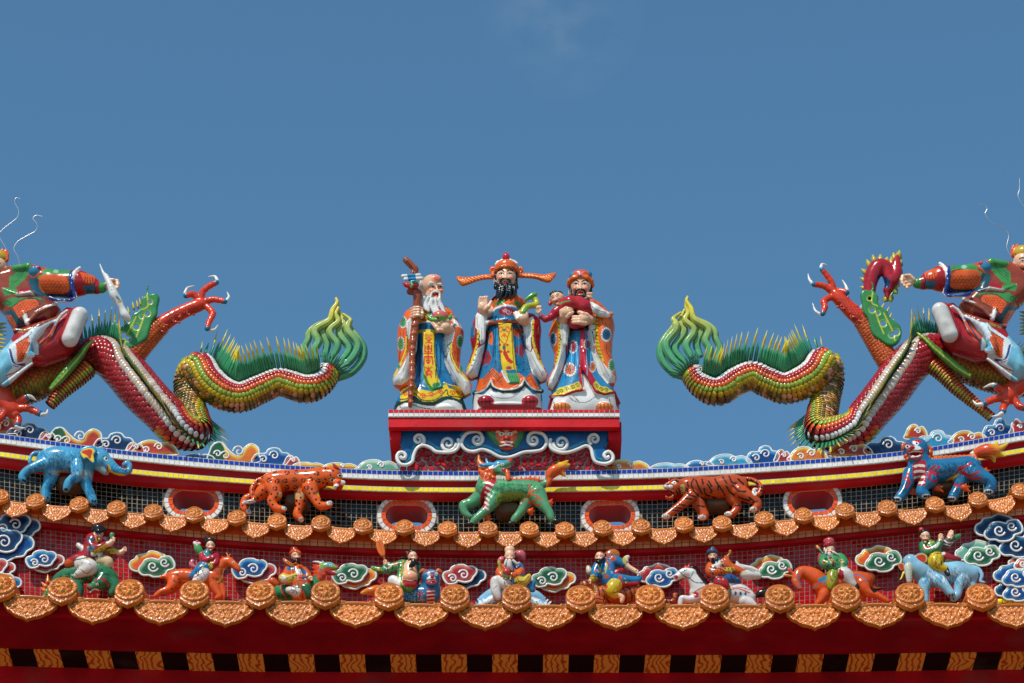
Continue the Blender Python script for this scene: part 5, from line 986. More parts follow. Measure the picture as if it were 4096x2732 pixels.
def dragon(f1, f2, name, label, P0, tailctl, tail_f, flames, leg, toes_, clw, orn, spikes, low, lowf, lorn, mir):
    yd = .03; dr = thing(name, label, 'dragon', P0, 'dragons on the ridge ends'); fr = frames(tailctl)
    mb = MB(); core(mb, fr, '#6a3418'); scales(mb, fr, [PAL_T, PAL_S, PAL_D], 13.5 / S, 13.5 / S, lift=.36); mb.build('body', GLAZE, dr)
    mb = MB(); L = fr[4][-1]; fin(mb, fr, L * .02, L * .985, 80, 132, [(0, .8, .2), (1, 1, .2), (9, 1.05, .15), (10, .8, .3), (13, .8, .3), (14, .5, .6), (17, .5, .7), (18, 1.0, .15), (20, 1.0, .15), (22, .7, .4)]); mb.build('dorsal_fin', GLAZE, dr)
    mb = MB()
    for k, (w, p) in enumerate(flames):
        q = cm(f2(*[v for a in p for v in a]), 6); m_ = len(q); t = np.linspace(0, 1, m_)[:, None]; dep = yd - .012 * ((k % 2) * 2 - 1)
        hgt = np.clip((1010 + 0 * q[:, 1:] - 0) * 0 + (1400 - q[:, 1:]) / 170, 0, 1); cc = hx('#529a6c') * (1 - hgt ** 1.3) + hx('#d6c440') * hgt ** 1.3
        lobed(mb, P(q[:, 0], q[:, 1], dep), (w * np.interp(t[:, 0], [0, .15, .6, 1], [1.1, 1.22, 1.15, .38])) / S, cc)
    C, T, Dd, B, R, M = at_len(fr, np.array([.012])); C, T, Dd, B = C[0], T[0], Dd[0], B[0]
    for k in range(26):
        ph = k / 26 * 2 * math.pi; nrm = math.cos(ph) * Dd + math.sin(ph) * B; d_ = -T * .8 + nrm * .75; d_ /= np.linalg.norm(d_)
        leaf(mb, C + nrm * R[0] * .7 - T * .01, d_, np.cross(d_, nrm), 70 / S, 9 / S, 2.5 / S, hx('#3a8062'), hx('#5aa585'))
    mb.build('tail_flame', GLAZE, dr)
    # raised leg: scaled thigh, smooth red forearm and claw
    th_ = frames([(*q, -.03, r_, 0, 1, .2, 0) for q, r_ in leg[0]]); mb = MB(); core(mb, th_, '#8f3a16'); scales(mb, th_, [PAL_O], 13 / S, 11 / S, 0); mb.build('thigh', GLAZE, dr)
    s = Sculpt(.0, 2.8); RD = '#d23c1e'
    s.path([(*q, 30) for q, r_ in leg[1]], [r_ for q, r_ in leg[1]], RD, 8, sm=3)
    rg = random.Random(3)
    for q, r_ in leg[1][:-1]:
        for _ in range(16): s.ell((q[0] + rg.uniform(-r_, r_) * .9, q[1] + rg.uniform(-r_, r_) * .9, 30 + r_ * .75), 5, '#c8371c', 2)
    for q, r_ in leg[1][:-1]: s.plates([(q[0] - r_ * 1.3, q[1] - r_), (q[0] + r_ * 1.3, q[1] - r_), (q[0] + r_ * 1.3, q[1] + r_), (q[0] - r_ * 1.3, q[1] + r_)], 12, '#8f1f10', 2)
    for p in toes_: toe(s, [(*q, 36 + 8 * k) for k, q in enumerate(p)], None, 13)
    s.build('foreleg', dr); claws(dr, 0., [tuple((*q, 52 - 4 * k) for k, q in enumerate(c)) for c in clw], 7)
    s = Sculpt(-.02, 2.6); s.infl(orn[0], 13, 10, '#3a8046', 5, 50, sm=3)
    for (x, y, r_) in orn[1]: s.cone((x, y, 20), (x, y, 80), r_, r_, '#a8b83a', 3, True); s.dot(x, y, r_ + 5, '#9fb63c', None)
    for p in orn[2]: s.line(p, 6, '#b4b83a')
    s.build('leg_flame', dr); mb = MB()
    for a, b in spikes: pa, pb = P(*a, -.04), P(*b, -.04); v = pb - pa; l_ = np.linalg.norm(v); leaf(mb, pa, v / l_, np.cross(v / l_, (0, 1, 0)), l_, 5 / S, 3 / S, hx('#c9a81c'), hx('#e6cf3a'))
    mb.build('leg_spike', GLAZE, dr)
    # standing leg
    fl = frames([(*q, -.05, r_, 0, 1, .3, 0) for q, r_ in low]); mb = MB(); core(mb, fl, '#8f3a16'); scales(mb, fl, [[['#a81f2a'], ['#7f9a3a'], ['#c9a020']] + [['#c9531a', '#c04c18']] * 7], 13 / S, 10 / S, 0); mb.build('shin', GLAZE, dr)
    s = Sculpt(-.04, 2.8); s.path([(*q, 24) for q, r_ in lowf[0]], [r_ for q, r_ in lowf[0]], RD, 8, sm=3)
    for p in lowf[1]: toe(s, [(*q, 30 + 8 * k) for k, q in enumerate(p)], None, 15)
    s.build('foot', dr); claws(dr, -.04, [tuple((*q, 48 - 4 * k) for k, q in enumerate(c)) for c in lowf[2]], 9)
    s = Sculpt(-.06, 2.6); s.path([(*q, 50) for q, r_ in lorn], [r_ for q, r_ in lorn], '#4f8a3a', 5, sm=3); s.line([q for q, r_ in lorn], 6, '#b8b83a'); s.build('leg_flame', dr)
    # head and shoulders lie beyond the picture's edge; the neck ends in a mane of spikes there
    for grp in (mir[2][:-len(mir[2]) // 3], mir[2][-len(mir[2]) // 3:]):
      mb = MB(); tube(mb, P([g_[0][0] for g_ in grp], [g_[0][1] for g_ in grp], -.05), 5 / S, hx('#2f7a52'), 6)
      for a, b in grp: pa, pb = P(*a, -.05), P(*b, -.05); v = pb - pa; l_ = np.linalg.norm(v); leaf(mb, pa, v / l_, np.cross(v / l_, (0, 1, 0)), l_, 7 / S, 3 / S, hx('#2f7a52'), hx('#e6cf3a'))
      mb.build('mane', GLAZE, dr)
    return dr
def X(f, *rows): return [(float(f(r[0], r[1])[0][0]), float(f(r[0], r[1])[0][1]), *r[2:]) for r in rows]
def rad(f, sc, *rows): return [(tuple(f(r[0], r[1])[0]), r[2] / sc) for r in rows]
def sq(f, *ps): return [[tuple(q) for q in f(*p)] for p in ps]
k2, k1, k5 = 1 / 1.845, 1 / 1.568, 1 / 1.4257
KO = Z(0, 720, 1.352); KR = lambda *a: (lambda q: np.stack([4079 - q[:, 0], q[:, 1] - 14], 1))(KO(*a))
ORN = (805, 568, 800, 600, 812, 620, 845, 615, 864, 640, 855, 690, 850, 735, 825, 770, 812, 815, 795, 862, 755, 892, 715, 917, 680, 917, 650, 892, 638, 850, 648, 808, 680, 782, 702, 765, 716, 730, 740, 715, 762, 690, 765, 650, 788, 622, 790, 590)
HOL = ((668, 842, 12), (738, 795, 11), (693, 858, 10), (798, 722, 10), (812, 660, 7), (765, 740, 6))
LNS = ((675, 885, 690, 830, 715, 780, 735, 740), (735, 850, 760, 790, 780, 730), (770, 700, 800, 680, 795, 625))
orn_ = lambda f: (f(*ORN), [(*f(x, y)[0], r_) for x, y, r_ in HOL], [f(*p) for p in LNS])
ctlL = X(L2, (1240, 890, .03, 92 * k2, .4, -.9, .2, 0), (1160, 985, .03, 104 * k2, .2, -0.84, .62, 0), (1060, 1025, .03, 112 * k2, -.05, -0.88, .62, 0), (950, 995, .03, 110 * k2, 0, -0.88, .62, 0), (850, 975, .03, 108 * k2, 0, -0.88, .62, 0), (710, 1030, .03, 114 * k2, .1, -0.88, .62, 0), (575, 1085, .03, 120 * k2, .15, -0.88, .62, 0), (460, 1060, .02, 130 * k2, .5, -0.75, .62, 0), (360, 980, .02, 138 * k2, .7, -0.62, .62, 0), (268, 890, .04, 142 * k2, .3, -.9, 0, 0), (205, 960, .08, 125 * k2, -.2, -.6, -.7, 0), (200, 1100, .08, 112 * k2, .5, 0, -.85, 0), (225, 1240, .05, 124 * k2, .85, .2, -.3, 0), (245, 1345, .0, 130 * k2, .6, .75, .2, 0))
ctlL += X(L1, (1125, 1515, -.04, 128 * k1, .3, .5, .8, 0), (1030, 1420, -.05, 128 * k1, .1, .1, 1, 1), (900, 1290, -.05, 136 * k1, .15, -.1, 1, 1), (780, 1150, -.04, 134 * k1, .2, -.2, .95, 1), (670, 1060, -.02, 125 * k1, .28, -.9, .45, 1), (560, 1060, .03, 118 * k1, .1, -1, .1, 1), (440, 1120, .06, 118 * k1, -.3, -.9, .2, 2), (270, 1200, .06, 122 * k1, -.3, -.95, .1, 2), (90, 1260, .06, 125 * k1, -.2, -1, .1, 2), (-120, 1250, .06, 130 * k1, 0, -1, .1, 2), (-330, 1160, .06, 130 * k1, 0, -1, .1, 2))
flL = [(11, [(1095, 850), (1048, 780), (1045, 720), (1075, 660), (1082, 610), (1130, 560), (1215, 515), (1240, 480)]), (12, [(1135, 820), (1118, 740), (1150, 680), (1125, 610), (1150, 570), (1232, 520), (1258, 440), (1288, 390), (1280, 352)]), (12, [(1190, 790), (1215, 700), (1182, 620), (1190, 575), (1248, 530), (1262, 480), (1290, 425), (1292, 380)]), (12, [(1250, 800), (1292, 705), (1242, 630), (1240, 585), (1298, 530), (1280, 475), (1300, 420)]), (13, [(1290, 850), (1378, 735), (1318, 640), (1310, 590), (1338, 550), (1328, 505), (1300, 445)]), (13, [(1290, 900), (1400, 800), (1442, 700), (1372, 605), (1370, 550), (1385, 515), (1330, 470)]), (13, [(1280, 950), (1390, 905), (1470, 815), (1480, 725), (1440, 650), (1395, 585), (1378, 535)])]
dragon(L1, L2, 'mosaic_dragon', 'porcelain scaled dragon on the left ridge end, tail flame beside the bald elder', P(800, 1780, 0), ctlL, None, flL,
  (rad(L1, 1.568, (790, 1110, 84), (850, 1030, 80), (920, 950, 74), (1000, 870, 66)), rad(L2, 1.845, (-20, 560, 62), (90, 490, 54), (200, 435, 48), (290, 400, 46))),
  sq(L2, (285, 380, 295, 310, 350, 265, 398, 240), (270, 370, 225, 325, 172, 338), (310, 380, 380, 365, 460, 380), (330, 420, 372, 470, 345, 530, 330, 580)),
  sq(L2, (405, 225, 385, 195, 336, 197), (165, 320, 185, 280, 236, 264), (470, 375, 490, 345, 475, 308), (335, 590, 380, 590, 412, 550)),
  orn_(KO),
  sq(L1, *[(x, y, x - 12, y - 55) for x, y in ((790, 870), (812, 800), (842, 770), (868, 760), (885, 745), (905, 735))]) ,
  rad(L1, 1.568, (560, 1130, 62), (480, 1200, 58), (390, 1280, 46), (320, 1360, 34)),
  (rad(L1, 1.568, (-60, 1200, 60), (0, 1290, 56), (60, 1370, 54), (80, 1400, 50)), sq(L1, (70, 1390, 130, 1335, 165, 1318), (90, 1390, 170, 1385, 250, 1418), (80, 1410, 115, 1450, 110, 1490), (40, 1390, 10, 1440, -20, 1460)), sq(L1, (175, 1310, 200, 1315, 228, 1338), (262, 1425, 290, 1420, 300, 1390), (105, 1500, 125, 1512, 160, 1505), (-30, 1465, -45, 1480, -60, 1480))),
  rad(L1, 1.568, (590, 955, 6), (545, 995, 16), (500, 1060, 22), (440, 1130, 26), (380, 1200, 24), (320, 1260, 14)),
  (1, -1, sq(L1, *[(-10 - 6 * k, 860 + 22 * k, 44, 850 + 26 * k) for k in range(8)], *[(-5, 1190 - 20 * k, 40, 1110 - 25 * k) for k in range(4)])))
ctlR = X(R4, (395, 905, .03, 92 * k2, -.4, -.9, .2, 0), (480, 1000, .03, 104 * k2, -.2, -0.84, .62, 0), (590, 1045, .03, 112 * k2, .05, -0.88, .62, 0), (710, 975, .03, 112 * k2, 0, -0.88, .62, 0), (840, 930, .03, 116 * k2, 0, -0.88, .62, 0), (960, 975, .03, 118 * k2, -.1, -0.88, .62, 0), (1080, 1020, .03, 122 * k2, -.15, -0.88, .62, 0), (1190, 990, .02, 130 * k2, -.5, -0.75, .62, 0), (1290, 925, .02, 134 * k2, -.7, -0.62, .62, 0), (1375, 850, .04, 136 * k2, -.3, -.9, 0, 0), (1420, 940, .08, 110 * k2, .2, -.6, -.7, 0), (1395, 1080, .08, 108 * k2, -.5, 0, -.85, 0), (1365, 1210, .05, 120 * k2, -.85, .2, -.3, 0), (1365, 1345, .0, 126 * k2, -.6, .75, .2, 0))
ctlR += X(R5, (450, 1525, -.04, 110 * k5, -.3, .5, .8, 0), (540, 1430, -.05, 112 * k5, -.1, .1, 1, 1), (650, 1300, -.05, 120 * k5, -.15, -.1, 1, 1), (750, 1170, -.04, 118 * k5, -.2, -.2, .95, 1), (850, 1090, -.02, 112 * k5, -.28, -.9, .45, 1), (950, 1090, .03, 106 * k5, -.1, -1, .1, 1), (1060, 1140, .06, 106 * k5, .3, -.9, .2, 2), (1220, 1200, .06, 110 * k5, .3, -.95, .1, 2), (1400, 1230, .06, 112 * k5, .2, -1, .1, 2), (1600, 1190, .06, 115 * k5, 0, -1, .1, 2), (1800, 1080, .06, 115 * k5, 0, -1, .1, 2))
flR = [(w, [(1651 - x + (850 - y) * .0, y - 10 + (8 if y > 700 else 0)) for x, y in p]) for w, p in flL]
dragon(R5, R4, 'mosaic_dragon', 'porcelain scaled dragon on the right ridge end, tail flame beside the child bearer', P(3250, 1780, 0), ctlR, None, flR,
  (rad(R5, 1.4257, (655, 1150, 66), (600, 1060, 64), (540, 960, 60), (500, 900, 54)), rad(R5, 1.4257, (500, 900, 48), (440, 850, 44), (390, 800, 39), (345, 755, 37))),
  sq(R5, (335, 745, 325, 690, 300, 650, 270, 612), (330, 740, 280, 705, 222, 695), (350, 735, 380, 735, 410, 742), (325, 765, 278, 790, 285, 825, 272, 862)),
  sq(R5, (262, 600, 270, 580, 298, 586), (212, 690, 195, 665, 188, 632), (412, 728, 402, 700, 383, 668), (262, 868, 230, 845, 214, 800)),
  orn_(KR),
  sq(R5, *[(x, y, x + 22, y - 50) for x, y in ((570, 840), (600, 850), (630, 870), (645, 905), (655, 940), (660, 970))]),
  rad(R5, 1.4257, (890, 1150, 50), (960, 1210, 46), (1040, 1290, 40), (1110, 1350, 34), (1170, 1400, 28), (1230, 1450, 26)),
  (rad(R5, 1.4257, (1470, 1180, 56), (1400, 1260, 52), (1345, 1310, 48), (1330, 1340, 46)), sq(R5, (1340, 1330, 1280, 1290, 1262, 1275), (1320, 1340, 1250, 1350, 1195, 1375), (1330, 1350, 1300, 1400, 1300, 1420), (1360, 1340, 1390, 1390, 1420, 1400)), sq(R5, (1250, 1268, 1225, 1270, 1188, 1284), (1180, 1380, 1150, 1380, 1126, 1354), (1295, 1430, 1270, 1445, 1234, 1448), (1430, 1405, 1450, 1420, 1470, 1420))),
  rad(R5, 1.4257, (812, 972, 5), (860, 1010, 14), (910, 1060, 18), (970, 1110, 22), (1040, 1170, 22), (1110, 1215, 13)),
  (1, 1, sq(R5, *[(1440, 860 + 18 * k, 1392, 850 + 22 * k) for k in range(7)], *[(1420, 1170 - 20 * k, 1340, 1120 - 18 * k) for k in range(5)])))
INK0 = '#17140f'
# ---- warriors riding the dragons
def warrior(f, mir, name, label, loc, wires):
    w = thing(name, label, 'statue', loc, 'armoured riders on the dragons'); G_, O_, Rr, Bl = '#3f8a45', '#dd5a22', '#a81f26', '#1d3f8a'; Y0 = -.10
    Df = lambda pts, d: [(*q, dd) for q, dd in zip(f(*[v for p in pts for v in p]), d)]
    s = Sculpt(Y0, 2.8)
    s.infl(f(-90, 560, 60, 520, 180, 490, 260, 560, 300, 680, 345, 725, 385, 775, 330, 860, 200, 900, 100, 920, 60, 860, 20, 790, -70, 720), 62, 46, '#8f3c28', 14, 10)   # trunk
    s.path(Df([(80, 555), (200, 560), (320, 600), (440, 610)], (20, 30, 36, 38)), (42, 48, 56, 58), '#b8481e', 12)           # upper arm
    s.path(Df([(450, 605), (500, 603), (560, 610), (605, 628)], (40, 42, 42, 42)), (56, 52, 38, 28), Rr, 6); s.path(Df([(590, 622), (640, 630)], (42, 44)), (26, 22), G_, 4)
    s.path(Df([(500, 505), (470, 530), (452, 580), (455, 640), (475, 690), (440, 708), (380, 712), (310, 690)], (74, 88, 96, 96, 86, 90, 92, 84)), 7, '#e0dcd4', 3, sm=2)
    s.infl(f(100, 910, 220, 870, 345, 830, 420, 765, 500, 780, 520, 900, 470, 1010, 420, 1062, 280, 1112, 205, 1105, 110, 1190, 20, 1245, -60, 1210, -10, 1060, 60, 985), 66, 56, Rr, 10, 26)
    s.path(Df([(345, 835), (250, 880), (190, 950), (170, 1040), (205, 1050)], (96, 104, 106, 104, 100)), (10, 20, 20, 16, 10), '#cfe0e6', 6, sm=3); s.path(Df([(200, 1105), (110, 1170), (20, 1235)], (92, 86, 76)), 6, '#b9b0a4', 5)
    s.path(Df([(95, 510), (180, 500), (230, 530)], (66, 76, 70)), (16, 18, 14), G_, 6); s.ell((*f(215, 520)[0], 78), (24, 16, 24), '#2a7a9a', 5); s.ell((*f(240, 505)[0], 84), (10, 10, 10), '#b8303a', 3); s.ell((*f(200, 500)[0], 84), (9, 9, 9), '#b8303a', 3)
    s.path(Df([(20, 640), (110, 670), (190, 660), (260, 680)], (66, 74, 76, 66)), (6, 7, 7, 6), '#b9b0a4', 4)
    s.path(Df([(150, 790), (170, 850), (230, 790), (350, 730)], (70, 74, 74, 66)), 9, '#cfc8c0', 4); s.path(Df([(100, 900), (160, 905), (200, 890)], (74, 78, 78)), (12, 13, 12), '#7a1a22', 4)
    s.path(Df([(420, 775), (385, 800), (350, 850), (320, 920), (250, 980)], (112, 108, 104, 100, 94)), 7, '#d8d2cc', 3)
    s.fill(f(230, 560, 270, 540, 400, 545, 432, 600, 436, 650, 400, 668, 270, 662, 235, 610), O_); s.line(f(265, 545, 240, 570, 235, 610, 270, 662, 400, 670, 438, 650, 436, 560), 6, G_)
    s.fill(f(280, 665, 400, 672, 440, 650, 430, 520, 450, 520, 470, 640, 480, 690, 450, 715, 320, 712), Bl)
    for k in range(12): s.line([f(290 + 13 * k, 672 - max(0, k - 8) * 6)[0], f(300 + 14 * k, 708 - max(0, k - 9) * 6)[0]], 2.2, '#0f2458', 0)
    s.plates(f(240, 560, 430, 560, 436, 650, 400, 668, 270, 662), 15, '#8f2f12'); s.line(f(232, 560, 270, 540, 400, 546, 432, 575, 437, 650, 400, 670, 270, 664, 235, 612, 232, 560), 3, '#1f2a1c')
    s.fill(f(180, 570, 235, 560, 250, 640, 300, 680, 230, 690, 190, 640), '#1d4f5f'); s.line(f(170, 575, 200, 640, 270, 690, 330, 700), 3.4, '#6a2a1c'); s.line(f(445, 545, 452, 600, 450, 660, 420, 690, 330, 690), 2.2, '#0c1a40')
    s.fill(f(265, 520, 300, 505, 440, 520, 432, 550, 400, 540, 270, 545), G_); s.dot(*f(350, 525)[0], 11, '#8fb8a0', 7)
    s.fill(f(500, 530, 560, 540, 600, 560, 590, 600, 530, 600), O_); [s.line(f(535 + 15 * k, 565, 530 + 18 * k, 600), 3, '#5a1a12', 0) for k in range(4)]; s.fill(f(520, 620, 590, 610, 590, 660, 540, 670), '#1d5f74'); s.line(f(590, 595, 600, 660), 5, '#16302a', 0)
    s.fill(f(60, 560, 130, 500, 185, 490, 170, 560, 110, 620, 55, 650), G_); s.fill(f(10, 640, 50, 625, 120, 640, 100, 665, 30, 680), G_); [s.line(f(70, 610 - 18 * k, 120, 570 - 18 * k, 160, 515 - 6 * k), 2.4, '#1f5a2c') for k in range(4)]
    s.fill(f(110, 640, 190, 620, 180, 650, 110, 665), Rr); s.fill(f(75, 750, 150, 700, 230, 700, 245, 740, 150, 790, 120, 820), O_); s.fill(f(10, 730, 60, 690, 150, 690, 240, 690, 300, 710, 240, 700, 130, 705, 70, 750), G_); s.fill(f(20, 780, 80, 770, 130, 830, 160, 850, 110, 900, 60, 850), '#1d4f5f'); s.line(f(60, 755, 90, 810, 140, 840), 3, '#16302a')
    s.plates(f(80, 752, 150, 702, 228, 702, 243, 738, 150, 788, 120, 818), 12, '#8f2f12'); s.line(f(75, 750, 150, 700, 230, 700, 247, 740, 150, 792, 118, 824, 75, 750), 3, '#16302a'); s.line(curl(*f(45, 720)[0], 13, 0, 1.2), 3, '#1a4a26'); s.line(curl(*f(270, 705)[0], 10, 0, 1.2), 3, '#1a4a26')
    s.fill(f(175, 800, 240, 760, 370, 735, 390, 780, 330, 850, 210, 880), '#8f4a34'); s.fill(f(170, 840, 280, 800, 300, 830, 200, 860), '#7a1a22'); s.line(f(120, 905, 165, 890, 190, 880), 9, '#8a7a1c'); s.line(f(140, 895, 150, 910), 3, INK0); s.fill(f(30, 800, 70, 800, 110, 870, 90, 900, 40, 860), '#dd5a22'); s.plates(f(30, 800, 70, 800, 110, 870, 90, 900, 40, 860), 11, '#8f2f12')
    s.fill(f(-80, 900, 60, 940, 100, 1000, 60, 1260, -80, 1260), '#7fbcd0'); s.fill(f(60, 985, 200, 890, 190, 1000, 205, 1100, 110, 1190, 60, 1240, 30, 1100), '#d8dcdc'); s.fill(f(350, 830, 300, 870, 250, 965, 245, 1050, 168, 1046, 205, 960, 180, 915), '#d5e4ea'); s.fill(f(300, 875, 345, 838, 330, 880, 262, 985, 250, 965), O_); s.fill(f(200, 960, 215, 1045, 170, 1045), '#5fb0cc'); s.fill(f(100, 980, 180, 930, 190, 980, 140, 1090, 110, 1100), O_); s.line(f(60, 1020, 90, 1110, 150, 1110), 12, Bl); s.line(f(50, 1015, 75, 1100, 140, 1125), 5, '#e0dcd4'); s.fill(f(10, 1060, 50, 1020, 80, 1130, 40, 1170), '#6fb0c8')
    s.fill(f(230, 960, 330, 850, 350, 870, 290, 980, 250, 1000), O_); s.line(f(255, 990, 330, 870, 350, 845), 5, Bl); s.line(f(180, 960, 250, 880, 340, 835), 8, '#dfe8ea')
    s.plates(f(105, 985, 183, 935, 190, 1000, 148, 1095, 115, 1100), 13, '#8f2f12'); s.line(f(100, 980, 182, 928, 200, 900), 3, INK0); s.line(f(245, 1050, 250, 965, 300, 875, 350, 835), 3, '#3f6f80'); s.line(f(300, 1000, 360, 960, 400, 900), 2.6, '#6a1016'); s.line(f(260, 1090, 330, 1060, 400, 1050), 2.6, '#6a1016'); s.line(f(380, 880, 360, 940, 330, 980), 2.6, '#6a1016'); s.line(f(40, 1180, 110, 1150, 160, 1100), 4, '#a82030')
    s.build('armour', w)
    s = Sculpt(Y0, 2.4); s.path(Df([(-30, 560), (60, 560), (300, 590), (600, 625), (660, 625)], (10, 20, 34, 40, 46)), (22, 24, 20, 13, 14), SKIN, 5); s.cone((*f(-60, 700)[0], 0), (*f(-30, 500)[0], 20), 40, 26, SKIN)
    s.ell((*f(-25, 500)[0], 30), (44, 44, 50), SKIN, 8); s.ell((*f(30, 510)[0], 40), (9, 9, 16), SKIN, 3); s.ell((*f(690, 610)[0], 48), (22, 16, 22), SKIN, 6)
    for k, (a, b, c) in enumerate([((700, 585), (735, 585), (738, 612)), ((705, 602), (742, 605), (735, 630)), ((700, 622), (735, 628), (722, 645)), ((690, 640), (715, 648), (705, 658))]): s.path(Df([a, b, c], (52, 60, 66)), (8, 7.4, 6), SKIN, 2)
    s.path(Df([(665, 605), (690, 580), (712, 578)], (60, 66, 70)), (8, 7.4, 6), SKIN, 2)
    face(s, *f(-45, 490)[0], 32, 78, 0.2 * (-1 if mir else 1)); s.build('body', w)
    s = Sculpt(Y0, 2.4); s.ell((*f(-25, 455)[0], 24), (50, 50, 40), '#c8a02c', 5); s.infl(f(0, 400, 15, 378, 30, 395, 45, 385, 60, 420, 55, 460, 30, 480, 0, 470), 8, 6, O_, 3, 40); s.line(curl(*f(30, 450)[0], 12, 0, 1.2), 3, '#5a2a12'); s.ell((*f(70, 498)[0], 30), (9, 8, 9), '#1d5f74', 3)
    s.build('helmet', w)
    s = Sculpt(Y0, 2.6); s.path(Df([(500, 800), (440, 950)], (124, 122)), (33, 33), '#cfc9c2', 6); s.path(Df([(488, 810), (428, 945)], (96, 94)), (40, 38), Rr, 4); s.path(Df([(500, 830), (470, 880), (440, 930)], (166, 166, 158)), 2.5, '#8f877e', 3, True); s.blush(*f(460, 890)[0], 22, '#8f877e', .6); s.build('boot', w)
    mb = MB()
    for pts in wires: q = cm(np.array(pts), 8); tube(mb, P(q[:, 0], q[:, 1], Y0 - .03), 1.7 / S, hx('#b8b4b0'), 6)
    mb.build('helmet_wire', METAL, w); return w
MR = lambda *a: (lambda q: np.stack([4079 - q[:, 0], q[:, 1] - 18], 1))(L1(*a))
sq1 = lambda f, *p: [tuple(q) for q in f(*p)]
wl_ = warrior(L1, 0, 'warrior_statue', 'armoured warrior astride the left dragon, arm stretched out with a white baton', P(60, 1500, -.1),
  [sq1(L1, 125, 70, 100, 66, 93, 95, 116, 140, 108, 188, 55, 232, 8, 272, -8, 300, 10, 335, 38, 385, 34, 440, 0, 480), sq1(L1, 265, 182, 228, 175, 207, 195, 233, 232, 222, 272, 170, 303, 112, 338, 87, 385, 112, 435, 118, 490, 70, 540, 0, 556, -40, 540), sq1(L1, -20, 640, 0, 690, 6, 730, -4, 770)])
wr_ = warrior(MR, 1, 'warrior_statue', 'armoured warrior astride the right dragon, fist clenched on a spike, boot sole raised', P(4020, 1480, -.1),
  [sq1(R5, 1160, 242, 1192, 240, 1210, 262, 1200, 297, 1240, 345, 1300, 370, 1332, 412, 1322, 482, 1345, 530, 1382, 572, 1425, 598, 1460, 590), sq1(R5, 1395, 92, 1394, 150, 1387, 195, 1420, 250, 1460, 300, 1440, 400, 1450, 520), sq1(R5, 1420, 640, 1405, 690, 1410, 740, 1425, 770)])
s = Sculpt(-.16, 2.4); f = L1
s.path(X(f, (626, 480, 0), (645, 530, 0), (665, 560, 4)), (2.4, 5, 10), '#d8d4ce', 3); s.path(X(f, (665, 555, 6), (690, 610, 20), (715, 670, 20), (740, 710, 14), (765, 760, 8), (785, 800, 4), (812, 828, 0)), (9, 13, 17, 15, 12, 16, 7), '#d8d4ce', 5, sm=3)
s.path(X(f, (700, 640, 34), (735, 690, 30), (750, 710, 24)), 3, '#3f8fb0', 2); s.ell((*f(748, 715)[0], 22), (8, 5, 8), '#c8903a', 3)
tag(s.build('baton', None, GLAZE), "white knobbly ceramic baton held in the left warrior's fist above the green flames", 'baton')
s = Sculpt(-.02, 2.4); f = R5
s.path(X(f, (560, 780, 20), (540, 740, 20), (550, 660, 20), (585, 600, 20), (625, 600, 20), (650, 640, 20), (665, 680, 20), (690, 640, 20), (690, 580, 20), (700, 530, 20)), (14, 22, 29, 32, 29, 25, 25, 24, 18, 5), '#a8202a', 8, sm=3); s.path(X(f, (660, 690, 20), (640, 730, 20), (640, 770, 20)), (22, 16, 8), '#a8202a', 6)
s.path(X(f, (560, 790, 24), (530, 800, 26)), (13, 14), '#8f2a20', 3); s.path(X(f, (525, 800, 26), (500, 835, 26)), (14, 17), '#8fb8c8', 3)
s.fill(f(585, 640, 640, 655, 660, 690, 640, 720, 600, 690), '#24305f', 2)
wp = s.build('flame_blade', None, GLAZE); tag(wp, 'red hooked ceremonial blade with yellow flame frill standing by the right dragon leg', 'blade'); mb = MB()
for x, y, dx, dy in ((535, 760, -30, 8), (525, 720, -30, -8), (525, 680, -30, -18), (532, 640, -30, -26), (548, 600, -20, -36), (572, 575, -12, -38), (602, 570, -2, -36), (630, 580, 8, -32), (655, 610, 5, -36), (665, 590, -2, -40), (685, 560, -8, -36), (700, 545, 8, -34), (708, 580, 8, -20), (708, 620, 10, -16), (706, 660, 10, -8), (695, 700, 12, 6), (680, 730, 14, 16), (655, 770, 6, 22), (635, 775, -10, 16)):
    pa, pb = P(*f(x - dx * .6, y - dy * .6)[0], -.04), P(*f(x + dx * 1.35, y + dy * 1.35)[0], -.045); v = pb - pa; l_ = np.linalg.norm(v); leaf(mb, pa, v / l_, np.cross(v / l_, (0, 1, 0)), l_, 17 / S, 8 / S, hx('#4a7030'), hx('#cdb43a'))
fs = [(535, 760), (525, 720), (525, 680), (532, 640), (548, 600), (572, 575), (602, 570), (630, 580), (655, 610), (665, 590), (685, 560), (700, 545), (708, 580), (708, 620), (706, 660), (695, 700), (680, 730), (655, 770), (635, 775)]
fq = f(*[v for p in fs for v in p]); tube(mb, P(fq[:, 0], fq[:, 1], -.043), 5 / S, hx('#5f8a3a'), 6); mb.build('frill', GLAZE, wp)
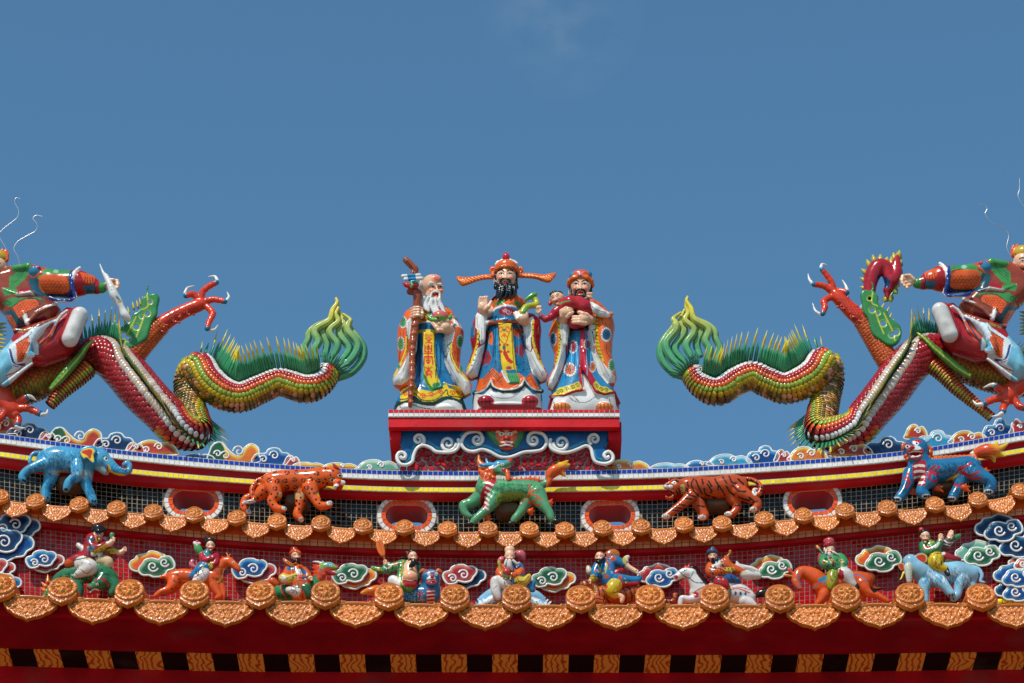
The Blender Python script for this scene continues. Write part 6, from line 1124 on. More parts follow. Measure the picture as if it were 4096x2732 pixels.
# ================================================================ animals on the ridge wall
ZA, ZB, ZQ, ZD, ZE = Z(0, 1700, 2.351), Z(900, 1750, 2.939), Z(1500, 1600, 2.239), Z(2400, 1750, 2.351), Z(3300, 1650, 2.953)
def limb(s, f, sc, rows, c, k=8, sm=3):
    k = k * .55 if k == 10 else k
    """rows of x, y, depth, radius; x, y and radius read off the crop"""
    q = f(*[v for r in rows for v in r[:2]]); s.path([(*p, r[2]) for p, r in zip(q, rows)], [r[3] / sc for r in rows], c, k, sm=sm); return s
def fur(s, f, pts, n, ln, ang, c, w=2.0, seed=1, spread=.35, wob=.3):
    """brushed strokes along a polyline band: pts rows of x, y, half width"""
    rg = random.Random(seed); q = cm(np.array(pts, float), 8); w *= 1.45
    for _ in range(int(n * 1.3)):
        x, y, hw = q[rg.randrange(len(q))]; u = rg.uniform(-1, 1); a = math.radians(ang) + rg.gauss(0, spread); x, y = x + rg.uniform(-20, 20), y + u * hw; l_ = ln * rg.uniform(.6, 1.3)
        m_ = (x + l_ * .5 * math.cos(a + wob), y + l_ * .5 * math.sin(a + wob)); s.line(f(x, y, *m_, x + l_ * math.cos(a), y + l_ * math.sin(a)), w, c, 0)
def ornament(s, f, poly, cols, n, seed=1, fold=(30, 60), w=2.2, ang=80, dark='#241a18'):
    """painted folds and small scrolls scattered inside a traced panel"""
    rg = random.Random(seed); q = np.array(poly, float).reshape(-1, 2); lo, hi = q.min(0), q.max(0); k = 0
    for _ in range(n * 12):
        x, y = rg.uniform(lo[0], hi[0]), rg.uniform(lo[1], hi[1])
        if poly2(np.array([x]), np.array([y]), q)[0] > -6: continue
        k += 1
        if k > n: break
        if k % 2: a = math.radians(ang + rg.gauss(0, 18)); l_ = rg.uniform(*fold); s.line(f(x, y, x + l_ * .5 * math.cos(a + .25), y + l_ * .5 * math.sin(a + .25), x + l_ * math.cos(a), y + l_ * math.sin(a)), w, dark)
        else: s.line(curl(*f(x, y)[0], rg.uniform(3, 5.5), rg.uniform(0, 360), 1.1), w, cols[rg.randrange(len(cols))])
def mount(root, px, py, r, Yb):
    s = Sculpt(-.02, 3.0); s.infl((px - r, py - r * .5, px + r * .6, py - r * .6, px + r * 1.1, py - r * .2, px + r, py + r * .5, px - r * .3, py + r * .6, px - r, py + r * .4), 55, 14, '#6b5a49', 4, 10, sm=2)
    s.build('cement_mount', root, CEMENT)
def animal(name, label, cat, x, y, Yb): return thing(name, label, cat, P(x, y, Yb), 'animal statues on the ridge wall')
YA = -.13
# ---- elephant
f, sc = ZA, 2.351; t = animal('elephant_statue', 'bright blue ceramic elephant with curled trunk, left end of the black mosaic wall', 'statue', 270, 2010, YA)
s = Sculpt(YA, 2.6); B_ = '#4796ba'
limb(s, f, sc, [(440, 330, 0, 96), (560, 322, 0, 110), (690, 335, 0, 106), (800, 345, 0, 92)], B_, 14); limb(s, f, sc, [(820, 330, 4, 80), (930, 320, 10, 82), (950, 350, 14, 78)], B_, 14); s.ell((*f(930, 265)[0], 12), (26, 22, 22), B_, 10)
limb(s, f, sc, [(1000, 350, 20, 62), (1060, 400, 24, 46), (1130, 440, 26, 34), (1200, 440, 26, 27), (1222, 400, 26, 22), (1200, 362, 26, 24), (1170, 375, 28, 22)], B_, 6); limb(s, f, sc, [(950, 390, 14, 50), (985, 435, 16, 26), (1005, 455, 16, 12)], '#8fa8b0', 8)
limb(s, f, sc, [(440, 360, 16, 70), (320, 400, 26, 46), (245, 440, 28, 37), (208, 490, 28, 33), (222, 528, 28, 26)], B_, 10); limb(s, f, sc, [(490, 400, -10, 84), (470, 520, -14, 56), (432, 610, -14, 42), (436, 690, -14, 42)], B_, 10)
limb(s, f, sc, [(730, 380, 24, 66), (722, 480, 34, 52), (650, 540, 38, 40), (622, 605, 38, 30)], B_, 10); limb(s, f, sc, [(810, 420, 0, 74), (812, 560, 0, 48), (850, 650, 2, 40), (878, 722, 2, 38)], B_, 10); limb(s, f, sc, [(385, 262, -4, 20), (320, 268, 0, 18), (285, 305, 4, 14), (280, 355, 6, 17)], B_, 4)
for v in range(6): s.ell((*f(1060 + 24 * v, 395 + (12 if v < 3 else 6) * v)[0], 26 + 12), (4, 6, 16 - 2 * v), '#2580ac', 3, rot=-30)
s.fill(f(450, 440, 560, 425, 700, 420, 740, 470, 560, 480), '#a9a69a', 2); s.fill(f(760, 420, 850, 430, 860, 520, 770, 500), '#94a4a6', 2)
fur(s, f, [(400, 300, 60), (560, 320, 90), (720, 330, 80)], 150, 34, 75, '#1f7aa8', 2.2, 1); fur(s, f, [(400, 300, 60), (560, 300, 70), (760, 330, 80)], 90, 30, 80, '#66abc9', 2, 2); fur(s, f, [(470, 450, 20), (440, 640, 30)], 60, 30, 60, '#1f6f99', 2.2, 3); fur(s, f, [(820, 480, 30), (850, 640, 30)], 60, 30, 70, '#1f6f99', 2.2, 4); fur(s, f, [(250, 440, 30), (400, 380, 40)], 50, 28, 40, '#1f6f99', 2.2, 5); fur(s, f, [(700, 420, 40), (680, 520, 30)], 50, 28, 70, '#1f6f99', 2.2, 6)
s.fill(f(1012, 400, 1022, 370, 1060, 440, 1150, 462, 1190, 470, 1120, 490, 1050, 465), '#e0c022', 2); s.line(f(1012, 385, 1008, 430, 1000, 455), 5, '#b0262a'); s.line(f(1190, 480, 1240, 440, 1240, 380), 5, '#a02a30')
s.dot(*f(998, 315)[0], 9, '#efe4d4', 8); s.dot(*f(1000, 317)[0], 5, '#3a1d10'); s.line(f(965, 300, 1000, 293, 1022, 320), 3, '#173f55'); s.fill(f(1150, 400, 1190, 385, 1195, 412, 1160, 415), '#c06a52')
for (x, y) in ((216, 520), (234, 525), (612, 602), (630, 608), (870, 715), (895, 718), (448, 682)): s.dot(*f(x, y)[0], 4.5, '#15181c', 6)
b = s.build('body', t); s = Sculpt(YA, 2.4)
s.infl(f(742, 252, 790, 208, 860, 196, 905, 215, 912, 262, 885, 290, 896, 345, 880, 372, 850, 350, 820, 322, 785, 330), 9, 8, '#2f8fbb', 4, 58, sm=3); s.fill(f(755, 256, 795, 225, 860, 215, 890, 240, 880, 280, 882, 350, 850, 335, 820, 305, 785, 310), '#e0c022', 2); s.fill(f(765, 255, 800, 235, 850, 228, 870, 250, 860, 285, 850, 320, 815, 285), '#c0331e', 2); s.build('ear', b)
mount(t, *f(650, 580)[0], 42, YA)
# ---- leopard
f, sc = ZB, 2.939; t = animal('leopard_statue', 'orange ceramic leopard with black rosettes striding on the black mosaic', 'statue', 1160, 2060, YA); s = Sculpt(YA, 2.6); B_ = '#db5a1c'
limb(s, f, sc, [(520, 520, 0, 98), (690, 512, 0, 112), (880, 500, 0, 108), (1040, 500, 4, 116), (1140, 470, 8, 104)], B_, 14); limb(s, f, sc, [(1180, 440, 10, 90), (1280, 470, 20, 98)], B_, 12); s.ell((*f(1335, 545)[0], 44), (22, 18, 19), B_, 8); s.ell((*f(1340, 595)[0], 40), (14, 14, 9), '#b8402a', 5); s.ell((*f(1345, 520)[0], 60), (8, 6, 6), '#a8202a', 3)
for x, y in ((1305, 575), (1385, 530)): s.ell((*f(x, y)[0], 56), (11, 8, 9), '#ddd0c4', 3)
limb(s, f, sc, [(560, 580, 20, 92), (600, 680, 28, 66), (545, 740, 30, 48), (600, 830, 32, 44), (690, 845, 34, 36)], B_, 10); limb(s, f, sc, [(480, 610, -12, 90), (370, 690, -16, 62), (245, 720, -14, 42), (215, 820, -12, 34), (285, 878, -10, 30)], B_, 10)
limb(s, f, sc, [(1000, 590, 24, 92), (1050, 700, 32, 58), (1120, 800, 36, 46), (1200, 800, 38, 40), (1240, 775, 38, 30)], B_, 10); limb(s, f, sc, [(900, 640, -10, 84), (880, 800, -12, 50), (845, 910, -10, 44), (895, 962, -8, 36)], B_, 10)
limb(s, f, sc, [(480, 475, 0, 26), (380, 510, 4, 25), (320, 590, 8, 24), (318, 670, 12, 24), (345, 735, 14, 25), (290, 755, 16, 22), (215, 775, 16, 8)], B_, 5)
s.fill(f(640, 640, 760, 650, 900, 640, 930, 720, 760, 720, 640, 700), '#d9a870', 2); s.fill(f(1090, 650, 1210, 580, 1190, 640, 1110, 700), '#d6a83c', 2); s.fill(f(205, 770, 240, 730, 360, 745, 350, 770, 280, 780), '#d8d2cc', 2); s.line(f(225, 765, 280, 750, 350, 762), 2.4, '#2a2622')
K_ = '#1c1412'; rg = random.Random(2)
for x, y in ((520, 505), (595, 425), (615, 515), (590, 600), (730, 415), (705, 510), (730, 585), (840, 410), (820, 495), (832, 585), (955, 420), (925, 505), (960, 590), (1080, 425), (1095, 510), (1010, 490)):
    a0 = rg.uniform(0, 6.28)
    for k in range(3): s.line(f(*[v for t in (0, .4, .8, 1.2) for v in (x + 25 * math.cos(a0 + 2.09 * k + t), y + 21 * math.sin(a0 + 2.09 * k + t))]), 4.6, K_, 0)
    s.dot(*f(x + 8, y + 4)[0], 3.2, '#4a1c10')
for x, y in ((1210, 375), (1235, 400), (1270, 390), (1240, 440), (1180, 365), (1150, 530), (1200, 540), (1180, 490), (545, 665), (600, 700), (620, 660), (560, 790), (530, 740), (440, 615), (430, 680), (385, 715), (490, 640), (265, 675), (295, 710), (205, 800), (990, 655), (1045, 655), (1070, 730), (1110, 775), (1020, 605), (1130, 740), (890, 710), (935, 745), (875, 780), (870, 840), (830, 800), (840, 745), (380, 510), (320, 610), (330, 550), (325, 670), (440, 470), (350, 720), (640, 780), (265, 820)): s.dot(*f(x, y)[0], 4.2, K_, 4.8)
for k in range(14): s.line(f(700 + 14 * k, 612 + 2 * k, 712 + 14 * k, 632 + 2 * k), 2.6, K_, 0); s.line(f(1060 + 9 * k, 640 - 5 * k, 1066 + 9 * k, 660 - 6 * k), 2.4, K_, 0)
for k in range(7): s.line(f(935 + 14 * k, 660 + 26 * k, 955 + 14 * k, 672 + 26 * k), 2.6, K_, 0)
for x, y, w_ in ((1258, 500, 1), (1350, 445, 1)): s.dot(*f(x, y)[0], 9.5, '#e8d8b0', 7); s.dot(*f(x, y)[0], 5, '#15100c'); s.line(f(x - 32, y - 18, x, y - 28, x + 30, y - 14), 3.4, K_)
for x, y in ((1300, 572), (1320, 590), (1380, 520)): s.dot(*f(x, y)[0], 2, K_)
for x, y in ((700, 830), (280, 870), (1230, 770), (895, 965)): s.dot(*f(x, y)[0], 12, '#d8d0c8', 10); [s.line(f(x - 12 + 18 * k, y - 20, x - 6 + 18 * k, y + 5), 2.6, K_, 0) for k in range(3)]
s.fill(f(1310, 585, 1370, 560, 1375, 590, 1330, 610), '#a8202a', 2); b = s.build('body', t)
for q in ((1262, 292, 1325, 340, 1350, 375, 1290, 370, 1270, 335), (1128, 395, 1160, 410, 1195, 450, 1170, 475, 1140, 450)):
    s = Sculpt(YA, 2.2); s.infl(f(*q), 6, 6, '#a82a1e', 3, 40, sm=2); s.build('ear', b)
mount(t, *f(850, 790)[0], 44, YA)
# ---- green dragon-headed horse
f, sc = ZQ, 2.239; t = animal('green_beast_statue', 'green scaled dragon headed beast with flaming tail prancing under the pedestal', 'statue', 2040, 2080, YA); s = Sculpt(YA, 2.6); B_ = '#55946a'; O_ = '#db5a1f'
limb(s, f, sc, [(980, 800, 6, 80), (1070, 810, 4, 92), (1180, 815, 0, 84), (1300, 805, 0, 78), (1430, 815, 0, 86)], B_, 14); limb(s, f, sc, [(985, 780, 10, 76), (1005, 690, 14, 60), (1060, 625, 18, 48), (1110, 598, 22, 44)], B_, 10)
limb(s, f, sc, [(1110, 590, 24, 46), (1170, 580, 28, 32), (1215, 552, 30, 20)], B_, 8); limb(s, f, sc, [(1110, 630, 24, 36), (1160, 650, 28, 22), (1200, 668, 30, 14)], B_, 6); s.ell((*f(1210, 548)[0], 32), (11, 10, 9), '#c0303a', 4)
limb(s, f, sc, [(1070, 880, 20, 70), (1000, 980, 30, 42), (920, 1050, 34, 32), (875, 1095, 34, 27)], B_, 10); s.ell((*f(850, 1115)[0], 34), (17, 12, 11), '#16191a', 4); limb(s, f, sc, [(960, 850, -6, 66), (860, 925, -8, 48), (795, 945, -6, 40), (805, 1010, -4, 29), (850, 1045, -2, 22)], B_, 10); s.ell((*f(893, 1040)[0], 0), (11, 9, 10), '#16191a', 4)
limb(s, f, sc, [(1450, 850, 16, 84), (1500, 930, 26, 54), (1560, 1010, 30, 36), (1580, 1065, 30, 28)], B_, 10); s.ell((*f(1625, 1088)[0], 30), (16, 12, 12), '#16191a', 4); limb(s, f, sc, [(1370, 890, -8, 62), (1320, 985, -8, 40), (1265, 1050, -6, 31), (1240, 1080, -6, 26)], B_, 10); s.ell((*f(1218, 1108)[0], -4), (16, 11, 11), '#16191a', 4)
limb(s, f, sc, [(1480, 770, 0, 34), (1540, 740, 4, 24), (1552, 690, 6, 22)], B_, 6)
fur(s, f, [(960, 780, 70), (1180, 800, 60), (1450, 820, 70)], 190, 18, 60, '#2f7a44', 2.0, 3, .8, .9); fur(s, f, [(960, 780, 70), (1180, 780, 50), (1450, 800, 60)], 90, 14, 50, '#6aa878', 1.8, 4, .8, .9); fur(s, f, [(1100, 900, 20), (1250, 890, 20)], 50, 16, 50, '#8f9a2c', 2.2, 5, .8)
s.fill(f(1090, 985, 1200, 960, 1330, 890, 1330, 915, 1220, 985, 1120, 1000), '#c0331e', 2); s.dot(*f(1300, 920)[0], 7, '#d8cbb8', 5)
s.fill(f(1090, 850, 1200, 820, 1340, 830, 1340, 890, 1200, 960, 1090, 950), '#7d983e', 2); s.fill(f(925, 560, 1040, 575, 1075, 640, 1100, 700, 1060, 735, 960, 722, 938, 650), '#cf561f', 2); [s.line(f(945 + 20 * k, 650 + 12 * k, 965 + 20 * k, 690 + 8 * k, 990 + 20 * k, 680 + 5 * k), 2.6, '#6a2412') for k in range(5)]
fur(s, f, [(1100, 900, 30), (1330, 870, 30)], 30, 14, 50, '#3f6a2a', 2, 9, .8)
s.fill(f(1090, 720, 1030, 715, 960, 800, 940, 900, 975, 978, 1010, 960, 1000, 880, 1040, 800), '#a8202a', 2)
for k in range(6): s.line(f(1010 - 14 * k + k * k * 2, 740 + 44 * k, 1055 - 18 * k + k * k * 2, 762 + 44 * k), 8.5, '#dccfc4', 0)
s.fill(f(1130, 620, 1190, 610, 1255, 575, 1240, 600, 1180, 630, 1195, 660, 1150, 650), '#a8202a', 2); s.line(f(1150, 612, 1200, 600, 1250, 572), 3.4, '#e8e0d4'); s.fill(f(1040, 590, 1080, 545, 1160, 535, 1180, 560, 1110, 570, 1060, 600), '#3f93bd', 2); s.line(f(1020, 600, 1060, 605, 1110, 580), 6, WHT)
s.dot(*f(1142, 575)[0], 7, '#e8dcc0', 5.5); s.dot(*f(1143, 575)[0], 3.6, '#111111'); s.line(f(1060, 615, 1075, 650, 1120, 650), 2.4, '#1f4a2c')
for p in ((1360, 880, 1390, 800, 1375, 760), (1390, 830, 1440, 800), (1360, 870, 1420, 850, 1470, 870), (1400, 950, 1420, 900, 1500, 890), (1370, 900, 1400, 930, 1480, 940)): s.line(f(*p), 6, '#d24a1c')
b = s.build('body', t); s = Sculpt(YA, 2.4)
for x, y, d_, r_ in ((960, 600, 16, 34), (945, 640, 12, 26), (975, 660, 24, 34), (1010, 640, 34, 30), (1030, 680, 36, 28), (985, 700, 26, 26), (1060, 700, 36, 22), (1010, 715, 34, 22)): s.ell((*f(x, y)[0], d_), (r_ / sc, 12, r_ / sc), '#db5a1f', 5)
limb(s, f, sc, [(985, 600, 20, 26), (935, 560, 16, 20), (930, 495, 14, 7)], '#db6a1f', 4); limb(s, f, sc, [(960, 585, 18, 14), (915, 580, 14, 5)], '#db6a1f', 4); limb(s, f, sc, [(1060, 580, 30, 18), (1010, 570, 26, 14), (995, 520, 24, 5)], '#3f93bd', 4); limb(s, f, sc, [(1180, 640, 30, 22), (1195, 700, 34, 20), (1190, 725, 34, 10)], '#db5a1f', 4); limb(s, f, sc, [(930, 575, 30, 5), (985, 585, 34, 15), (1050, 580, 34, 12)], '#3f93bd', 3); s.line(f(920, 590, 985, 605, 1050, 600), 4, WHT); s.build('mane', b)
s = Sculpt(YA, 2.2); ks = [(1105, 770), (1140, 755), (1180, 745), (1220, 735), (1260, 735), (1300, 735), (1340, 730), (1380, 725), (1420, 725), (1460, 735)]; limb(s, f, sc, [(*k, 8, 24) for k in ks], '#c8501f', 5)
for k, (x, y) in enumerate(ks): s.cone((*f(x, y)[0], 10), (*f(x + 14, y - 46 - 8 * (k % 2))[0], 10), 9, 1.5, '#d85a24', 3); s.line(f(x - 4, y + 14, x + 10, y - 12), 3, '#2f1a18', 0)
s.build('dorsal_crest', b); s = Sculpt(YA, 2.2)
limb(s, f, sc, [(1555, 700, 8, 28), (1585, 650, 10, 46), (1640, 620, 12, 44), (1690, 600, 12, 26)], O_, 6); [limb(s, f, sc, [(1640, 620, 12, 26), (a[0] * .5 + 820, a[1] * .5 + 305, 12, 22), (*a, 12, 3)], O_, 4) for a in ((1735, 540), (1752, 575), (1708, 690), (1660, 560))]; limb(s, f, sc, [(1560, 720, 8, 28), (1540, 775, 8, 10)], O_, 4)
for a in ((1735, 540), (1752, 575), (1708, 692), (1660, 556)): s.blush(*f(*a)[0], 26, '#e6c42a', 1.0)
for p in ((1570, 690, 1600, 640, 1660, 610, 1720, 570), (1590, 700, 1630, 650, 1690, 640)): s.line(f(*p), 2.4, '#a83a14')
s.build('tail_flame', b)
for x, y in ((1010, 1045), (1400, 1000), (1570, 925)):
    s = Sculpt(YA, 2.2); [s.cone((*f(x - 10, y)[0], 6), (*f(x + dx, y + dy)[0], 6), 10, 2, '#d24e1f', 4) for dx, dy in ((20, -40), (30, -5), (18, 30), (0, 36))]; s.build('leg_tuft', b)
mount(t, *f(1190, 1010)[0], 46, YA)
# ---- tiger
f, sc = ZD, 2.351; t = animal('tiger_statue', 'brown orange ceramic tiger with black stripes snarling between two oval openings', 'statue', 2860, 2070, YA); s = Sculpt(YA, 2.6); B_ = '#b9481a'
limb(s, f, sc, [(790, 465, 10, 72), (870, 465, 6, 80), (960, 470, 2, 88), (1100, 472, 0, 88), (1220, 452, 0, 92), (1320, 460, 0, 80)], B_, 14); s.ell((*f(710, 465)[0], 24), (34, 32, 33), B_, 10); s.ell((*f(645, 460)[0], 40), (20, 16, 14), B_, 6); s.ell((*f(655, 560)[0], 34), (17, 16, 14), B_, 6); s.ell((*f(632, 440)[0], 54), (9, 6, 6), '#b8262c', 3)
for x, y in ((622, 462), (660, 465)): s.ell((*f(x, y)[0], 52), (10, 7, 8), '#ddd4ca', 3)
s.cone((*f(640, 520)[0], 30), (*f(660, 525)[0], 60), 15, 15, '#8f1a1c', 3, True)
limb(s, f, sc, [(860, 550, 22, 60), (770, 630, 32, 40), (690, 690, 36, 33), (630, 738, 36, 32), (605, 745, 36, 24)], B_, 10); limb(s, f, sc, [(910, 580, -8, 66), (955, 680, -8, 44), (985, 735, -6, 36), (945, 758, -4, 28)], B_, 10)
limb(s, f, sc, [(1310, 510, 16, 74), (1420, 570, 24, 46), (1482, 610, 26, 34), (1475, 655, 26, 32), (1430, 678, 26, 24)], B_, 10); limb(s, f, sc, [(1250, 570, -10, 66), (1290, 645, -10, 38), (1250, 715, -8, 32), (1190, 722, -6, 22)], B_, 10)
limb(s, f, sc, [(1330, 392, 0, 22), (1420, 395, 6, 20), (1490, 430, 12, 19), (1512, 480, 16, 20), (1490, 535, 18, 22), (1450, 530, 18, 18), (1448, 490, 18, 15), (1475, 485, 18, 10)], B_, 4)
for p in ((880, 390, 860, 440, 880, 500, 930, 550), (960, 395, 970, 440), (900, 400, 930, 470, 960, 530), (1020, 410, 1050, 460), (1010, 440, 1050, 500, 1040, 520), (1080, 390, 1110, 450, 1110, 490), (1155, 370, 1190, 430), (1215, 365, 1240, 420, 1280, 430), (1300, 390, 1350, 440), (1110, 440, 1150, 500, 1170, 540), (1190, 460, 1220, 510, 1260, 540), (1250, 450, 1300, 500, 1370, 510), (980, 480, 990, 530, 1030, 550), (820, 480, 830, 530, 900, 560), (800, 570, 860, 580), (740, 630, 800, 640), (680, 680, 740, 690), (700, 660, 760, 665), (1400, 560, 1440, 590), (1440, 610, 1480, 600), (1300, 560, 1390, 590, 1420, 580), (1420, 395, 1440, 415), (1470, 420, 1490, 440), (1500, 460, 1525, 470), (1380, 380, 1390, 410), (1500, 500, 1530, 500), (715, 400, 735, 415), (740, 480, 755, 530), (720, 500, 735, 545), (820, 420, 830, 460), (950, 560, 1010, 600, 1090, 600), (1060, 560, 1110, 580), (1270, 640, 1310, 640), (920, 640, 980, 650)): s.line(f(*p), 6.5, '#1c1310')
for k in range(12): s.line(f(770 + 12 * k, 660 - 8 * k, 780 + 12 * k, 675 - 7 * k), 2.2, '#3a1c10', 0)
s.fill(f(600, 490, 640, 480, 695, 500, 685, 545, 640, 555, 610, 545), '#8f1a1c', 2); s.line(f(602, 492, 640, 485, 690, 502), 3.4, '#ece4d8'); s.line(f(615, 548, 650, 540, 685, 540), 3.4, '#ece4d8'); s.dot(*f(645, 530)[0], 9, '#c8363a', 4)
for x, y in ((700, 425), (632, 415)): s.dot(*f(x, y)[0], 8, '#e8e0d0', 6); s.dot(*f(x, y)[0], 4, '#2a3a40'); s.line(f(x - 24, y - 14, x, y - 20, x + 22, y - 8), 3, '#1c1310')
s.fill(f(752, 450, 790, 440, 800, 500, 770, 560, 745, 560, 765, 510), '#d0b26a', 2); [s.line(f(755 + 5 * k, 470 + 22 * k, 775 + 4 * k, 480 + 18 * k), 2.4, '#2a1a10', 0) for k in range(4)]
for x, y in ((618, 742), (960, 752), (1200, 718), (1440, 675)): s.dot(*f(x, y)[0], 17, '#ddd2c4', 10); [s.line(f(x - 20 + 16 * k, y - 14, x - 16 + 16 * k, y + 8), 2.6, '#1c1310', 0) for k in range(3)]
s.fill(f(1430, 500, 1450, 475, 1480, 480, 1470, 540, 1440, 540), '#d8d2c8', 2); s.line(f(1445, 500, 1460, 520), 3, '#1c1310'); b = s.build('body', t)
for q in ((765, 440, 770, 400, 792, 392, 790, 430), (640, 400, 650, 385, 668, 392, 655, 408)): s = Sculpt(YA, 2.0); s.infl(f(*q), 6, 5, '#a83a1c', 3, 34, sm=2); s.build('ear', b)
mount(t, *f(1090, 640)[0], 46, YA)
# ---- blue guardian lion
f, sc = ZE, 2.953; t = animal('guardian_lion_statue', 'blue guardian lion with red flame marks and orange tail, right end of the black mosaic', 'statue', 3760, 1990, YA); s = Sculpt(YA, 2.6); B_ = '#226a94'; R_ = '#b3202c'
limb(s, f, sc, [(1120, 690, 10, 124), (1250, 700, 6, 130), (1450, 670, 0, 118), (1640, 650, 0, 114), (1740, 640, 0, 108)], B_, 14); s.ell((*f(1080, 430)[0], 26), (48, 42, 46), B_, 12); limb(s, f, sc, [(1110, 560, 16, 110), (1110, 640, 12, 120)], B_, 14)
s.ell((*f(1045, 425)[0], 62), (24, 16, 13), B_, 8); s.ell((*f(1025, 412)[0], 76), (13, 9, 9), '#c0262c', 4); limb(s, f, sc, [(985, 460, 56, 20), (1050, 445, 70, 22), (1140, 450, 60, 20)], '#c0303a', 6); limb(s, f, sc, [(1010, 520, 52, 26), (1080, 540, 58, 28), (1140, 510, 52, 22)], '#2f6f8f', 6)
limb(s, f, sc, [(1010, 720, 24, 86), (970, 840, 34, 64), (925, 950, 40, 56), (870, 1020, 42, 56)], B_, 10); limb(s, f, sc, [(1240, 790, 30, 96), (1165, 870, 46, 66), (1135, 945, 48, 56), (1190, 975, 48, 54)], B_, 10)
limb(s, f, sc, [(1740, 700, 20, 108), (1870, 760, 32, 76), (1960, 820, 36, 62), (1965, 890, 36, 56), (1935, 930, 36, 56)], B_, 10); limb(s, f, sc, [(1600, 790, -8, 90), (1570, 900, -8, 64), (1510, 1005, -4, 58)], B_, 10)
fur(s, f, [(1150, 700, 90), (1450, 680, 80), (1750, 660, 80)], 170, 34, 100, '#174f74', 2.6, 1, .5); fur(s, f, [(1200, 700, 80), (1500, 670, 70), (1750, 680, 80)], 100, 30, 100, '#3a80a6', 2.2, 2, .5); fur(s, f, [(920, 900, 50), (1000, 800, 40)], 50, 30, 110, '#174f74', 2.4, 3); fur(s, f, [(1900, 800, 40), (1960, 880, 40)], 50, 30, 60, '#174f74', 2.4, 4); fur(s, f, [(1540, 900, 50), (1560, 850, 40)], 40, 30, 90, '#174f74', 2.4, 5)
s.fill(f(1040, 600, 1180, 560, 1200, 700, 1190, 850, 1130, 862, 1050, 840), '#a8202a', 2); [s.line(f(1062, 635 + 68 * k, 1110, 625 + 68 * k, 1170, 630 + 66 * k), 10, '#dccfc4', 3) for k in range(4)]
for p in ((1350, 640, 1300, 690, 1250, 720, 1240, 780, 1270, 810, 1330, 800), (1300, 630, 1250, 670, 1230, 740), (1340, 720, 1290, 730), (1720, 600, 1640, 650, 1600, 680, 1640, 730, 1720, 740, 1820, 700), (1640, 700, 1740, 780, 1840, 770), (990, 710, 960, 780, 1000, 820, 970, 880), (945, 780, 990, 790), (1500, 820, 1560, 870, 1610, 840), (1600, 640, 1570, 690)): s.line(f(*p), 9, R_)
s.fill(f(1430, 800, 1540, 740, 1590, 720, 1560, 760, 1440, 840), '#d8a822', 2); s.fill(f(985, 480, 1040, 455, 1140, 455, 1150, 500, 1090, 535, 1020, 530), '#8f161c', 2); s.line(f(992, 478, 1050, 462, 1140, 465), 5, '#ece4d8'); s.line(f(1020, 525, 1080, 520, 1125, 505), 4, '#ece4d8'); s.line(f(985, 462, 1040, 445, 1130, 440, 1155, 480, 1120, 535, 1050, 548, 1000, 530), 5, '#c0303a')
s.fill(f(990, 435, 1010, 400, 1090, 390, 1140, 420, 1100, 445, 1040, 445), '#d8d4d0', 2); s.dot(*f(1025, 415)[0], 12, '#c0262c', 9); s.fill(f(955, 400, 975, 350, 1000, 370, 985, 395), R_); s.line(f(1045, 345, 1080, 330, 1130, 345), 9, R_)
for x, y in ((1082, 365), (975, 402)): s.dot(*f(x, y)[0], 9, '#ece4d8', 7); s.dot(*f(x, y)[0], 4.4, '#111111')
for x, y in ((845, 1025), (1490, 1020), (1930, 935), (1200, 990)): s.dot(*f(x, y)[0], 20, '#c9d2d6', 10); [s.dot(*f(x - 26 + 26 * k, y + 2)[0], 4.4, '#15181c', 6) for k in range(3)]
b = s.build('body', t); s = Sculpt(YA, 2.4)
for k in range(10): x = 1270 + 54 * k; limb(s, f, sc, [(x, 545 - 2 * k, 6, 34), (x + 20, 560 - 2 * k, 22, 22), (x + 36, 600 - 3 * k, 34, 6)], '#d8601f', 4); s.line(f(x + 2, 520, x + 26, 570, x + 30, 600), 2.6, '#3a1c10')
for x, y, r_ in ((1215, 420, 40), (1240, 480, 36), (1215, 540, 40), (960, 520, 30), (975, 560, 26), (1180, 570, 26), (1120, 580, 22), (1050, 580, 22), (1255, 440, 26)): s.ell((*f(x, y)[0], 22), (r_ / sc, 13, r_ / sc), '#c8541f', 5)
s.build('mane', b)
for q, c_ in (((1150, 330, 1180, 300, 1240, 300, 1262, 284, 1255, 320, 1220, 360, 1180, 370), '#8fc0d8'), ((900, 430, 893, 385, 920, 365, 955, 370, 945, 430, 925, 455), '#c85a2a')): s = Sculpt(YA, 2.2); s.infl(f(*q), 8, 7, c_, 3, 34, sm=2); s.build('ear', b)
s = Sculpt(YA, 2.4); limb(s, f, sc, [(1745, 500, 4, 30), (1830, 470, 8, 60), (1930, 460, 12, 84), (2010, 460, 12, 66)], '#d8501f', 8)
for a in ((2172, 358), (2040, 335), (2125, 520), (2005, 592)): limb(s, f, sc, [(1960, 460, 12, 46), ((a[0] + 1960) / 2, (a[1] + 470) / 2 + (14 if a[1] < 400 else -8), 12, 34), (*a, 12, 4)], '#d8501f', 6); s.blush(*f(*a)[0], 44, '#e0bc2a', 1.1)
s.path([(*f(1740, 490)[0], 8), (*f(1800, 590)[0], 8)], (10, 6), '#c9b8a0', 3)
for p in ((1800, 480, 1900, 440, 2000, 420), (1820, 500, 1920, 490, 2020, 500), (1850, 530, 1940, 520, 2000, 560)): s.line(f(*p), 2.6, '#a83a14')
s.build('tail_flame', b)
for x, y in ((1900, 690), (1660, 880), (1050, 920), (1340, 880)): s = Sculpt(YA, 2.2); [s.cone((*f(x - 20, y + 10)[0], 10), (*f(x + dx, y + dy)[0], 10), 12, 2, '#cc5420', 4) for dx, dy in ((10, -40), (55, -5), (60, 60))]; s.build('leg_tuft', b)
mount(t, *f(1400, 900)[0], 40, YA)

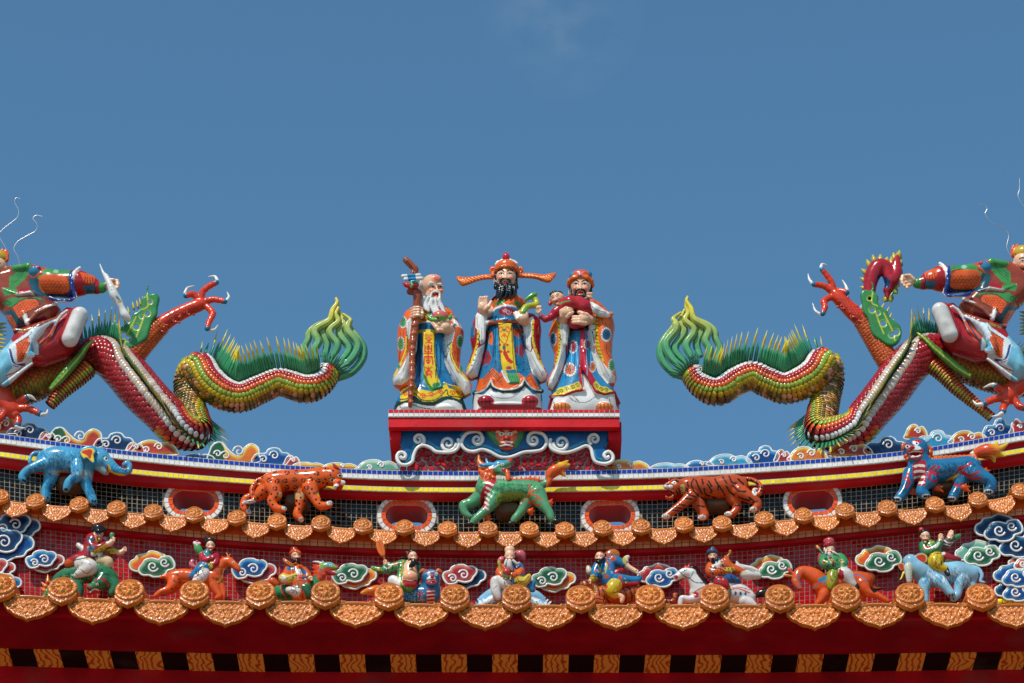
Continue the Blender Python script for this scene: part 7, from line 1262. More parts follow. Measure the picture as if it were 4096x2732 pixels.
# ================================================================ ceramic clouds
W_MAIN = np.array([(245, 905), (265, 850), (345, 822), (370, 778), (440, 742), (540, 738), (595, 760), (680, 762), (735, 810), (725, 868), (685, 915), (650, 968), (560, 990), (462, 970), (430, 1002), (330, 1018), (275, 975)], float)
W_BACK = np.array([(700, 830), (760, 812), (830, 835), (862, 885), (848, 945), (790, 980), (750, 1032), (655, 1048), (575, 1088), (480, 1072), (395, 1040), (372, 985), (500, 940)], float)
W_C, W_W = np.array([553, 912.]), 617.
R_ONE = np.array([(-.5, .30), (-.46, .02), (-.36, -.18), (-.15, -.2), (-.08, -.42), (.06, -.52), (.2, -.46), (.28, -.25), (.42, -.2), (.5, .02), (.44, .3), (.3, .52), (-.3, .52)], float)
R_TWO = np.array([(-.5, .45), (-.48, .1), (-.36, -.3), (-.18, -.5), (0, -.48), (.12, -.3), (.28, -.38), (.44, -.1), (.5, .2), (.46, .5)], float)
R_TRI = np.array([(-.5, .5), (-.52, -.1), (-.42, -.48), (-.28, -.5), (-.16, -.2), (0, .12), (.12, .1), (.2, -.25), (.34, -.45), (.48, -.25), (.5, .1), (.45, .5)], float)
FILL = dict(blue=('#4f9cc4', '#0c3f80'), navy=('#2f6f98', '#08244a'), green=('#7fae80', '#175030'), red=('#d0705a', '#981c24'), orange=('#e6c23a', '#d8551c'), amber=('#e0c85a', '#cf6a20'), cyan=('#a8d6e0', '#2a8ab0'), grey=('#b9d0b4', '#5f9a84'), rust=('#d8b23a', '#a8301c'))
def lobe(root, out, fill, Y, curls, hb=11, rw=4.4, left=None):
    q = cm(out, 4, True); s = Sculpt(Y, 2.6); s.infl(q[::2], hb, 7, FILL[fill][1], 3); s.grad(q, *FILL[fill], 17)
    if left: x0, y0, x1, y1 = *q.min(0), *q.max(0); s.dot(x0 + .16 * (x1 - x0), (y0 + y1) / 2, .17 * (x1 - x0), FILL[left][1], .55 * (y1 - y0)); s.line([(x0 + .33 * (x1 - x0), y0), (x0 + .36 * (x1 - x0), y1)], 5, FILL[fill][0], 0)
    pl = s.build('glaze_plate', root)
    mb = MB(); p = np.concatenate([q, q[:2]]); tube(mb, P(p[:, 0], p[:, 1], Y - hb / S * .75), rw / S, hx(WHT), 7, cap=False); mb.build('rim', GLAZE, pl)
    for (x, y, r, a, tn, fl) in curls: c_ = curl(x, y, r, a, tn, fl, 22); mb = MB(); tube(mb, P(c_[:, 0], c_[:, 1], Y - hb / S), np.linspace(rw, rw * .7, 22) / S, hx(WHT), 7); mb.build('scroll', GLAZE, pl)
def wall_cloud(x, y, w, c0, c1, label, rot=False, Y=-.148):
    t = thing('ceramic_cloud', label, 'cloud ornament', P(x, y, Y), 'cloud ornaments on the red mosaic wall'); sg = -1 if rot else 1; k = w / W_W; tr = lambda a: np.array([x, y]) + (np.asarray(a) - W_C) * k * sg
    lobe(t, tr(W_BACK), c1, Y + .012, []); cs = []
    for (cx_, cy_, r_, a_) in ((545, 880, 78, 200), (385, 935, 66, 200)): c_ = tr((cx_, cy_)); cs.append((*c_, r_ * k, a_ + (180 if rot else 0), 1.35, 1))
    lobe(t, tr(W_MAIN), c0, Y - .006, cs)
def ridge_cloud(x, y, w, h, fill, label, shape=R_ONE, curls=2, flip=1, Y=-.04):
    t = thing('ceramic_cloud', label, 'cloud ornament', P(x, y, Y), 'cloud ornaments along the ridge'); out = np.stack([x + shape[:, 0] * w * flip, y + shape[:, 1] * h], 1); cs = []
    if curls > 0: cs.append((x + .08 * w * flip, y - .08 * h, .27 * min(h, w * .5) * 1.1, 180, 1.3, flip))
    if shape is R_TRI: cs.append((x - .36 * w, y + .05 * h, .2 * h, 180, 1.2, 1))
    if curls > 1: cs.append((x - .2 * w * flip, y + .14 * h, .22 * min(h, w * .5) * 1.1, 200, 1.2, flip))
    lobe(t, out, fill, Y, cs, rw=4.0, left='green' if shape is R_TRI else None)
for a in ((180, 2246, 152, 'blue', 'red', 'blue cloud with red lower lobe beside the green mount at the far left'), (1016, 2285, 175, 'blue', 'red', 'blue and red cloud between the orange deer and the dragon rider'), (1417, 2306, 176, 'green', 'orange', 'green and orange cloud left of the rider waving a leaf fan'),
          (1857, 2308, 170, 'red', 'navy', 'red cloud with dark blue lower lobe right of the blue lion head'), (2215, 2319, 172, 'green', 'orange', 'green and orange cloud between the bald elder rider and the tiger rider')): wall_cloud(*a)
for a in ((609, 2257, 180, 'green', 'orange', 'green cloud with orange upper lobe left of the orange deer'), (2634, 2302, 164, 'blue', 'red', 'blue cloud with red upper lobe in front of the white horse nose'), (3084, 2269, 165, 'green', 'orange', 'green cloud between the white horse tail and the orange horse head'),
          (3515, 2236, 182, 'green', 'orange', 'green and orange cloud left of the pale elephant head'), (3911, 2213, 177, 'green', 'grey', 'green cloud behind the boy riding the pale elephant')): wall_cloud(*a, True)
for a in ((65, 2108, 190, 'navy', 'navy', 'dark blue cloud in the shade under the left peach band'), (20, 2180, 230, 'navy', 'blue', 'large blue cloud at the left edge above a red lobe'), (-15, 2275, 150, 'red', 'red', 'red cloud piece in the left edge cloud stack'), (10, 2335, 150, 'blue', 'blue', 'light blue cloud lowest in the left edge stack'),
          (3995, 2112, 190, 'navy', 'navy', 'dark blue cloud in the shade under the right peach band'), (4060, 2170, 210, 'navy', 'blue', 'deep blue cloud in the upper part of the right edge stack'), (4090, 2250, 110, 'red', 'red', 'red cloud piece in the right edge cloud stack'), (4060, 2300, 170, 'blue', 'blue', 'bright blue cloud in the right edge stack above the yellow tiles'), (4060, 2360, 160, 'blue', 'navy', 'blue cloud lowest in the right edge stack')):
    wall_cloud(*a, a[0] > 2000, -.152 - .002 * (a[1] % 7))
mb = MB(); mosaic(mb, np.arange(3990, 4140, 20.5), [K(2394), K(2412)], -.16, C_YEL); tag(mb.build('yellow_tile_strip', TILEM), 'short strip of yellow tiles under the right edge cloud stack', 'tile strip')
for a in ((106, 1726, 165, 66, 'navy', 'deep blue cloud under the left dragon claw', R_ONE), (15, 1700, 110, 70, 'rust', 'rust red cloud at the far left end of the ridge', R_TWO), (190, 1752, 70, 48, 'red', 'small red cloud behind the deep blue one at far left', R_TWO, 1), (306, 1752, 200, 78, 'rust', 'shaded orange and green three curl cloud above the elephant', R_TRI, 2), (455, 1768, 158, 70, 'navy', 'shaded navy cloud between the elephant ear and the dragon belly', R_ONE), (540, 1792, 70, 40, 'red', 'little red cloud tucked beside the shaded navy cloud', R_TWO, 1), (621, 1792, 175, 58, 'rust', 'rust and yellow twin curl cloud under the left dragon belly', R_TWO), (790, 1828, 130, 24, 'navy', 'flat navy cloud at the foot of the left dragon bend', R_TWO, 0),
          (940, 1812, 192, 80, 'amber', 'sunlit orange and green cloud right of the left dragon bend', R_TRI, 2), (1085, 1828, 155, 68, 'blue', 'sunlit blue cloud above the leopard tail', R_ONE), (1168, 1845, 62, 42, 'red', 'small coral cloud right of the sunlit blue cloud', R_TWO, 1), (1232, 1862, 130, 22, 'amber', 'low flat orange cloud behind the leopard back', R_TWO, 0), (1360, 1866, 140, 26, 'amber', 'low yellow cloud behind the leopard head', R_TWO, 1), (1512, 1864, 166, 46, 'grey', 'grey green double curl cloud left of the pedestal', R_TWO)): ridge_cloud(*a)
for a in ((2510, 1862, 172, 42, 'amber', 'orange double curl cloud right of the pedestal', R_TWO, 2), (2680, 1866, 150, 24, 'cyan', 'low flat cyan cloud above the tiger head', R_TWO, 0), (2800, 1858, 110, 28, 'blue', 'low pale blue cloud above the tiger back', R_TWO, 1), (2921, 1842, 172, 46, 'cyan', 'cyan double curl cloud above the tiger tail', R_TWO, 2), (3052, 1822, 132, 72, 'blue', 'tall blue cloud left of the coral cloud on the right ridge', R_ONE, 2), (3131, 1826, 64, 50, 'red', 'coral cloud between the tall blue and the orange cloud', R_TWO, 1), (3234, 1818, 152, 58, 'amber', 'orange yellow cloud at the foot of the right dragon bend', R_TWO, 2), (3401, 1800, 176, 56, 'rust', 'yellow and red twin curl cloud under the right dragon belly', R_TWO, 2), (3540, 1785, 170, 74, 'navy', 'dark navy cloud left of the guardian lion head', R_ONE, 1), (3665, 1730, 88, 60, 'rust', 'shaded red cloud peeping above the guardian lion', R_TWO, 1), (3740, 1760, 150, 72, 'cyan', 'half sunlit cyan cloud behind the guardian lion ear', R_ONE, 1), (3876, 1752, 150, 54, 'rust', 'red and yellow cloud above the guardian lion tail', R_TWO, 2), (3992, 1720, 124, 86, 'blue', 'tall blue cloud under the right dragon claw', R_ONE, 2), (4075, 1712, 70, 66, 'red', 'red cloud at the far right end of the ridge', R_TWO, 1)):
    ridge_cloud(*a[:8], flip=1)
# ================================================================ nine riders in front of the red mosaic wall
YR = -.24
Z5, Z6, Z7, Z8 = Z(0, 2050, 2.299), Z(1000, 2100, 2.351), Z(2000, 2100, 2.351), Z(3000, 2050, 2.145)
def rider(label, x, y): return thing('rider_statue', label, 'statue', P(x, y, YR), 'ceramic riders on the red frieze')
def sc_of(f): return {id(Z5): 2.299, id(Z6): 2.351, id(Z7): 2.351, id(Z8): 2.145}[id(f)]
def fig(f, d=0): 
    s = Sculpt(YR, 2.3); q = sc_of(f)
    def L(rows, c, k=5, sm=3): limb(s, f, q, rows, c, k, sm); return s
    return s, L
def headf(s, f, x, y, r, d, yaw, e=None, dy=2, brow='#15110f', geo=True, roll=0, mouth='#b8262a'):
    q = sc_of(f); s.ell((*f(x, y)[0], d), (r / q * .86, r / q * .95, r / q), SKIN, 4); s.ell((*f(x + yaw * r * .2, y + r * .45)[0], d + r / q * .15), (r / q * .66, r / q * .7, r / q * .55), SKIN, 4)
    for u in (-1, 1): s.ell((*f(x + u * r * .86, y + r * .15)[0], d), (3, 4, 6), SKIN, 2)
    face(s, *f(x + yaw * r * .3, y + dy)[0], (e or r * .72) / q, d + r / q * .86, yaw, brow, mouth, open_=.09, roll=roll)
def hd(s, f, x, y, d, r=15, c=SKIN, curl_=(0, 1)):
    """small fist with four fingers and a thumb"""
    q = sc_of(f); s.ell((*f(x, y)[0], d), (r / q, r / q * .8, r / q * 1.05), c, 3)
    for k in range(4): a = -.6 + .4 * k; s.path([(*f(x + r * .5 * math.cos(a * 2), y - r * .6 + 9 * k)[0], d + 3), (*f(x + r * 1.05, y - r * .55 + 9.5 * k)[0], d + 6), (*f(x + r * .7, y - r * .5 + 9.5 * k)[0], d + 10)], 2.4, c, .8)
    s.path([(*f(x - r * .2, y - r * .6)[0], d + 6), (*f(x + r * .3, y - r * 1.05)[0], d + 7)], (3, 2.4), c, 1)
def blob(parent, name, f, rows, c, k=4, paints=(), m=None, sm=3):
    s, L = fig(f); [L(r, c_ if isinstance(c_, str) else c, k, sm) for r, c_ in ((r if isinstance(r, tuple) and isinstance(r[1], str) else (r, c)) for r in rows)]
    for p in paints: s.line(f(*p[0]), p[1], p[2])
    return s.build(name, parent, m)
INK = '#17140f'
# 1 ---------------------------------------------------------------- boy in red on the green beast
f = Z5; t = rider('boy in red robe raising a green horn on a dark green beast', 365, 2400); s, L = fig(f); G_ = '#2f6f48'
L([(470, 720, -6, 30), (540, 620, -4, 50), (650, 570, 0, 66), (790, 560, 4, 82), (920, 560, 6, 90), (1010, 610, 4, 76)], G_, 8); L([(960, 600, 16, 70), (930, 640, 24, 62), (900, 660, 30, 50), (850, 690, 34, 32), (815, 680, 36, 20)], G_, 6); L([(880, 720, 28, 26), (840, 735, 30, 16), (800, 745, 30, 10)], '#a8262c', 3)
L([(1010, 640, 10, 66), (1060, 680, 14, 44), (1030, 740, 16, 30)], G_, 6); L([(700, 620, 14, 56), (720, 720, 18, 46), (700, 800, 18, 34)], G_, 6); L([(470, 700, -4, 30), (420, 760, -4, 22), (390, 800, -4, 14)], '#3f8a4a', 4)
for a in ((440, 640, 440, 570), (420, 680, 380, 640), (410, 720, 375, 690)): s.cone((*f(*a[:2])[0], 0), (*f(*a[2:])[0], 0), 9, 2, '#d8702a', 3)
fur(s, f, [(560, 620, 40), (800, 560, 70), (1000, 620, 60)], 70, 22, 40, '#16402a', 2.2, 1, .8, .6); fur(s, f, [(560, 620, 40), (850, 580, 60)], 30, 20, 40, '#7fb08a', 1.8, 2, .8)
s.line(f(960, 600, 980, 640, 1000, 680), 7, '#b02a2c'); s.line(f(780, 660, 830, 620, 860, 560), 5, '#b02a2c'); s.line(f(870, 625, 920, 610, 980, 640), 6, '#a8262c'); s.dot(*f(895, 660)[0], 5, '#e8dcc0'); s.dot(*f(895, 660)[0], 2.6, INK); s.line(f(830, 730, 870, 705, 920, 720), 4, '#e8e0d4'); s.line(f(800, 670, 840, 690), 6, '#c0303a')
b = s.build('mount', t); s, L = fig(f); RD = '#a31f2a'
L([(760, 450, 22, 62), (820, 380, 26, 66), (850, 280, 26, 70), (880, 240, 24, 56)], RD, 6); L([(840, 235, 26, 44), (830, 300, 40, 40), (900, 330, 54, 36), (960, 300, 56, 30)], RD, 6); L([(960, 300, 56, 24), (1010, 285, 58, 22), (1035, 255, 58, 20)], SKIN, 4); L([(950, 260, 20, 44), (1000, 340, 24, 36), (1060, 365, 26, 34)], RD, 6); L([(1060, 365, 28, 24), (1110, 370, 30, 20), (1140, 345, 30, 18)], SKIN, 4)
L([(720, 300, 30, 22), (780, 350, 36, 22), (850, 385, 44, 18), (930, 370, 44, 14)], '#cfc6ba', 4); L([(760, 480, 34, 70), (830, 510, 44, 66), (760, 545, 44, 44), (700, 580, 40, 24)], '#cfc8be', 6); L([(930, 440, 24, 52), (990, 455, 26, 46), (990, 490, 24, 34)], '#d2b68c', 6); L([(640, 470, 20, 46), (720, 430, 24, 48), (800, 440, 34, 34)], '#9c2028', 6)
headf(s, f, 905, 190, 46, 40, .35, dy=8); hd(s, f, 1035, 245, 60, 20); hd(s, f, 1145, 335, 32, 18)
s.fill(f(800, 225, 850, 220, 870, 260, 840, 280, 805, 270), '#1f4a66'); s.fill(f(960, 210, 1000, 225, 1000, 265, 970, 260), '#24506a'); s.fill(f(800, 310, 850, 300, 880, 330, 840, 360, 800, 350), '#3f7f96'); s.fill(f(860, 350, 950, 300, 975, 280, 985, 320, 950, 360, 870, 385), '#c9ac2c'); s.fill(f(950, 350, 1040, 320, 1085, 345, 1060, 385, 960, 375), '#c9ac2c')
for x, y in ((890, 355), (930, 335), (1040, 350), (1000, 360)): s.line(curl(*f(x, y)[0], 6, 0, 1), 2, INK)
s.line(f(560, 470, 640, 450, 720, 430, 830, 410, 950, 400), 4, '#2a3a2c'); s.fill(f(560, 440, 620, 420, 680, 450, 670, 490, 600, 500), '#c8501f'); s.line(f(880, 235, 900, 265, 940, 240), 5, '#c9ac2c'); s.line(f(740, 520, 800, 560, 850, 520), 2.4, INK); s.line(f(720, 580, 690, 560), 2.4, INK); s.line(f(790, 240, 800, 300, 850, 350), 2.2, '#4a0c12'); s.line(f(950, 400, 1000, 370, 1045, 300), 3, '#3f7f4a')
ornament(s, f, (800, 240, 960, 260, 960, 380, 700, 520, 680, 440, 780, 380), ['#c9ac2c', '#2f6f8a', '#e0d8c8'], 26, 1)
r = s.build('rider', t); blob(r, 'hair', f, [([(870, 165, 36, 34), (905, 150, 40, 40), (940, 165, 38, 32)], '#15171b'), ([(865, 190, 34, 16), (866, 215, 34, 12)], '#15171b'), ([(945, 185, 34, 14), (965, 155, 30, 8)], '#15171b'), ([(880, 170, 62, 14), (910, 172, 66, 16), (935, 172, 62, 12)], '#15171b')], INK)
blob(r, 'horn', f, [([(1030, 270, 62, 10), (1030, 225, 62, 14), (1030, 205, 62, 22)], '#4a8a5a')], INK)
# 2 ---------------------------------------------------------------- woman on the spotted deer
t = rider('woman with lotus in blue skirt riding a spotted orange deer', 800, 2410); s, L = fig(f); O_ = '#d4551c'
L([(1590, 600, 0, 64), (1700, 590, 0, 66), (1840, 610, 4, 70), (1970, 610, 8, 80)], O_, 8); L([(1970, 580, 12, 70), (2010, 520, 18, 46), (2060, 460, 22, 40), (2110, 450, 26, 38)], O_, 6); L([(2110, 450, 28, 36), (2160, 490, 32, 28), (2195, 525, 34, 20)], O_, 5); L([(2100, 440, 24, 18), (2060, 425, 22, 16), (2040, 410, 20, 6)], '#c0331e', 3); L([(2115, 425, 26, 9), (2090, 390, 26, 7), (2085, 365, 26, 4)], '#b5651f', 2); L([(2100, 405, 26, 5), (2120, 380, 26, 4)], '#b5651f', 2)
L([(1600, 640, 10, 56), (1560, 700, 14, 34), (1480, 730, 16, 24), (1425, 770, 16, 18)], O_, 5); L([(1640, 660, -8, 44), (1580, 720, -8, 26), (1520, 735, -8, 18)], O_, 5); L([(1540, 590, 0, 22), (1500, 590, 2, 17), (1475, 600, 4, 8)], O_, 3); L([(1960, 650, 14, 56), (1990, 720, 18, 34), (2020, 770, 20, 22), (1990, 790, 20, 18)], O_, 5); L([(2010, 660, 4, 46), (2050, 730, 8, 26), (2050, 800, 8, 18)], O_, 5)
s.line(f(2060, 520, 2050, 580, 2010, 640), 9, '#d8b838')
for x, y in ((1590, 600), (1600, 625), (1640, 610), (1650, 640), (1980, 530), (2010, 500), (2030, 495), (2000, 560), (1990, 610), (1960, 600), (2010, 650), (1580, 700), (1615, 690), (1630, 575)): s.dot(*f(x, y)[0], 2.6, INK); s.dot(*f(x + 10, y + 8)[0], 2, INK)
s.dot(*f(2143, 458)[0], 4.6, '#e8dcc0'); s.dot(*f(2144, 458)[0], 3, INK); s.line(f(2165, 525, 2200, 535), 2, INK); s.dot(*f(2200, 512)[0], 2.4, INK)
b = s.build('mount', t); s, L = fig(f)
L([(1880, 480, 20, 52), (1900, 420, 22, 46), (1910, 380, 22, 44)], '#2f7a8a', 5); L([(1860, 400, 26, 30), (1870, 440, 40, 30), (1930, 430, 46, 28), (1980, 400, 40, 24)], '#b02030', 5); L([(1990, 400, 32, 30), (1985, 460, 40, 26), (1940, 490, 44, 18)], '#b02030', 5); L([(1940, 470, 46, 16), (1945, 510, 46, 14)], '#c8a83a', 3); L([(1840, 370, 24, 26), (1820, 330, 28, 30), (1810, 300, 30, 22)], '#4f9a5a', 5)
L([(1880, 510, 26, 66), (1830, 550, 34, 50), (1760, 590, 34, 26)], '#2a6f9c', 6); L([(1880, 560, 34, 50), (1840, 600, 40, 46), (1800, 640, 40, 34)], '#d8d2cc', 5); L([(1770, 450, 20, 22), (1760, 480, 22, 18), (1790, 500, 26, 12)], '#c96a72', 4); L([(1915, 360, 26, 16), (1920, 330, 28, 18)], SKIN, 3)
headf(s, f, 1935, 300, 42, 36, .1, dy=4, brow='#3a2018'); s.line(f(1850, 560, 1800, 590, 1750, 600), 4, '#a82028'); s.line(f(1905, 365, 1920, 385, 1945, 370), 5, '#3f8a4a'); s.line(f(1840, 570, 1860, 620), 2.2, '#8f8a84'); s.line(f(1870, 440, 1920, 450, 1975, 430), 2, '#5a0c14'); s.line(f(1830, 520, 1790, 570), 2, '#123c58')
ornament(s, f, (1850, 370, 1990, 380, 1960, 460, 1900, 540, 1780, 590, 1800, 510), ['#d8b838', '#e0d8c8', '#3f8a4a'], 26, 2)
r = s.build('rider', t); blob(r, 'hair', f, [([(1905, 290, 32, 18), (1915, 262, 36, 28), (1950, 262, 38, 26), (1968, 290, 34, 12)], '#1a1514'), ([(1900, 250, 30, 26)] * 2, '#1a1514')], INK); blob(r, 'lotus', f, [([(1800, 290, 34, 20), (1785, 275, 36, 8)], '#e6d6d2'), ([(1815, 290, 36, 18), (1840, 285, 36, 8)], '#e6d6d2'), ([(1812, 275, 38, 12), (1812, 262, 40, 8)], '#c8404a')], INK)
# 3 ---------------------------------------------------------------- official with tablet on the green dragon
f = Z6; t = rider('orange robed rider with tablet and orange cap on a red maned dragon', 1180, 2400); s, L = fig(f)
L([(250, 640, 0, 56), (330, 640, 4, 70), (450, 660, 6, 80), (560, 640, 6, 66), (620, 560, 10, 50), (650, 480, 14, 46), (690, 410, 18, 42)], '#2f7a48', 8); L([(690, 400, 22, 42), (750, 390, 26, 36), (800, 405, 28, 22), (825, 395, 28, 12)], '#7f9a4a', 5); L([(720, 430, 24, 34), (770, 455, 26, 18), (800, 460, 28, 10)], '#b02a2a', 4); s.ell((*f(820, 390)[0], 30), 6, '#c0303a', 2)
for a in ((640, 420, 580, 400), (640, 450, 575, 440), (645, 470, 580, 475), (650, 500, 590, 510), (680, 440, 620, 430), (690, 470, 640, 500), (700, 440, 660, 480), (640, 400, 590, 375)): s.cone((*f(*a[:2])[0], 24), (*f(*a[2:])[0], 20), 12, 2.5, '#c8401f', 3)
L([(690, 370, 24, 14), (640, 350, 22, 11), (590, 345, 20, 5)], '#cfc8be', 3); L([(700, 365, 26, 10), (680, 335, 26, 5)], '#4f9ab0', 2); L([(250, 560, -4, 30), (210, 530, -4, 34), (165, 540, -4, 16)], '#c8501f', 4)
s.fill(f(700, 360, 760, 350, 790, 375, 720, 385), '#4f9ab0'); s.dot(*f(757, 380)[0], 4.6, '#ece0c8'); s.dot(*f(758, 380)[0], 2.6, INK); s.line(f(750, 425, 790, 415, 825, 410), 4, '#a8201c'); s.line(f(770, 432, 800, 425), 2.6, '#ece4d8'); fur(s, f, [(260, 640, 40), (560, 640, 40)], 50, 18, 60, '#174a2c', 2, 5, .8); s.line(f(290, 580, 310, 640, 340, 690), 6, '#c8331f'); s.line(f(540, 690, 580, 650), 6, '#c8331f')
b = s.build('mount', t); s, L = fig(f); OR = '#cf561f'
L([(480, 640, 34, 90), (470, 560, 36, 86), (450, 470, 34, 72), (430, 400, 28, 60)], OR, 6); L([(370, 410, 34, 40), (350, 470, 44, 44), (330, 500, 50, 46)], OR, 5); L([(310, 500, 56, 40), (370, 510, 60, 34), (430, 480, 62, 24)], '#c9b04a', 4); L([(510, 430, 34, 36), (545, 480, 44, 30), (565, 510, 48, 20)], OR, 5); L([(440, 630, 56, 50), (400, 620, 60, 34), (360, 610, 58, 26)], '#d3cac0', 5); L([(520, 600, 56, 50), (550, 650, 52, 40)], '#356a4a', 5)
headf(s, f, 432, 285, 46, 44, .45, dy=2); hd(s, f, 570, 500, 58, 16)
s.fill(f(340, 395, 420, 380, 430, 420, 350, 430), '#2f5f8a'); s.fill(f(430, 420, 480, 410, 510, 440, 480, 470, 440, 460), '#d3cac0'); s.fill(f(480, 410, 520, 420, 540, 460, 500, 470), '#2f6a96'); s.dot(*f(510, 500)[0], 12, '#2a4f96', 6.5); s.fill(f(285, 490, 330, 480, 350, 520, 300, 545), '#d8d0c8'); s.line(f(430, 470, 480, 500, 560, 480), 4, '#3f3a2c'); s.line(f(400, 560, 470, 520, 560, 560), 2.4, '#6a2410'); s.line(f(410, 580, 480, 590, 570, 570), 5, '#2f6a4a'); s.line(f(360, 630, 400, 610, 440, 630), 2.4, INK); s.line(f(320, 520, 370, 490, 430, 470), 2.4, INK)
ornament(s, f, (350, 400, 540, 400, 570, 540, 540, 660, 360, 650, 330, 500), ['#2f5f8a', '#c9b04a', '#2f6a4a', '#e0d8c8'], 26, 3)
r = s.build('rider', t); blob(r, 'cap', f, [([(385, 270, 36, 18), (420, 250, 52, 22), (465, 262, 56, 16)], '#cf561f'), ([(400, 232, 42, 26), (430, 235, 44, 26)], '#7a2018')], INK); blob(r, 'beard', f, [([(420, 335, 66, 14), (400, 350, 62, 10)], INK), ([(455, 330, 76, 16), (465, 365, 72, 9)], INK), ([(440, 312, 82, 5), (470, 312, 82, 5)], INK), ([(392, 280, 40, 8), (396, 320, 50, 7)], INK)], INK)
blob(r, 'tablet', f, [([(320, 325, 50, 14), (360, 360, 54, 17), (420, 395, 56, 13)], '#c8702a')], INK, paints=[((320, 318, 360, 350, 410, 385), 2.4, '#3a1d10')])
# 4 ---------------------------------------------------------------- pot-bellied man with leaf fan on the blue lion
t = rider('bare bellied rider in green robe waving an orange leaf fan on a blue lion', 1640, 2410); s, L = fig(f); BL = '#276a94'
L([(1400, 640, 0, 60), (1500, 660, 4, 80), (1620, 660, 10, 90), (1700, 660, 18, 84)], BL, 8); L([(1700, 640, 22, 80), (1700, 560, 26, 70), (1700, 510, 30, 66)], BL, 8); s.ell((*f(1700, 495)[0], 40), (34, 30, 33), BL, 8); s.ell((*f(1705, 510)[0], 66), (17, 12, 10), '#cfd2d2', 5); s.ell((*f(1715, 482)[0], 80), (7, 6, 7), '#c0262c', 3); L([(1670, 545, 62, 16), (1715, 555, 70, 18), (1750, 540, 62, 14)], BL, 4)
for k in range(14): a = math.radians(-40 + 280 * k / 13 + 40 * 0); x, y = 1700 + 92 * math.cos(a), 500 + 92 * math.sin(a); s.cone((*f(1700 + 70 * math.cos(a), 500 + 70 * math.sin(a))[0], 32), (*f(x, y)[0], 26), 10, 3, '#c8541f', 3)
for u in (-1, 1): L([(1700 + u * 70, 430, 36, 22), (1700 + u * 95, 445, 34, 16)], '#c8603a', 3)
L([(1200, 610, 0, 44), (1150, 620, 4, 38), (1100, 625, 6, 26), (1050, 640, 6, 12)], '#d8681f', 4); s.blush(*f(1050, 635)[0], 26, '#d8b03a', .9)
s.fill(f(1660, 600, 1740, 600, 1735, 740, 1660, 740), '#a82028'); [s.line(f(1665, 625 + 34 * k, 1735, 620 + 34 * k), 5, '#d8ccc2', 0) for k in range(4)]
s.fill(f(1660, 520, 1710, 505, 1760, 515, 1750, 550, 1690, 560, 1660, 545), '#c0303a'); s.fill(f(1675, 528, 1745, 522, 1740, 545, 1690, 550), '#7a1418'); s.line(f(1675, 525, 1745, 520), 3, '#ece4d8'); s.fill(f(1640, 460, 1680, 430, 1760, 430, 1770, 460, 1720, 440), '#a8c4cc')
for x in (1683, 1750): s.dot(*f(x, 462)[0], 5.4, '#ece0c8'); s.dot(*f(x, 462)[0], 3, INK); s.line(f(x - 25, 445, x, 435, x + 25, 448), 4, '#b02a34')
fur(s, f, [(1480, 660, 50), (1620, 670, 50)], 60, 20, 50, '#123c5c', 2.2, 5, .6); fur(s, f, [(1480, 660, 50), (1620, 670, 50)], 30, 20, 50, '#6fb4d0', 2, 6, .6)
for p in ((1560, 640, 1600, 660, 1590, 700, 1640, 710), (1600, 620, 1630, 660)): s.line(f(*p), 6, '#b02a34')
b = s.build('mount', t); s, L = fig(f); GR = '#3f8a52'
L([(1500, 590, 30, 62), (1505, 500, 34, 66), (1500, 420, 30, 58), (1510, 370, 28, 46)], SKIN, 6); s.ell((*f(1508, 490)[0], 58), (28, 24, 25), '#e8a882', 8); L([(1440, 370, 26, 44), (1390, 390, 26, 42), (1320, 400, 24, 36), (1280, 390, 24, 30)], GR, 5); L([(1300, 420, 22, 34), (1230, 425, 18, 26), (1150, 400, 14, 16)], GR, 5); L([(1430, 380, 34, 34), (1415, 470, 40, 30), (1430, 560, 44, 40), (1500, 600, 48, 36)], GR, 5); L([(1580, 370, 24, 30), (1590, 440, 22, 24), (1560, 540, 30, 30)], '#2f4f3a', 5)
L([(1480, 560, 50, 50), (1530, 560, 52, 44)], '#a8282c', 6); L([(1360, 570, 30, 46), (1345, 520, 36, 42), (1400, 560, 44, 40)], '#d8d4d0', 5); L([(1300, 380, 26, 24), (1275, 360, 28, 20)], SKIN, 3)
headf(s, f, 1530, 295, 46, 44, .5, dy=2); hd(s, f, 1268, 345, 32, 17); s.line(f(1440, 340, 1430, 430, 1400, 500, 1440, 560), 6, '#c2a82c'); s.line(f(1140, 400, 1180, 420, 1240, 425), 7, '#c2a82c'); s.line(f(1450, 580, 1500, 610, 1560, 590), 5, '#3f8a52'); s.dot(*f(1500, 412)[0], 2, '#a83a2a'); s.dot(*f(1545, 520)[0], 2, '#8a3a24'); s.line(f(1390, 350, 1350, 370, 1390, 380), 4, '#c8501f'); s.line(f(1450, 520, 1500, 535, 1560, 520), 5, '#7a1a20'); s.line(f(1260, 390, 1290, 410, 1330, 380), 5, '#ddd6cc')
ornament(s, f, (1290, 360, 1450, 340, 1440, 540, 1520, 600, 1440, 620, 1400, 420, 1160, 420), ['#c2a82c', '#c8501f', '#17402a'], 26, 4)
r = s.build('rider', t); blob(r, 'beard', f, [([(1540, 330, 80, 14), (1530, 370, 76, 22), (1500, 390, 70, 10)], INK), ([(1555, 350, 78, 16), (1590, 370, 70, 7)], INK), ([(1520, 315, 82, 6), (1490, 335, 72, 6)], INK)], INK); blob(r, 'hair', f, [([(1490, 275, 40, 20), (1520, 255, 46, 20), (1550, 255, 46, 12)], INK), ([(1472, 265, 36, 18)] * 2, INK), ([(1490, 300, 36, 14), (1460, 310, 30, 10), (1410, 305, 26, 5)], INK)], INK, paints=[((1485, 250, 1478, 275, 1482, 290), 4, '#c8402a')])
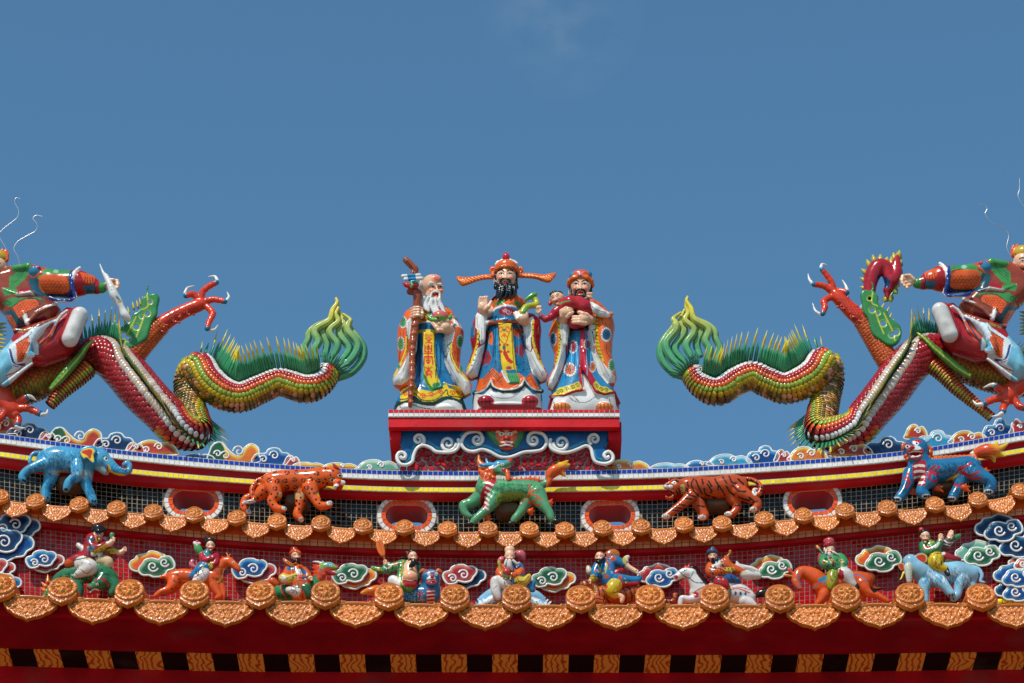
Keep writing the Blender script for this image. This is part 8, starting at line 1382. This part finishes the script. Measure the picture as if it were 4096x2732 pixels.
s, L = fig(f); s.infl(f(1205, 135, 1235, 140, 1262, 190, 1275, 260, 1262, 302, 1225, 290, 1190, 230, 1182, 170), 6, 6, '#d2641f', 3, 34, sm=2); L([(1260, 295, 34, 8), (1265, 330, 34, 8)], '#8a5a2a', 2); L([(1205, 140, 34, 5), (1190, 115, 34, 3)], '#8a5a2a', 2); s.line(f(1210, 145, 1230, 210, 1255, 295), 2.4, '#9c4212'); [s.line(f(1215 + 8 * k, 165 + 28 * k, 1195 + 8 * k, 160 + 26 * k), 1.8, '#a84a16', 0) for k in range(4)]; s.build('leaf_fan', r)
# 5 ---------------------------------------------------------------- bald elder holding a peach on the crane
f = Z7; t = rider('bald elder with peach and pink scarf riding a pale blue crane', 2040, 2420); s, L = fig(f)
L([(-190, 740, -4, 40), (-120, 690, 0, 52), (-30, 650, 4, 64), (80, 650, 8, 70), (200, 650, 6, 66), (330, 680, 2, 56), (420, 740, -2, 36)], '#7fb4cf', 8); L([(-180, 760, 10, 40), (-60, 700, 16, 40)], '#6fa8c8', 5); L([(300, 720, 10, 40), (420, 760, 8, 30)], '#6fa8c8', 5)
for k in range(14): a = (-205 + 14 * k, 740 - 9 * k + k * k * .25); s.cone((*f(a[0] + 6, a[1])[0], 8), (*f(a[0] - 16, a[1] - 34)[0], 6), 6, 2, '#d8d4ce' if k % 2 else '#15171a', 2)
for k in range(13): a = (310 + 14 * k, 640 + 9 * k); s.cone((*f(a[0] - 6, a[1] + 8)[0], 8), (*f(a[0] + 18, a[1] - 22)[0], 6), 6, 2, '#d8d4ce' if k % 2 else '#15171a', 2)
fur(s, f, [(-180, 740, 30), (-60, 690, 30)], 40, 22, 140, '#e6e6e2', 2.4, 1); fur(s, f, [(300, 700, 30), (420, 750, 20)], 40, 22, 40, '#e6e6e2', 2.4, 2); L([(0, 720, 24, 14), (-10, 760, 26, 10)], '#c9a82c', 3); b = s.build('mount', t); s, L = fig(f)
L([(100, 600, 30, 66), (105, 510, 34, 64), (100, 430, 30, 60), (95, 370, 26, 40)], '#2f5f7a', 6); L([(180, 390, 28, 40), (195, 450, 40, 36), (170, 500, 48, 34)], '#2f6a96', 5); L([(190, 440, 44, 36), (160, 480, 52, 34), (110, 470, 58, 26)], '#cf561f', 5); L([(170, 520, 48, 40), (220, 540, 46, 36), (260, 500, 42, 26), (275, 475, 40, 16)], '#c9ac3a', 5); L([(20, 400, 28, 36), (-5, 450, 38, 34), (20, 480, 50, 26)], '#cf561f', 5)
L([(60, 560, 44, 50), (0, 540, 46, 42), (-40, 530, 48, 44), (-40, 620, 46, 40), (-20, 680, 44, 30)], '#d6d2cc', 5); L([(280, 600, 20, 36), (310, 550, 22, 24), (325, 525, 22, 12)], '#2a6f9c', 4); L([(220, 600, 24, 40), (300, 620, 22, 30)], '#2f5f7a', 5); L([(50, 470, 58, 18), (70, 480, 60, 18)], SKIN, 3)
headf(s, f, 93, 285, 52, 46, -.05, dy=8, brow='#b3a89c'); s.ell((*f(92, 235)[0], 48), (20, 19, 16), SKIN, 6); hd(s, f, 85, 490, 62, 16); hd(s, f, 45, 485, 62, 15); s.fill(f(240, 480, 280, 455, 300, 470, 270, 520, 200, 555, 170, 540), '#c9ac3a'); s.line(f(170, 530, 230, 530, 270, 480), 2.4, INK); s.line(f(140, 470, 190, 470, 215, 430), 2.4, INK); s.line(curl(*f(185, 470)[0], 7, 0, 1), 2.2, '#2a5a2c'); s.line(f(-30, 570, -60, 600), 2.4, INK); s.line(f(60, 540, 110, 560, 160, 545), 3, INK); s.line(f(0, 410, 20, 450), 3, '#c9ac3a')
ornament(s, f, (20, 400, 200, 390, 200, 500, 140, 560, 30, 560), ['#c9ac3a', '#cf561f', '#e0d8c8'], 26, 5)
r = s.build('rider', t); blob(r, 'beard', f, [([(90, 340, 78, 20), (90, 390, 72, 22), (110, 420, 66, 12)], '#d6cfc6'), ([(60, 330, 66, 12), (45, 380, 62, 10)], '#d6cfc6'), ([(125, 335, 66, 12), (160, 365, 62, 10), (185, 350, 56, 5)], '#d6cfc6')], INK); blob(r, 'scarf', f, [([(150, 270, 24, 26), (195, 280, 26, 40), (215, 310, 26, 22)], '#c8606a'), ([(20, 320, 22, 26), (0, 340, 24, 24)], '#c8606a')], INK, paints=[((160, 270, 200, 300, 215, 330), 2.2, '#8a2f3a')]); blob(r, 'peach', f, [([(60, 440, 74, 36), (60, 420, 74, 20), (60, 402, 74, 4)], '#c8484a'), ([(30, 470, 70, 14), (70, 488, 72, 14)], '#5f9a52')], INK); blob(r, 'staff_head', f, [([(-10, 350, 50, 16), (0, 400, 50, 8), (5, 480, 52, 7)], '#a89a3a')], INK)
# 6 ---------------------------------------------------------------- bearded monk on the tiger
t = rider('bearded monk in blue with straw hat on his back riding a tiger', 2420, 2420); s, L = fig(f); TG = '#b9521f'
L([(900, 660, 6, 70), (1000, 650, 4, 80), (1150, 650, 2, 80), (1270, 640, 0, 72)], TG, 8); L([(890, 610, 16, 56), (850, 570, 24, 58)], TG, 6); s.ell((*f(800, 560)[0], 40), (20, 18, 15), TG, 5); L([(860, 530, 30, 18), (865, 508, 28, 10)], '#b0321e', 3); L([(900, 700, 20, 50), (960, 730, 24, 34)], TG, 5); L([(1540, 710, 0, 16), (1610, 720, 2, 16), (1645, 690, 4, 16), (1640, 655, 4, 12), (1665, 650, 4, 8)], TG, 4)
for p in ((930, 600, 940, 680), (960, 590, 985, 660, 970, 720), (1160, 600, 1190, 660, 1180, 720), (1210, 590, 1240, 650, 1240, 710), (1190, 580, 1230, 600), (1000, 690, 1030, 730), (910, 690, 960, 700), (880, 570, 900, 600, 920, 590), (1260, 600, 1280, 660), (1560, 700, 1570, 725), (1600, 705, 1610, 730), (1630, 680, 1655, 690), (840, 520, 850, 540), (820, 530, 810, 545)): s.line(f(*p), 5, INK)
s.fill(f(885, 560, 915, 590, 910, 650, 880, 610), '#cfae6a'); s.dot(*f(800, 548)[0], 4.6, '#e8dcb8'); s.dot(*f(800, 548)[0], 2.6, INK); s.line(f(775, 535, 800, 530, 825, 540), 3, INK); fur(s, f, [(900, 640, 40), (1270, 650, 50)], 60, 18, 50, '#8a3a16', 1.6, 5, .6); b = s.build('mount', t); s, L = fig(f); BL = '#2272a2'
L([(1040, 540, 30, 70), (1010, 460, 34, 76), (1000, 390, 32, 68), (970, 350, 30, 46)], BL, 6); L([(940, 360, 34, 44), (905, 420, 40, 40), (890, 480, 44, 40)], BL, 5); L([(885, 490, 46, 34), (870, 510, 46, 30)], '#c2a82c', 3); L([(865, 510, 44, 18), (845, 530, 46, 15)], SKIN, 3); L([(1060, 330, 30, 46), (1120, 350, 28, 40), (1170, 370, 28, 36)], BL, 5); L([(1185, 380, 28, 30), (1200, 390, 30, 22), (1250, 420, 32, 20), (1275, 435, 32, 18)], SKIN, 4); L([(1180, 360, 24, 28), (1180, 320, 22, 22), (1205, 300, 20, 16)], '#d3ccc0', 4); L([(1050, 480, 46, 30), (1120, 440, 48, 28), (1150, 420, 46, 14)], '#a81f2c', 4)
L([(1090, 510, 40, 54), (1180, 520, 36, 44), (1280, 520, 28, 32), (1320, 490, 24, 18)], BL, 5); L([(1110, 560, 46, 40), (1200, 555, 40, 20), (1290, 550, 32, 16)], '#a81f2c', 4); L([(1080, 570, 48, 62), (1050, 610, 52, 54), (1080, 660, 50, 34)], '#d0b020', 5); L([(1110, 660, 48, 22), (1150, 680, 48, 20), (1145, 720, 46, 16)], SKIN, 4); L([(840, 440, 20, 26), (830, 400, 18, 20)], '#c9c0a0', 4)
headf(s, f, 942, 300, 50, 48, -.5, dy=-2); hd(s, f, 1280, 437, 36, 18); hd(s, f, 840, 530, 48, 14); s.line(f(900, 255, 945, 250, 985, 275), 5, '#b8402c')
s.line(f(925, 370, 945, 430, 985, 450, 1000, 400, 1010, 340), 6, '#c2b03a'); s.line(f(925, 370, 945, 430, 985, 450), 2, INK); s.line(f(1010, 290, 1005, 340, 1030, 390), 5, '#a82430')
for x, y, a in ((1060, 315, 13), (925, 430, 9), (1000, 485, 10), (1130, 490, 9)): s.dot(*f(x, y)[0], a, '#c8502a', a * .8)
s.line(f(830, 490, 870, 480, 930, 490), 3, INK); s.fill(f(1150, 310, 1180, 290, 1190, 370, 1160, 365), '#c2a82c'); s.line(f(1080, 600, 1060, 640, 1110, 630), 2.4, '#6a5a10'); s.dot(*f(993, 580)[0], 9, '#c8502a', 10); s.line(f(1060, 640, 1110, 620), 4, '#c8402a')
ornament(s, f, (900, 360, 1140, 320, 1160, 380, 1060, 480, 1300, 500, 1180, 550, 960, 520, 880, 480), ['#c8502a', '#c2b03a', '#a8d0e0'], 26, 6)
r = s.build('rider', t); blob(r, 'beard', f, [([(905, 345, 72, 10), (930, 350, 80, 14), (965, 325, 72, 12), (985, 305, 58, 8)], INK), ([(900, 325, 82, 5), (925, 318, 86, 4)], INK), ([(985, 275, 46, 12), (990, 300, 46, 8)], INK)], INK); s = Sculpt(YR, 2.3); s.ell((*f(1055, 285)[0], 8), (30, 10, 26), '#b5602c', 3, rot=20); [s.line(f(1055, 285, 1055 + 70 * math.cos(k * .5), 285 + 60 * math.sin(k * .5)), 1.6, '#7a3a16', 0) for k in range(13)]; s.build('straw_hat', r)
# 7 ---------------------------------------------------------------- swordsman on the white horse
t = rider('swordsman in blue cap and orange sleeve riding a white horse with orange harness', 2880, 2420); s, L = fig(f); WH = '#d4d0cc'
L([(1860, 640, 6, 76), (1960, 640, 6, 84), (2100, 640, 4, 80), (2240, 650, 0, 90), (2330, 690, -2, 70)], WH, 8); L([(1880, 610, 14, 72), (1840, 540, 20, 56), (1800, 470, 24, 46)], WH, 6); L([(1800, 460, 28, 46), (1730, 450, 30, 40), (1680, 480, 32, 28), (1655, 490, 32, 24)], WH, 5); L([(1770, 400, 28, 14), (1780, 365, 28, 6)], '#b82a28', 2); L([(1740, 405, 28, 12), (1750, 375, 28, 5)], '#b82a28', 2)
L([(1850, 690, 16, 44), (1780, 700, 18, 30), (1710, 690, 18, 24), (1695, 750, 18, 20)], WH, 5); L([(2300, 720, 10, 60), (2380, 760, 10, 40)], WH, 5); L([(2420, 660, -6, 24), (2470, 640, -6, 34), (2560, 660, -6, 38), (2620, 720, -6, 20)], '#1a1412', 4)
for k in range(9): s.cone((*f(1810 + 16 * k, 410 + 20 * k)[0], 26), (*f(1850 + 16 * k, 395 + 19 * k + 6 * (k % 2))[0], 16), 12, 3, '#2a1614', 3)
s.fill(f(1630, 480, 1660, 470, 1680, 490, 1660, 510), '#a82a28'); s.dot(*f(1735, 428)[0], 4.6, '#ece0c8'); s.dot(*f(1735, 428)[0], 3.2, INK); s.line(f(1690, 440, 1720, 470, 1780, 500, 1820, 440), 3.4, '#1f4a4a'); s.line(f(1700, 450, 1760, 420), 3, '#1f4a4a'); s.line(f(1780, 500, 1840, 540, 1930, 545), 4, '#1f4a4a'); s.line(f(1815, 640, 1880, 600, 1960, 560), 5, '#c8501f'); s.dot(*f(1845, 660)[0], 11, '#b02a34', 12); s.line(f(2170, 605, 2250, 600, 2350, 640), 5, '#c8501f'); s.line(f(2180, 590, 2260, 585, 2350, 610), 3, '#c8501f')
for x in (2215, 2262, 2310): s.dot(*f(x, 642 + (x - 2215) * .05)[0], 5, '#1f5f86', 8)
b = s.build('mount', t); s, L = fig(f)
L([(2070, 500, 26, 66), (2050, 430, 28, 66), (2040, 370, 26, 58)], '#2a5f8a', 6); L([(1985, 390, 30, 44), (1980, 440, 40, 42), (2060, 440, 50, 36), (2160, 430, 44, 28)], '#cf561f', 5); L([(2010, 400, 46, 24), (2060, 380, 54, 20), (2070, 350, 56, 18)], '#d3ccc2', 4); L([(2120, 350, 26, 44), (2150, 390, 24, 40), (2240, 430, 20, 36), (2310, 460, 18, 26)], '#cf561f', 5); L([(2230, 390, 18, 28), (2290, 400, 16, 24), (2370, 410, 12, 18), (2440, 440, 10, 10)], '#d8d2cc', 4); L([(2240, 380, 18, 18), (2225, 345, 18, 8)], '#d8d2cc', 3); L([(2290, 470, 18, 36), (2340, 470, 14, 40), (2430, 480, 8, 30)], '#cfc9c2', 4)
L([(2060, 540, 40, 54), (2100, 560, 44, 46), (2130, 590, 42, 30)], '#a8202a', 5); L([(2080, 490, 36, 40), (2160, 510, 32, 48), (2240, 530, 24, 26)], '#24507f', 5); L([(2150, 610, 40, 24), (2140, 680, 40, 22), (2120, 720, 40, 16)], '#6a5a3a', 4); L([(2145, 590, 20, 54), (2230, 580, 16, 30)], '#c9c3bc', 4)
headf(s, f, 2003, 290, 45, 42, -.35, dy=0); hd(s, f, 2085, 345, 62, 16); s.fill(f(2100, 400, 2200, 395, 2215, 430, 2120, 440), '#c2b03a'); [s.dot(*f(2120 + 30 * k, 412)[0], 4, INK, 3) for k in range(3)]; s.line(f(1990, 420, 2060, 410, 2130, 440), 2.4, INK); s.line(f(2060, 470, 2120, 470), 3, INK); s.line(f(2100, 320, 2090, 370), 3, '#8a2030'); s.line(f(2230, 500, 2280, 450, 2330, 440), 3, '#c2a82c'); s.line(f(2340, 430, 2400, 440), 2, '#7a766f')
ornament(s, f, (1960, 380, 2110, 370, 2310, 460, 2200, 540, 2060, 580, 1980, 440), ['#c2b03a', '#24507f', '#e0d8c8'], 26, 7)
r = s.build('rider', t); blob(r, 'cap', f, [([(1965, 255, 46, 22), (2000, 245, 54, 26), (2035, 262, 46, 20)], '#24506a'), ([(2000, 225, 44, 18)] * 2, '#2f6480')], INK, paints=[((1990, 240, 2010, 238), 4, '#a8303a')]); blob(r, 'beard', f, [([(2000, 330, 78, 14), (2010, 355, 72, 14)], INK), ([(1975, 335, 70, 6), (1965, 345, 66, 4)], INK), ([(2040, 300, 56, 7), (2040, 330, 60, 8)], INK), ([(1985, 312, 84, 4), (2010, 314, 84, 4)], INK)], INK); blob(r, 'sword', f, [([(2115, 320, 16, 10), (2160, 270, 14, 10), (2165, 245, 14, 13)], '#b5602c'), ([(2120, 300, 16, 14), (2150, 315, 16, 10)], '#b5602c')], INK)
# 8 ---------------------------------------------------------------- old general on the orange horse
f = Z8; t = rider('white bearded rider in green with red cap on an orange horse with blue harness', 3400, 2420); s, L = fig(f); O_ = '#d0511b'
L([(600, 640, 6, 72), (700, 620, 6, 84), (850, 590, 2, 80), (980, 590, -2, 72)], O_, 8); L([(600, 590, 14, 74), (530, 540, 18, 62), (460, 510, 22, 46), (420, 520, 24, 40)], O_, 6); L([(415, 530, 28, 42), (395, 590, 32, 34), (425, 650, 36, 24)], O_, 5); L([(370, 530, 26, 12), (340, 495, 26, 14), (325, 480, 26, 5)], '#c0402a', 2); L([(350, 545, 26, 10), (310, 540, 24, 11), (285, 540, 24, 4)], '#c8783a', 2)
for k in range(10): s.ell((*f(365 + 29 * k, 495 - 34 * math.sin(k / 9 * 2.4) + k * 4)[0], 18), (7, 9, 10), '#1d1514', 2)
L([(640, 690, 16, 50), (610, 750, 18, 32), (570, 790, 18, 20)], O_, 5); L([(960, 620, 12, 64), (1000, 680, 14, 40), (1090, 710, 14, 26), (1180, 760, 14, 20)], O_, 5); L([(930, 640, -8, 50), (990, 690, -8, 28), (950, 740, -8, 20)], O_, 5); L([(1000, 540, -4, 26), (1045, 560, -4, 28), (1040, 630, -4, 22), (1080, 655, -4, 16), (1135, 650, -4, 8)], '#8a3a1c', 3)
s.fill(f(1020, 640, 1060, 660, 1140, 640, 1140, 670, 1060, 690), '#1a1514'); s.dot(*f(385, 578)[0], 4.6, '#ece0c8'); s.dot(*f(385, 580)[0], 3.2, INK); s.line(f(395, 510, 420, 560, 430, 620, 400, 640), 4, '#2a6f94'); s.line(f(430, 620, 500, 640, 560, 630, 640, 540), 4.4, '#2a6f94'); s.line(f(870, 525, 950, 540, 1000, 590), 4.4, '#2a6f94'); s.fill(f(580, 570, 650, 540, 670, 580, 600, 600), '#3f86a8'); s.dot(*f(545, 690)[0], 10, '#b02a34', 14); s.dot(*f(640, 605)[0], 5, '#2a6f94'); s.dot(*f(420, 662)[0], 3, INK); b = s.build('mount', t); s, L = fig(f); GR = '#3f8a58'
L([(740, 520, 30, 60), (720, 450, 32, 70), (700, 400, 28, 58)], GR, 6); L([(640, 390, 34, 40), (640, 440, 44, 42), (700, 450, 54, 36)], GR, 5); L([(620, 370, 26, 34), (610, 410, 28, 30)], '#b04a4c', 4); L([(770, 390, 30, 42), (800, 430, 34, 40), (790, 470, 44, 34)], GR, 5); L([(790, 450, 40, 36), (810, 480, 40, 28)], '#c8b8a8', 4); L([(710, 540, 40, 50), (700, 590, 46, 40), (690, 640, 44, 24)], '#8aa02c', 5); L([(790, 520, 42, 50), (830, 540, 44, 52), (870, 600, 42, 34), (890, 620, 42, 26)], '#c9c4c0', 5); L([(900, 620, 40, 22), (920, 640, 44, 20)], '#17191c', 3)
headf(s, f, 688, 312, 42, 40, .05, dy=4, brow='#c9bfb2'); hd(s, f, 690, 410, 60, 14)
s.fill(f(770, 480, 800, 500, 810, 560, 770, 600, 750, 540), '#a82a30'); s.line(f(760, 480, 730, 560, 690, 640), 6, '#c2b03a'); s.line(f(675, 520, 690, 560, 670, 600), 5, '#d8621f'); s.line(f(750, 490, 740, 540, 700, 600), 2, INK)
for x, y, c_ in ((632, 425, '#c8702a'), (720, 430, '#c8702a'), (780, 410, '#c2a82c'), (650, 400, '#2f5f3a')): s.dot(*f(x, y)[0], 8, c_, 6); s.line(curl(*f(x, y)[0], 5, 0, 1), 1.8, INK)
s.line(f(690, 380, 700, 420, 760, 450), 2.4, '#17402a'); s.line(f(660, 470, 720, 490, 770, 470), 3, INK); s.line(f(800, 520, 790, 560), 2.2, '#7a201c')
ornament(s, f, (620, 390, 820, 390, 790, 480, 730, 540, 700, 640, 670, 520), ['#c2a82c', '#c8702a', '#17402a'], 26, 8)
r = s.build('rider', t)
blob(r, 'cap', f, [([(645, 285, 42, 18), (680, 270, 54, 22), (715, 282, 44, 16)], '#b03036'), ([(655, 250, 36, 26), (690, 245, 40, 28), (705, 262, 38, 18)], '#b84a4c')], INK, paints=[((675, 268, 690, 266), 6, '#1f3f4f')]); blob(r, 'beard', f, [([(680, 350, 74, 14), (685, 375, 70, 12)], '#d8d2ca'), ([(655, 320, 56, 8), (650, 355, 54, 8)], '#d8d2ca'), ([(715, 340, 62, 10), (760, 365, 56, 5)], '#d8d2ca'), ([(645, 300, 40, 10), (640, 330, 44, 9)], '#d0a890')], INK); blob(r, 'sword', f, [([(575, 290, 30, 12), (590, 310, 34, 10)], '#d8802a'), ([(595, 315, 36, 10), (640, 370, 46, 10), (680, 410, 54, 9)], '#2f6a42')], INK)
# 9 ---------------------------------------------------------------- boy on the pale elephant
t = rider('boy in green with raised fists and yellow trousers on a pale blue elephant', 3800, 2420); s, L = fig(f); EB = '#86b6cc'
L([(1520, 560, 6, 86), (1640, 530, 2, 96), (1780, 520, 0, 94), (1880, 540, -4, 76)], EB, 8); L([(1480, 520, 14, 80), (1400, 460, 22, 72)], EB, 8); s.ell((*f(1380, 420)[0], 30), (30, 26, 28), EB, 8); L([(1355, 470, 44, 34), (1362, 530, 48, 26), (1366, 590, 48, 20)], '#b8b8a8', 5); L([(1320, 510, 40, 10), (1300, 560, 44, 6), (1285, 578, 46, 3)], '#d8c030', 2); L([(1385, 490, 48, 10), (1378, 530, 54, 7), (1360, 555, 56, 3)], '#d8c030', 2)
L([(1500, 610, 16, 56), (1490, 680, 18, 40), (1500, 760, 18, 34)], EB, 5); L([(1600, 570, 24, 60), (1660, 620, 34, 44), (1710, 680, 36, 32), (1730, 700, 36, 28)], EB, 5); L([(1820, 580, 14, 60), (1790, 640, 16, 36), (1780, 700, 16, 30), (1745, 740, 16, 26)], EB, 5); L([(1890, 570, -6, 50), (1900, 660, -6, 40)], EB, 5); L([(1900, 470, -4, 22), (1960, 490, -2, 18), (1990, 540, 0, 14), (1975, 590, 0, 10), (2010, 600, 0, 10)], EB, 4)
fur(s, f, [(1500, 540, 50), (1700, 530, 70), (1880, 560, 50)], 90, 26, 80, '#4f90b4', 2.2, 5, .4); fur(s, f, [(1500, 540, 50), (1700, 530, 70), (1880, 560, 50)], 50, 24, 80, '#d0d8d8', 2, 6, .4)
s.dot(*f(1362, 430)[0], 5, '#e8dcc0'); s.dot(*f(1362, 430)[0], 3.2, INK); [s.line(f(1348, 490 + 18 * k, 1380, 494 + 18 * k), 2, '#7a8a84', 0) for k in range(5)]
for x, y in ((1712, 712), (1735, 708), (1745, 742)): s.dot(*f(x, y)[0], 4, INK, 5)
b = s.build('mount', t)
for q in ((1390, 395, 1440, 350, 1500, 345, 1528, 380, 1520, 430, 1470, 442, 1420, 440), (1265, 440, 1290, 430, 1325, 440, 1325, 490, 1290, 500)): s = Sculpt(YR, 2.2); p = f(*q); s.infl(p, 6, 6, '#2f6f96', 3, 44, sm=2); c = p.mean(0); s.fill(c + (p - c) * .86, '#d0a82c', 2); s.fill(c + (p - c) * .7, '#b0301e', 2); s.build('ear', b)
s, L = fig(f); GR = '#3a8050'; L([(1600, 370, 26, 56), (1560, 320, 28, 62), (1530, 280, 26, 52)], GR, 6); L([(1490, 285, 30, 40), (1520, 340, 40, 40), (1590, 310, 50, 34), (1630, 260, 52, 26)], GR, 5); L([(1610, 290, 52, 22), (1640, 230, 54, 20), (1635, 205, 54, 20)], SKIN, 4); L([(1640, 300, 24, 38), (1690, 260, 22, 36), (1720, 230, 22, 32)], '#5a4a3a', 5); L([(1715, 225, 26, 26), (1725, 180, 28, 24)], SKIN, 4); L([(1760, 220, 16, 24), (1800, 195, 14, 14)], GR, 4)
L([(1600, 390, 36, 56), (1590, 430, 44, 58), (1630, 470, 46, 40), (1670, 480, 46, 26)], '#d0b020', 5); L([(1680, 480, 46, 20), (1690, 510, 46, 20), (1700, 535, 48, 14)], '#20262a', 4); L([(1660, 380, 30, 44), (1730, 400, 24, 34), (1800, 400, 18, 14)], '#a0242c', 5); L([(1690, 420, 26, 34), (1760, 425, 22, 20)], '#6a6a5a', 4)
headf(s, f, 1502, 200, 45, 42, .1, dy=10); hd(s, f, 1635, 200, 58, 18); hd(s, f, 1725, 170, 32, 18)
s.line(f(1560, 300, 1600, 290, 1620, 260), 9, '#d3ccc2'); s.line(curl(*f(1500, 300)[0], 10, 0, 1.2), 4, '#c8501f'); s.line(curl(*f(1530, 300)[0], 8, 180, 1.2), 4, '#c8501f'); s.line(f(1540, 245, 1560, 260, 1580, 240), 5, '#c2a82c'); s.line(f(1670, 240, 1700, 260, 1750, 255), 5, '#ddd6cc'); s.line(f(1665, 270, 1720, 285), 4, '#ddd6cc'); s.line(f(1580, 350, 1640, 350, 1680, 340), 3, INK); s.line(f(1590, 410, 1620, 450, 1660, 450), 2.2, '#6a5a10'); s.line(f(1560, 430, 1600, 470), 2.2, '#6a5a10'); s.dot(*f(1660, 350)[0], 9, '#d8cfc6', 6); s.line(f(1690, 495, 1700, 510), 3, '#c8c4bc')
ornament(s, f, (1470, 270, 1620, 260, 1660, 360, 1720, 400, 1600, 470, 1560, 400, 1500, 330), ['#c2a82c', '#c8501f', '#17402a'], 26, 9)
r = s.build('rider', t); blob(r, 'hair', f, [([(1465, 190, 40, 16), (1490, 165, 50, 20), (1530, 172, 46, 16), (1540, 190, 42, 10)], '#1a1c20'), ([(1460, 170, 36, 12)] * 2, '#1a1c20')], INK); blob(r, 'hair_bun', f, [([(1472, 152, 46, 20), (1468, 145, 46, 16)], '#c0382a')], INK)
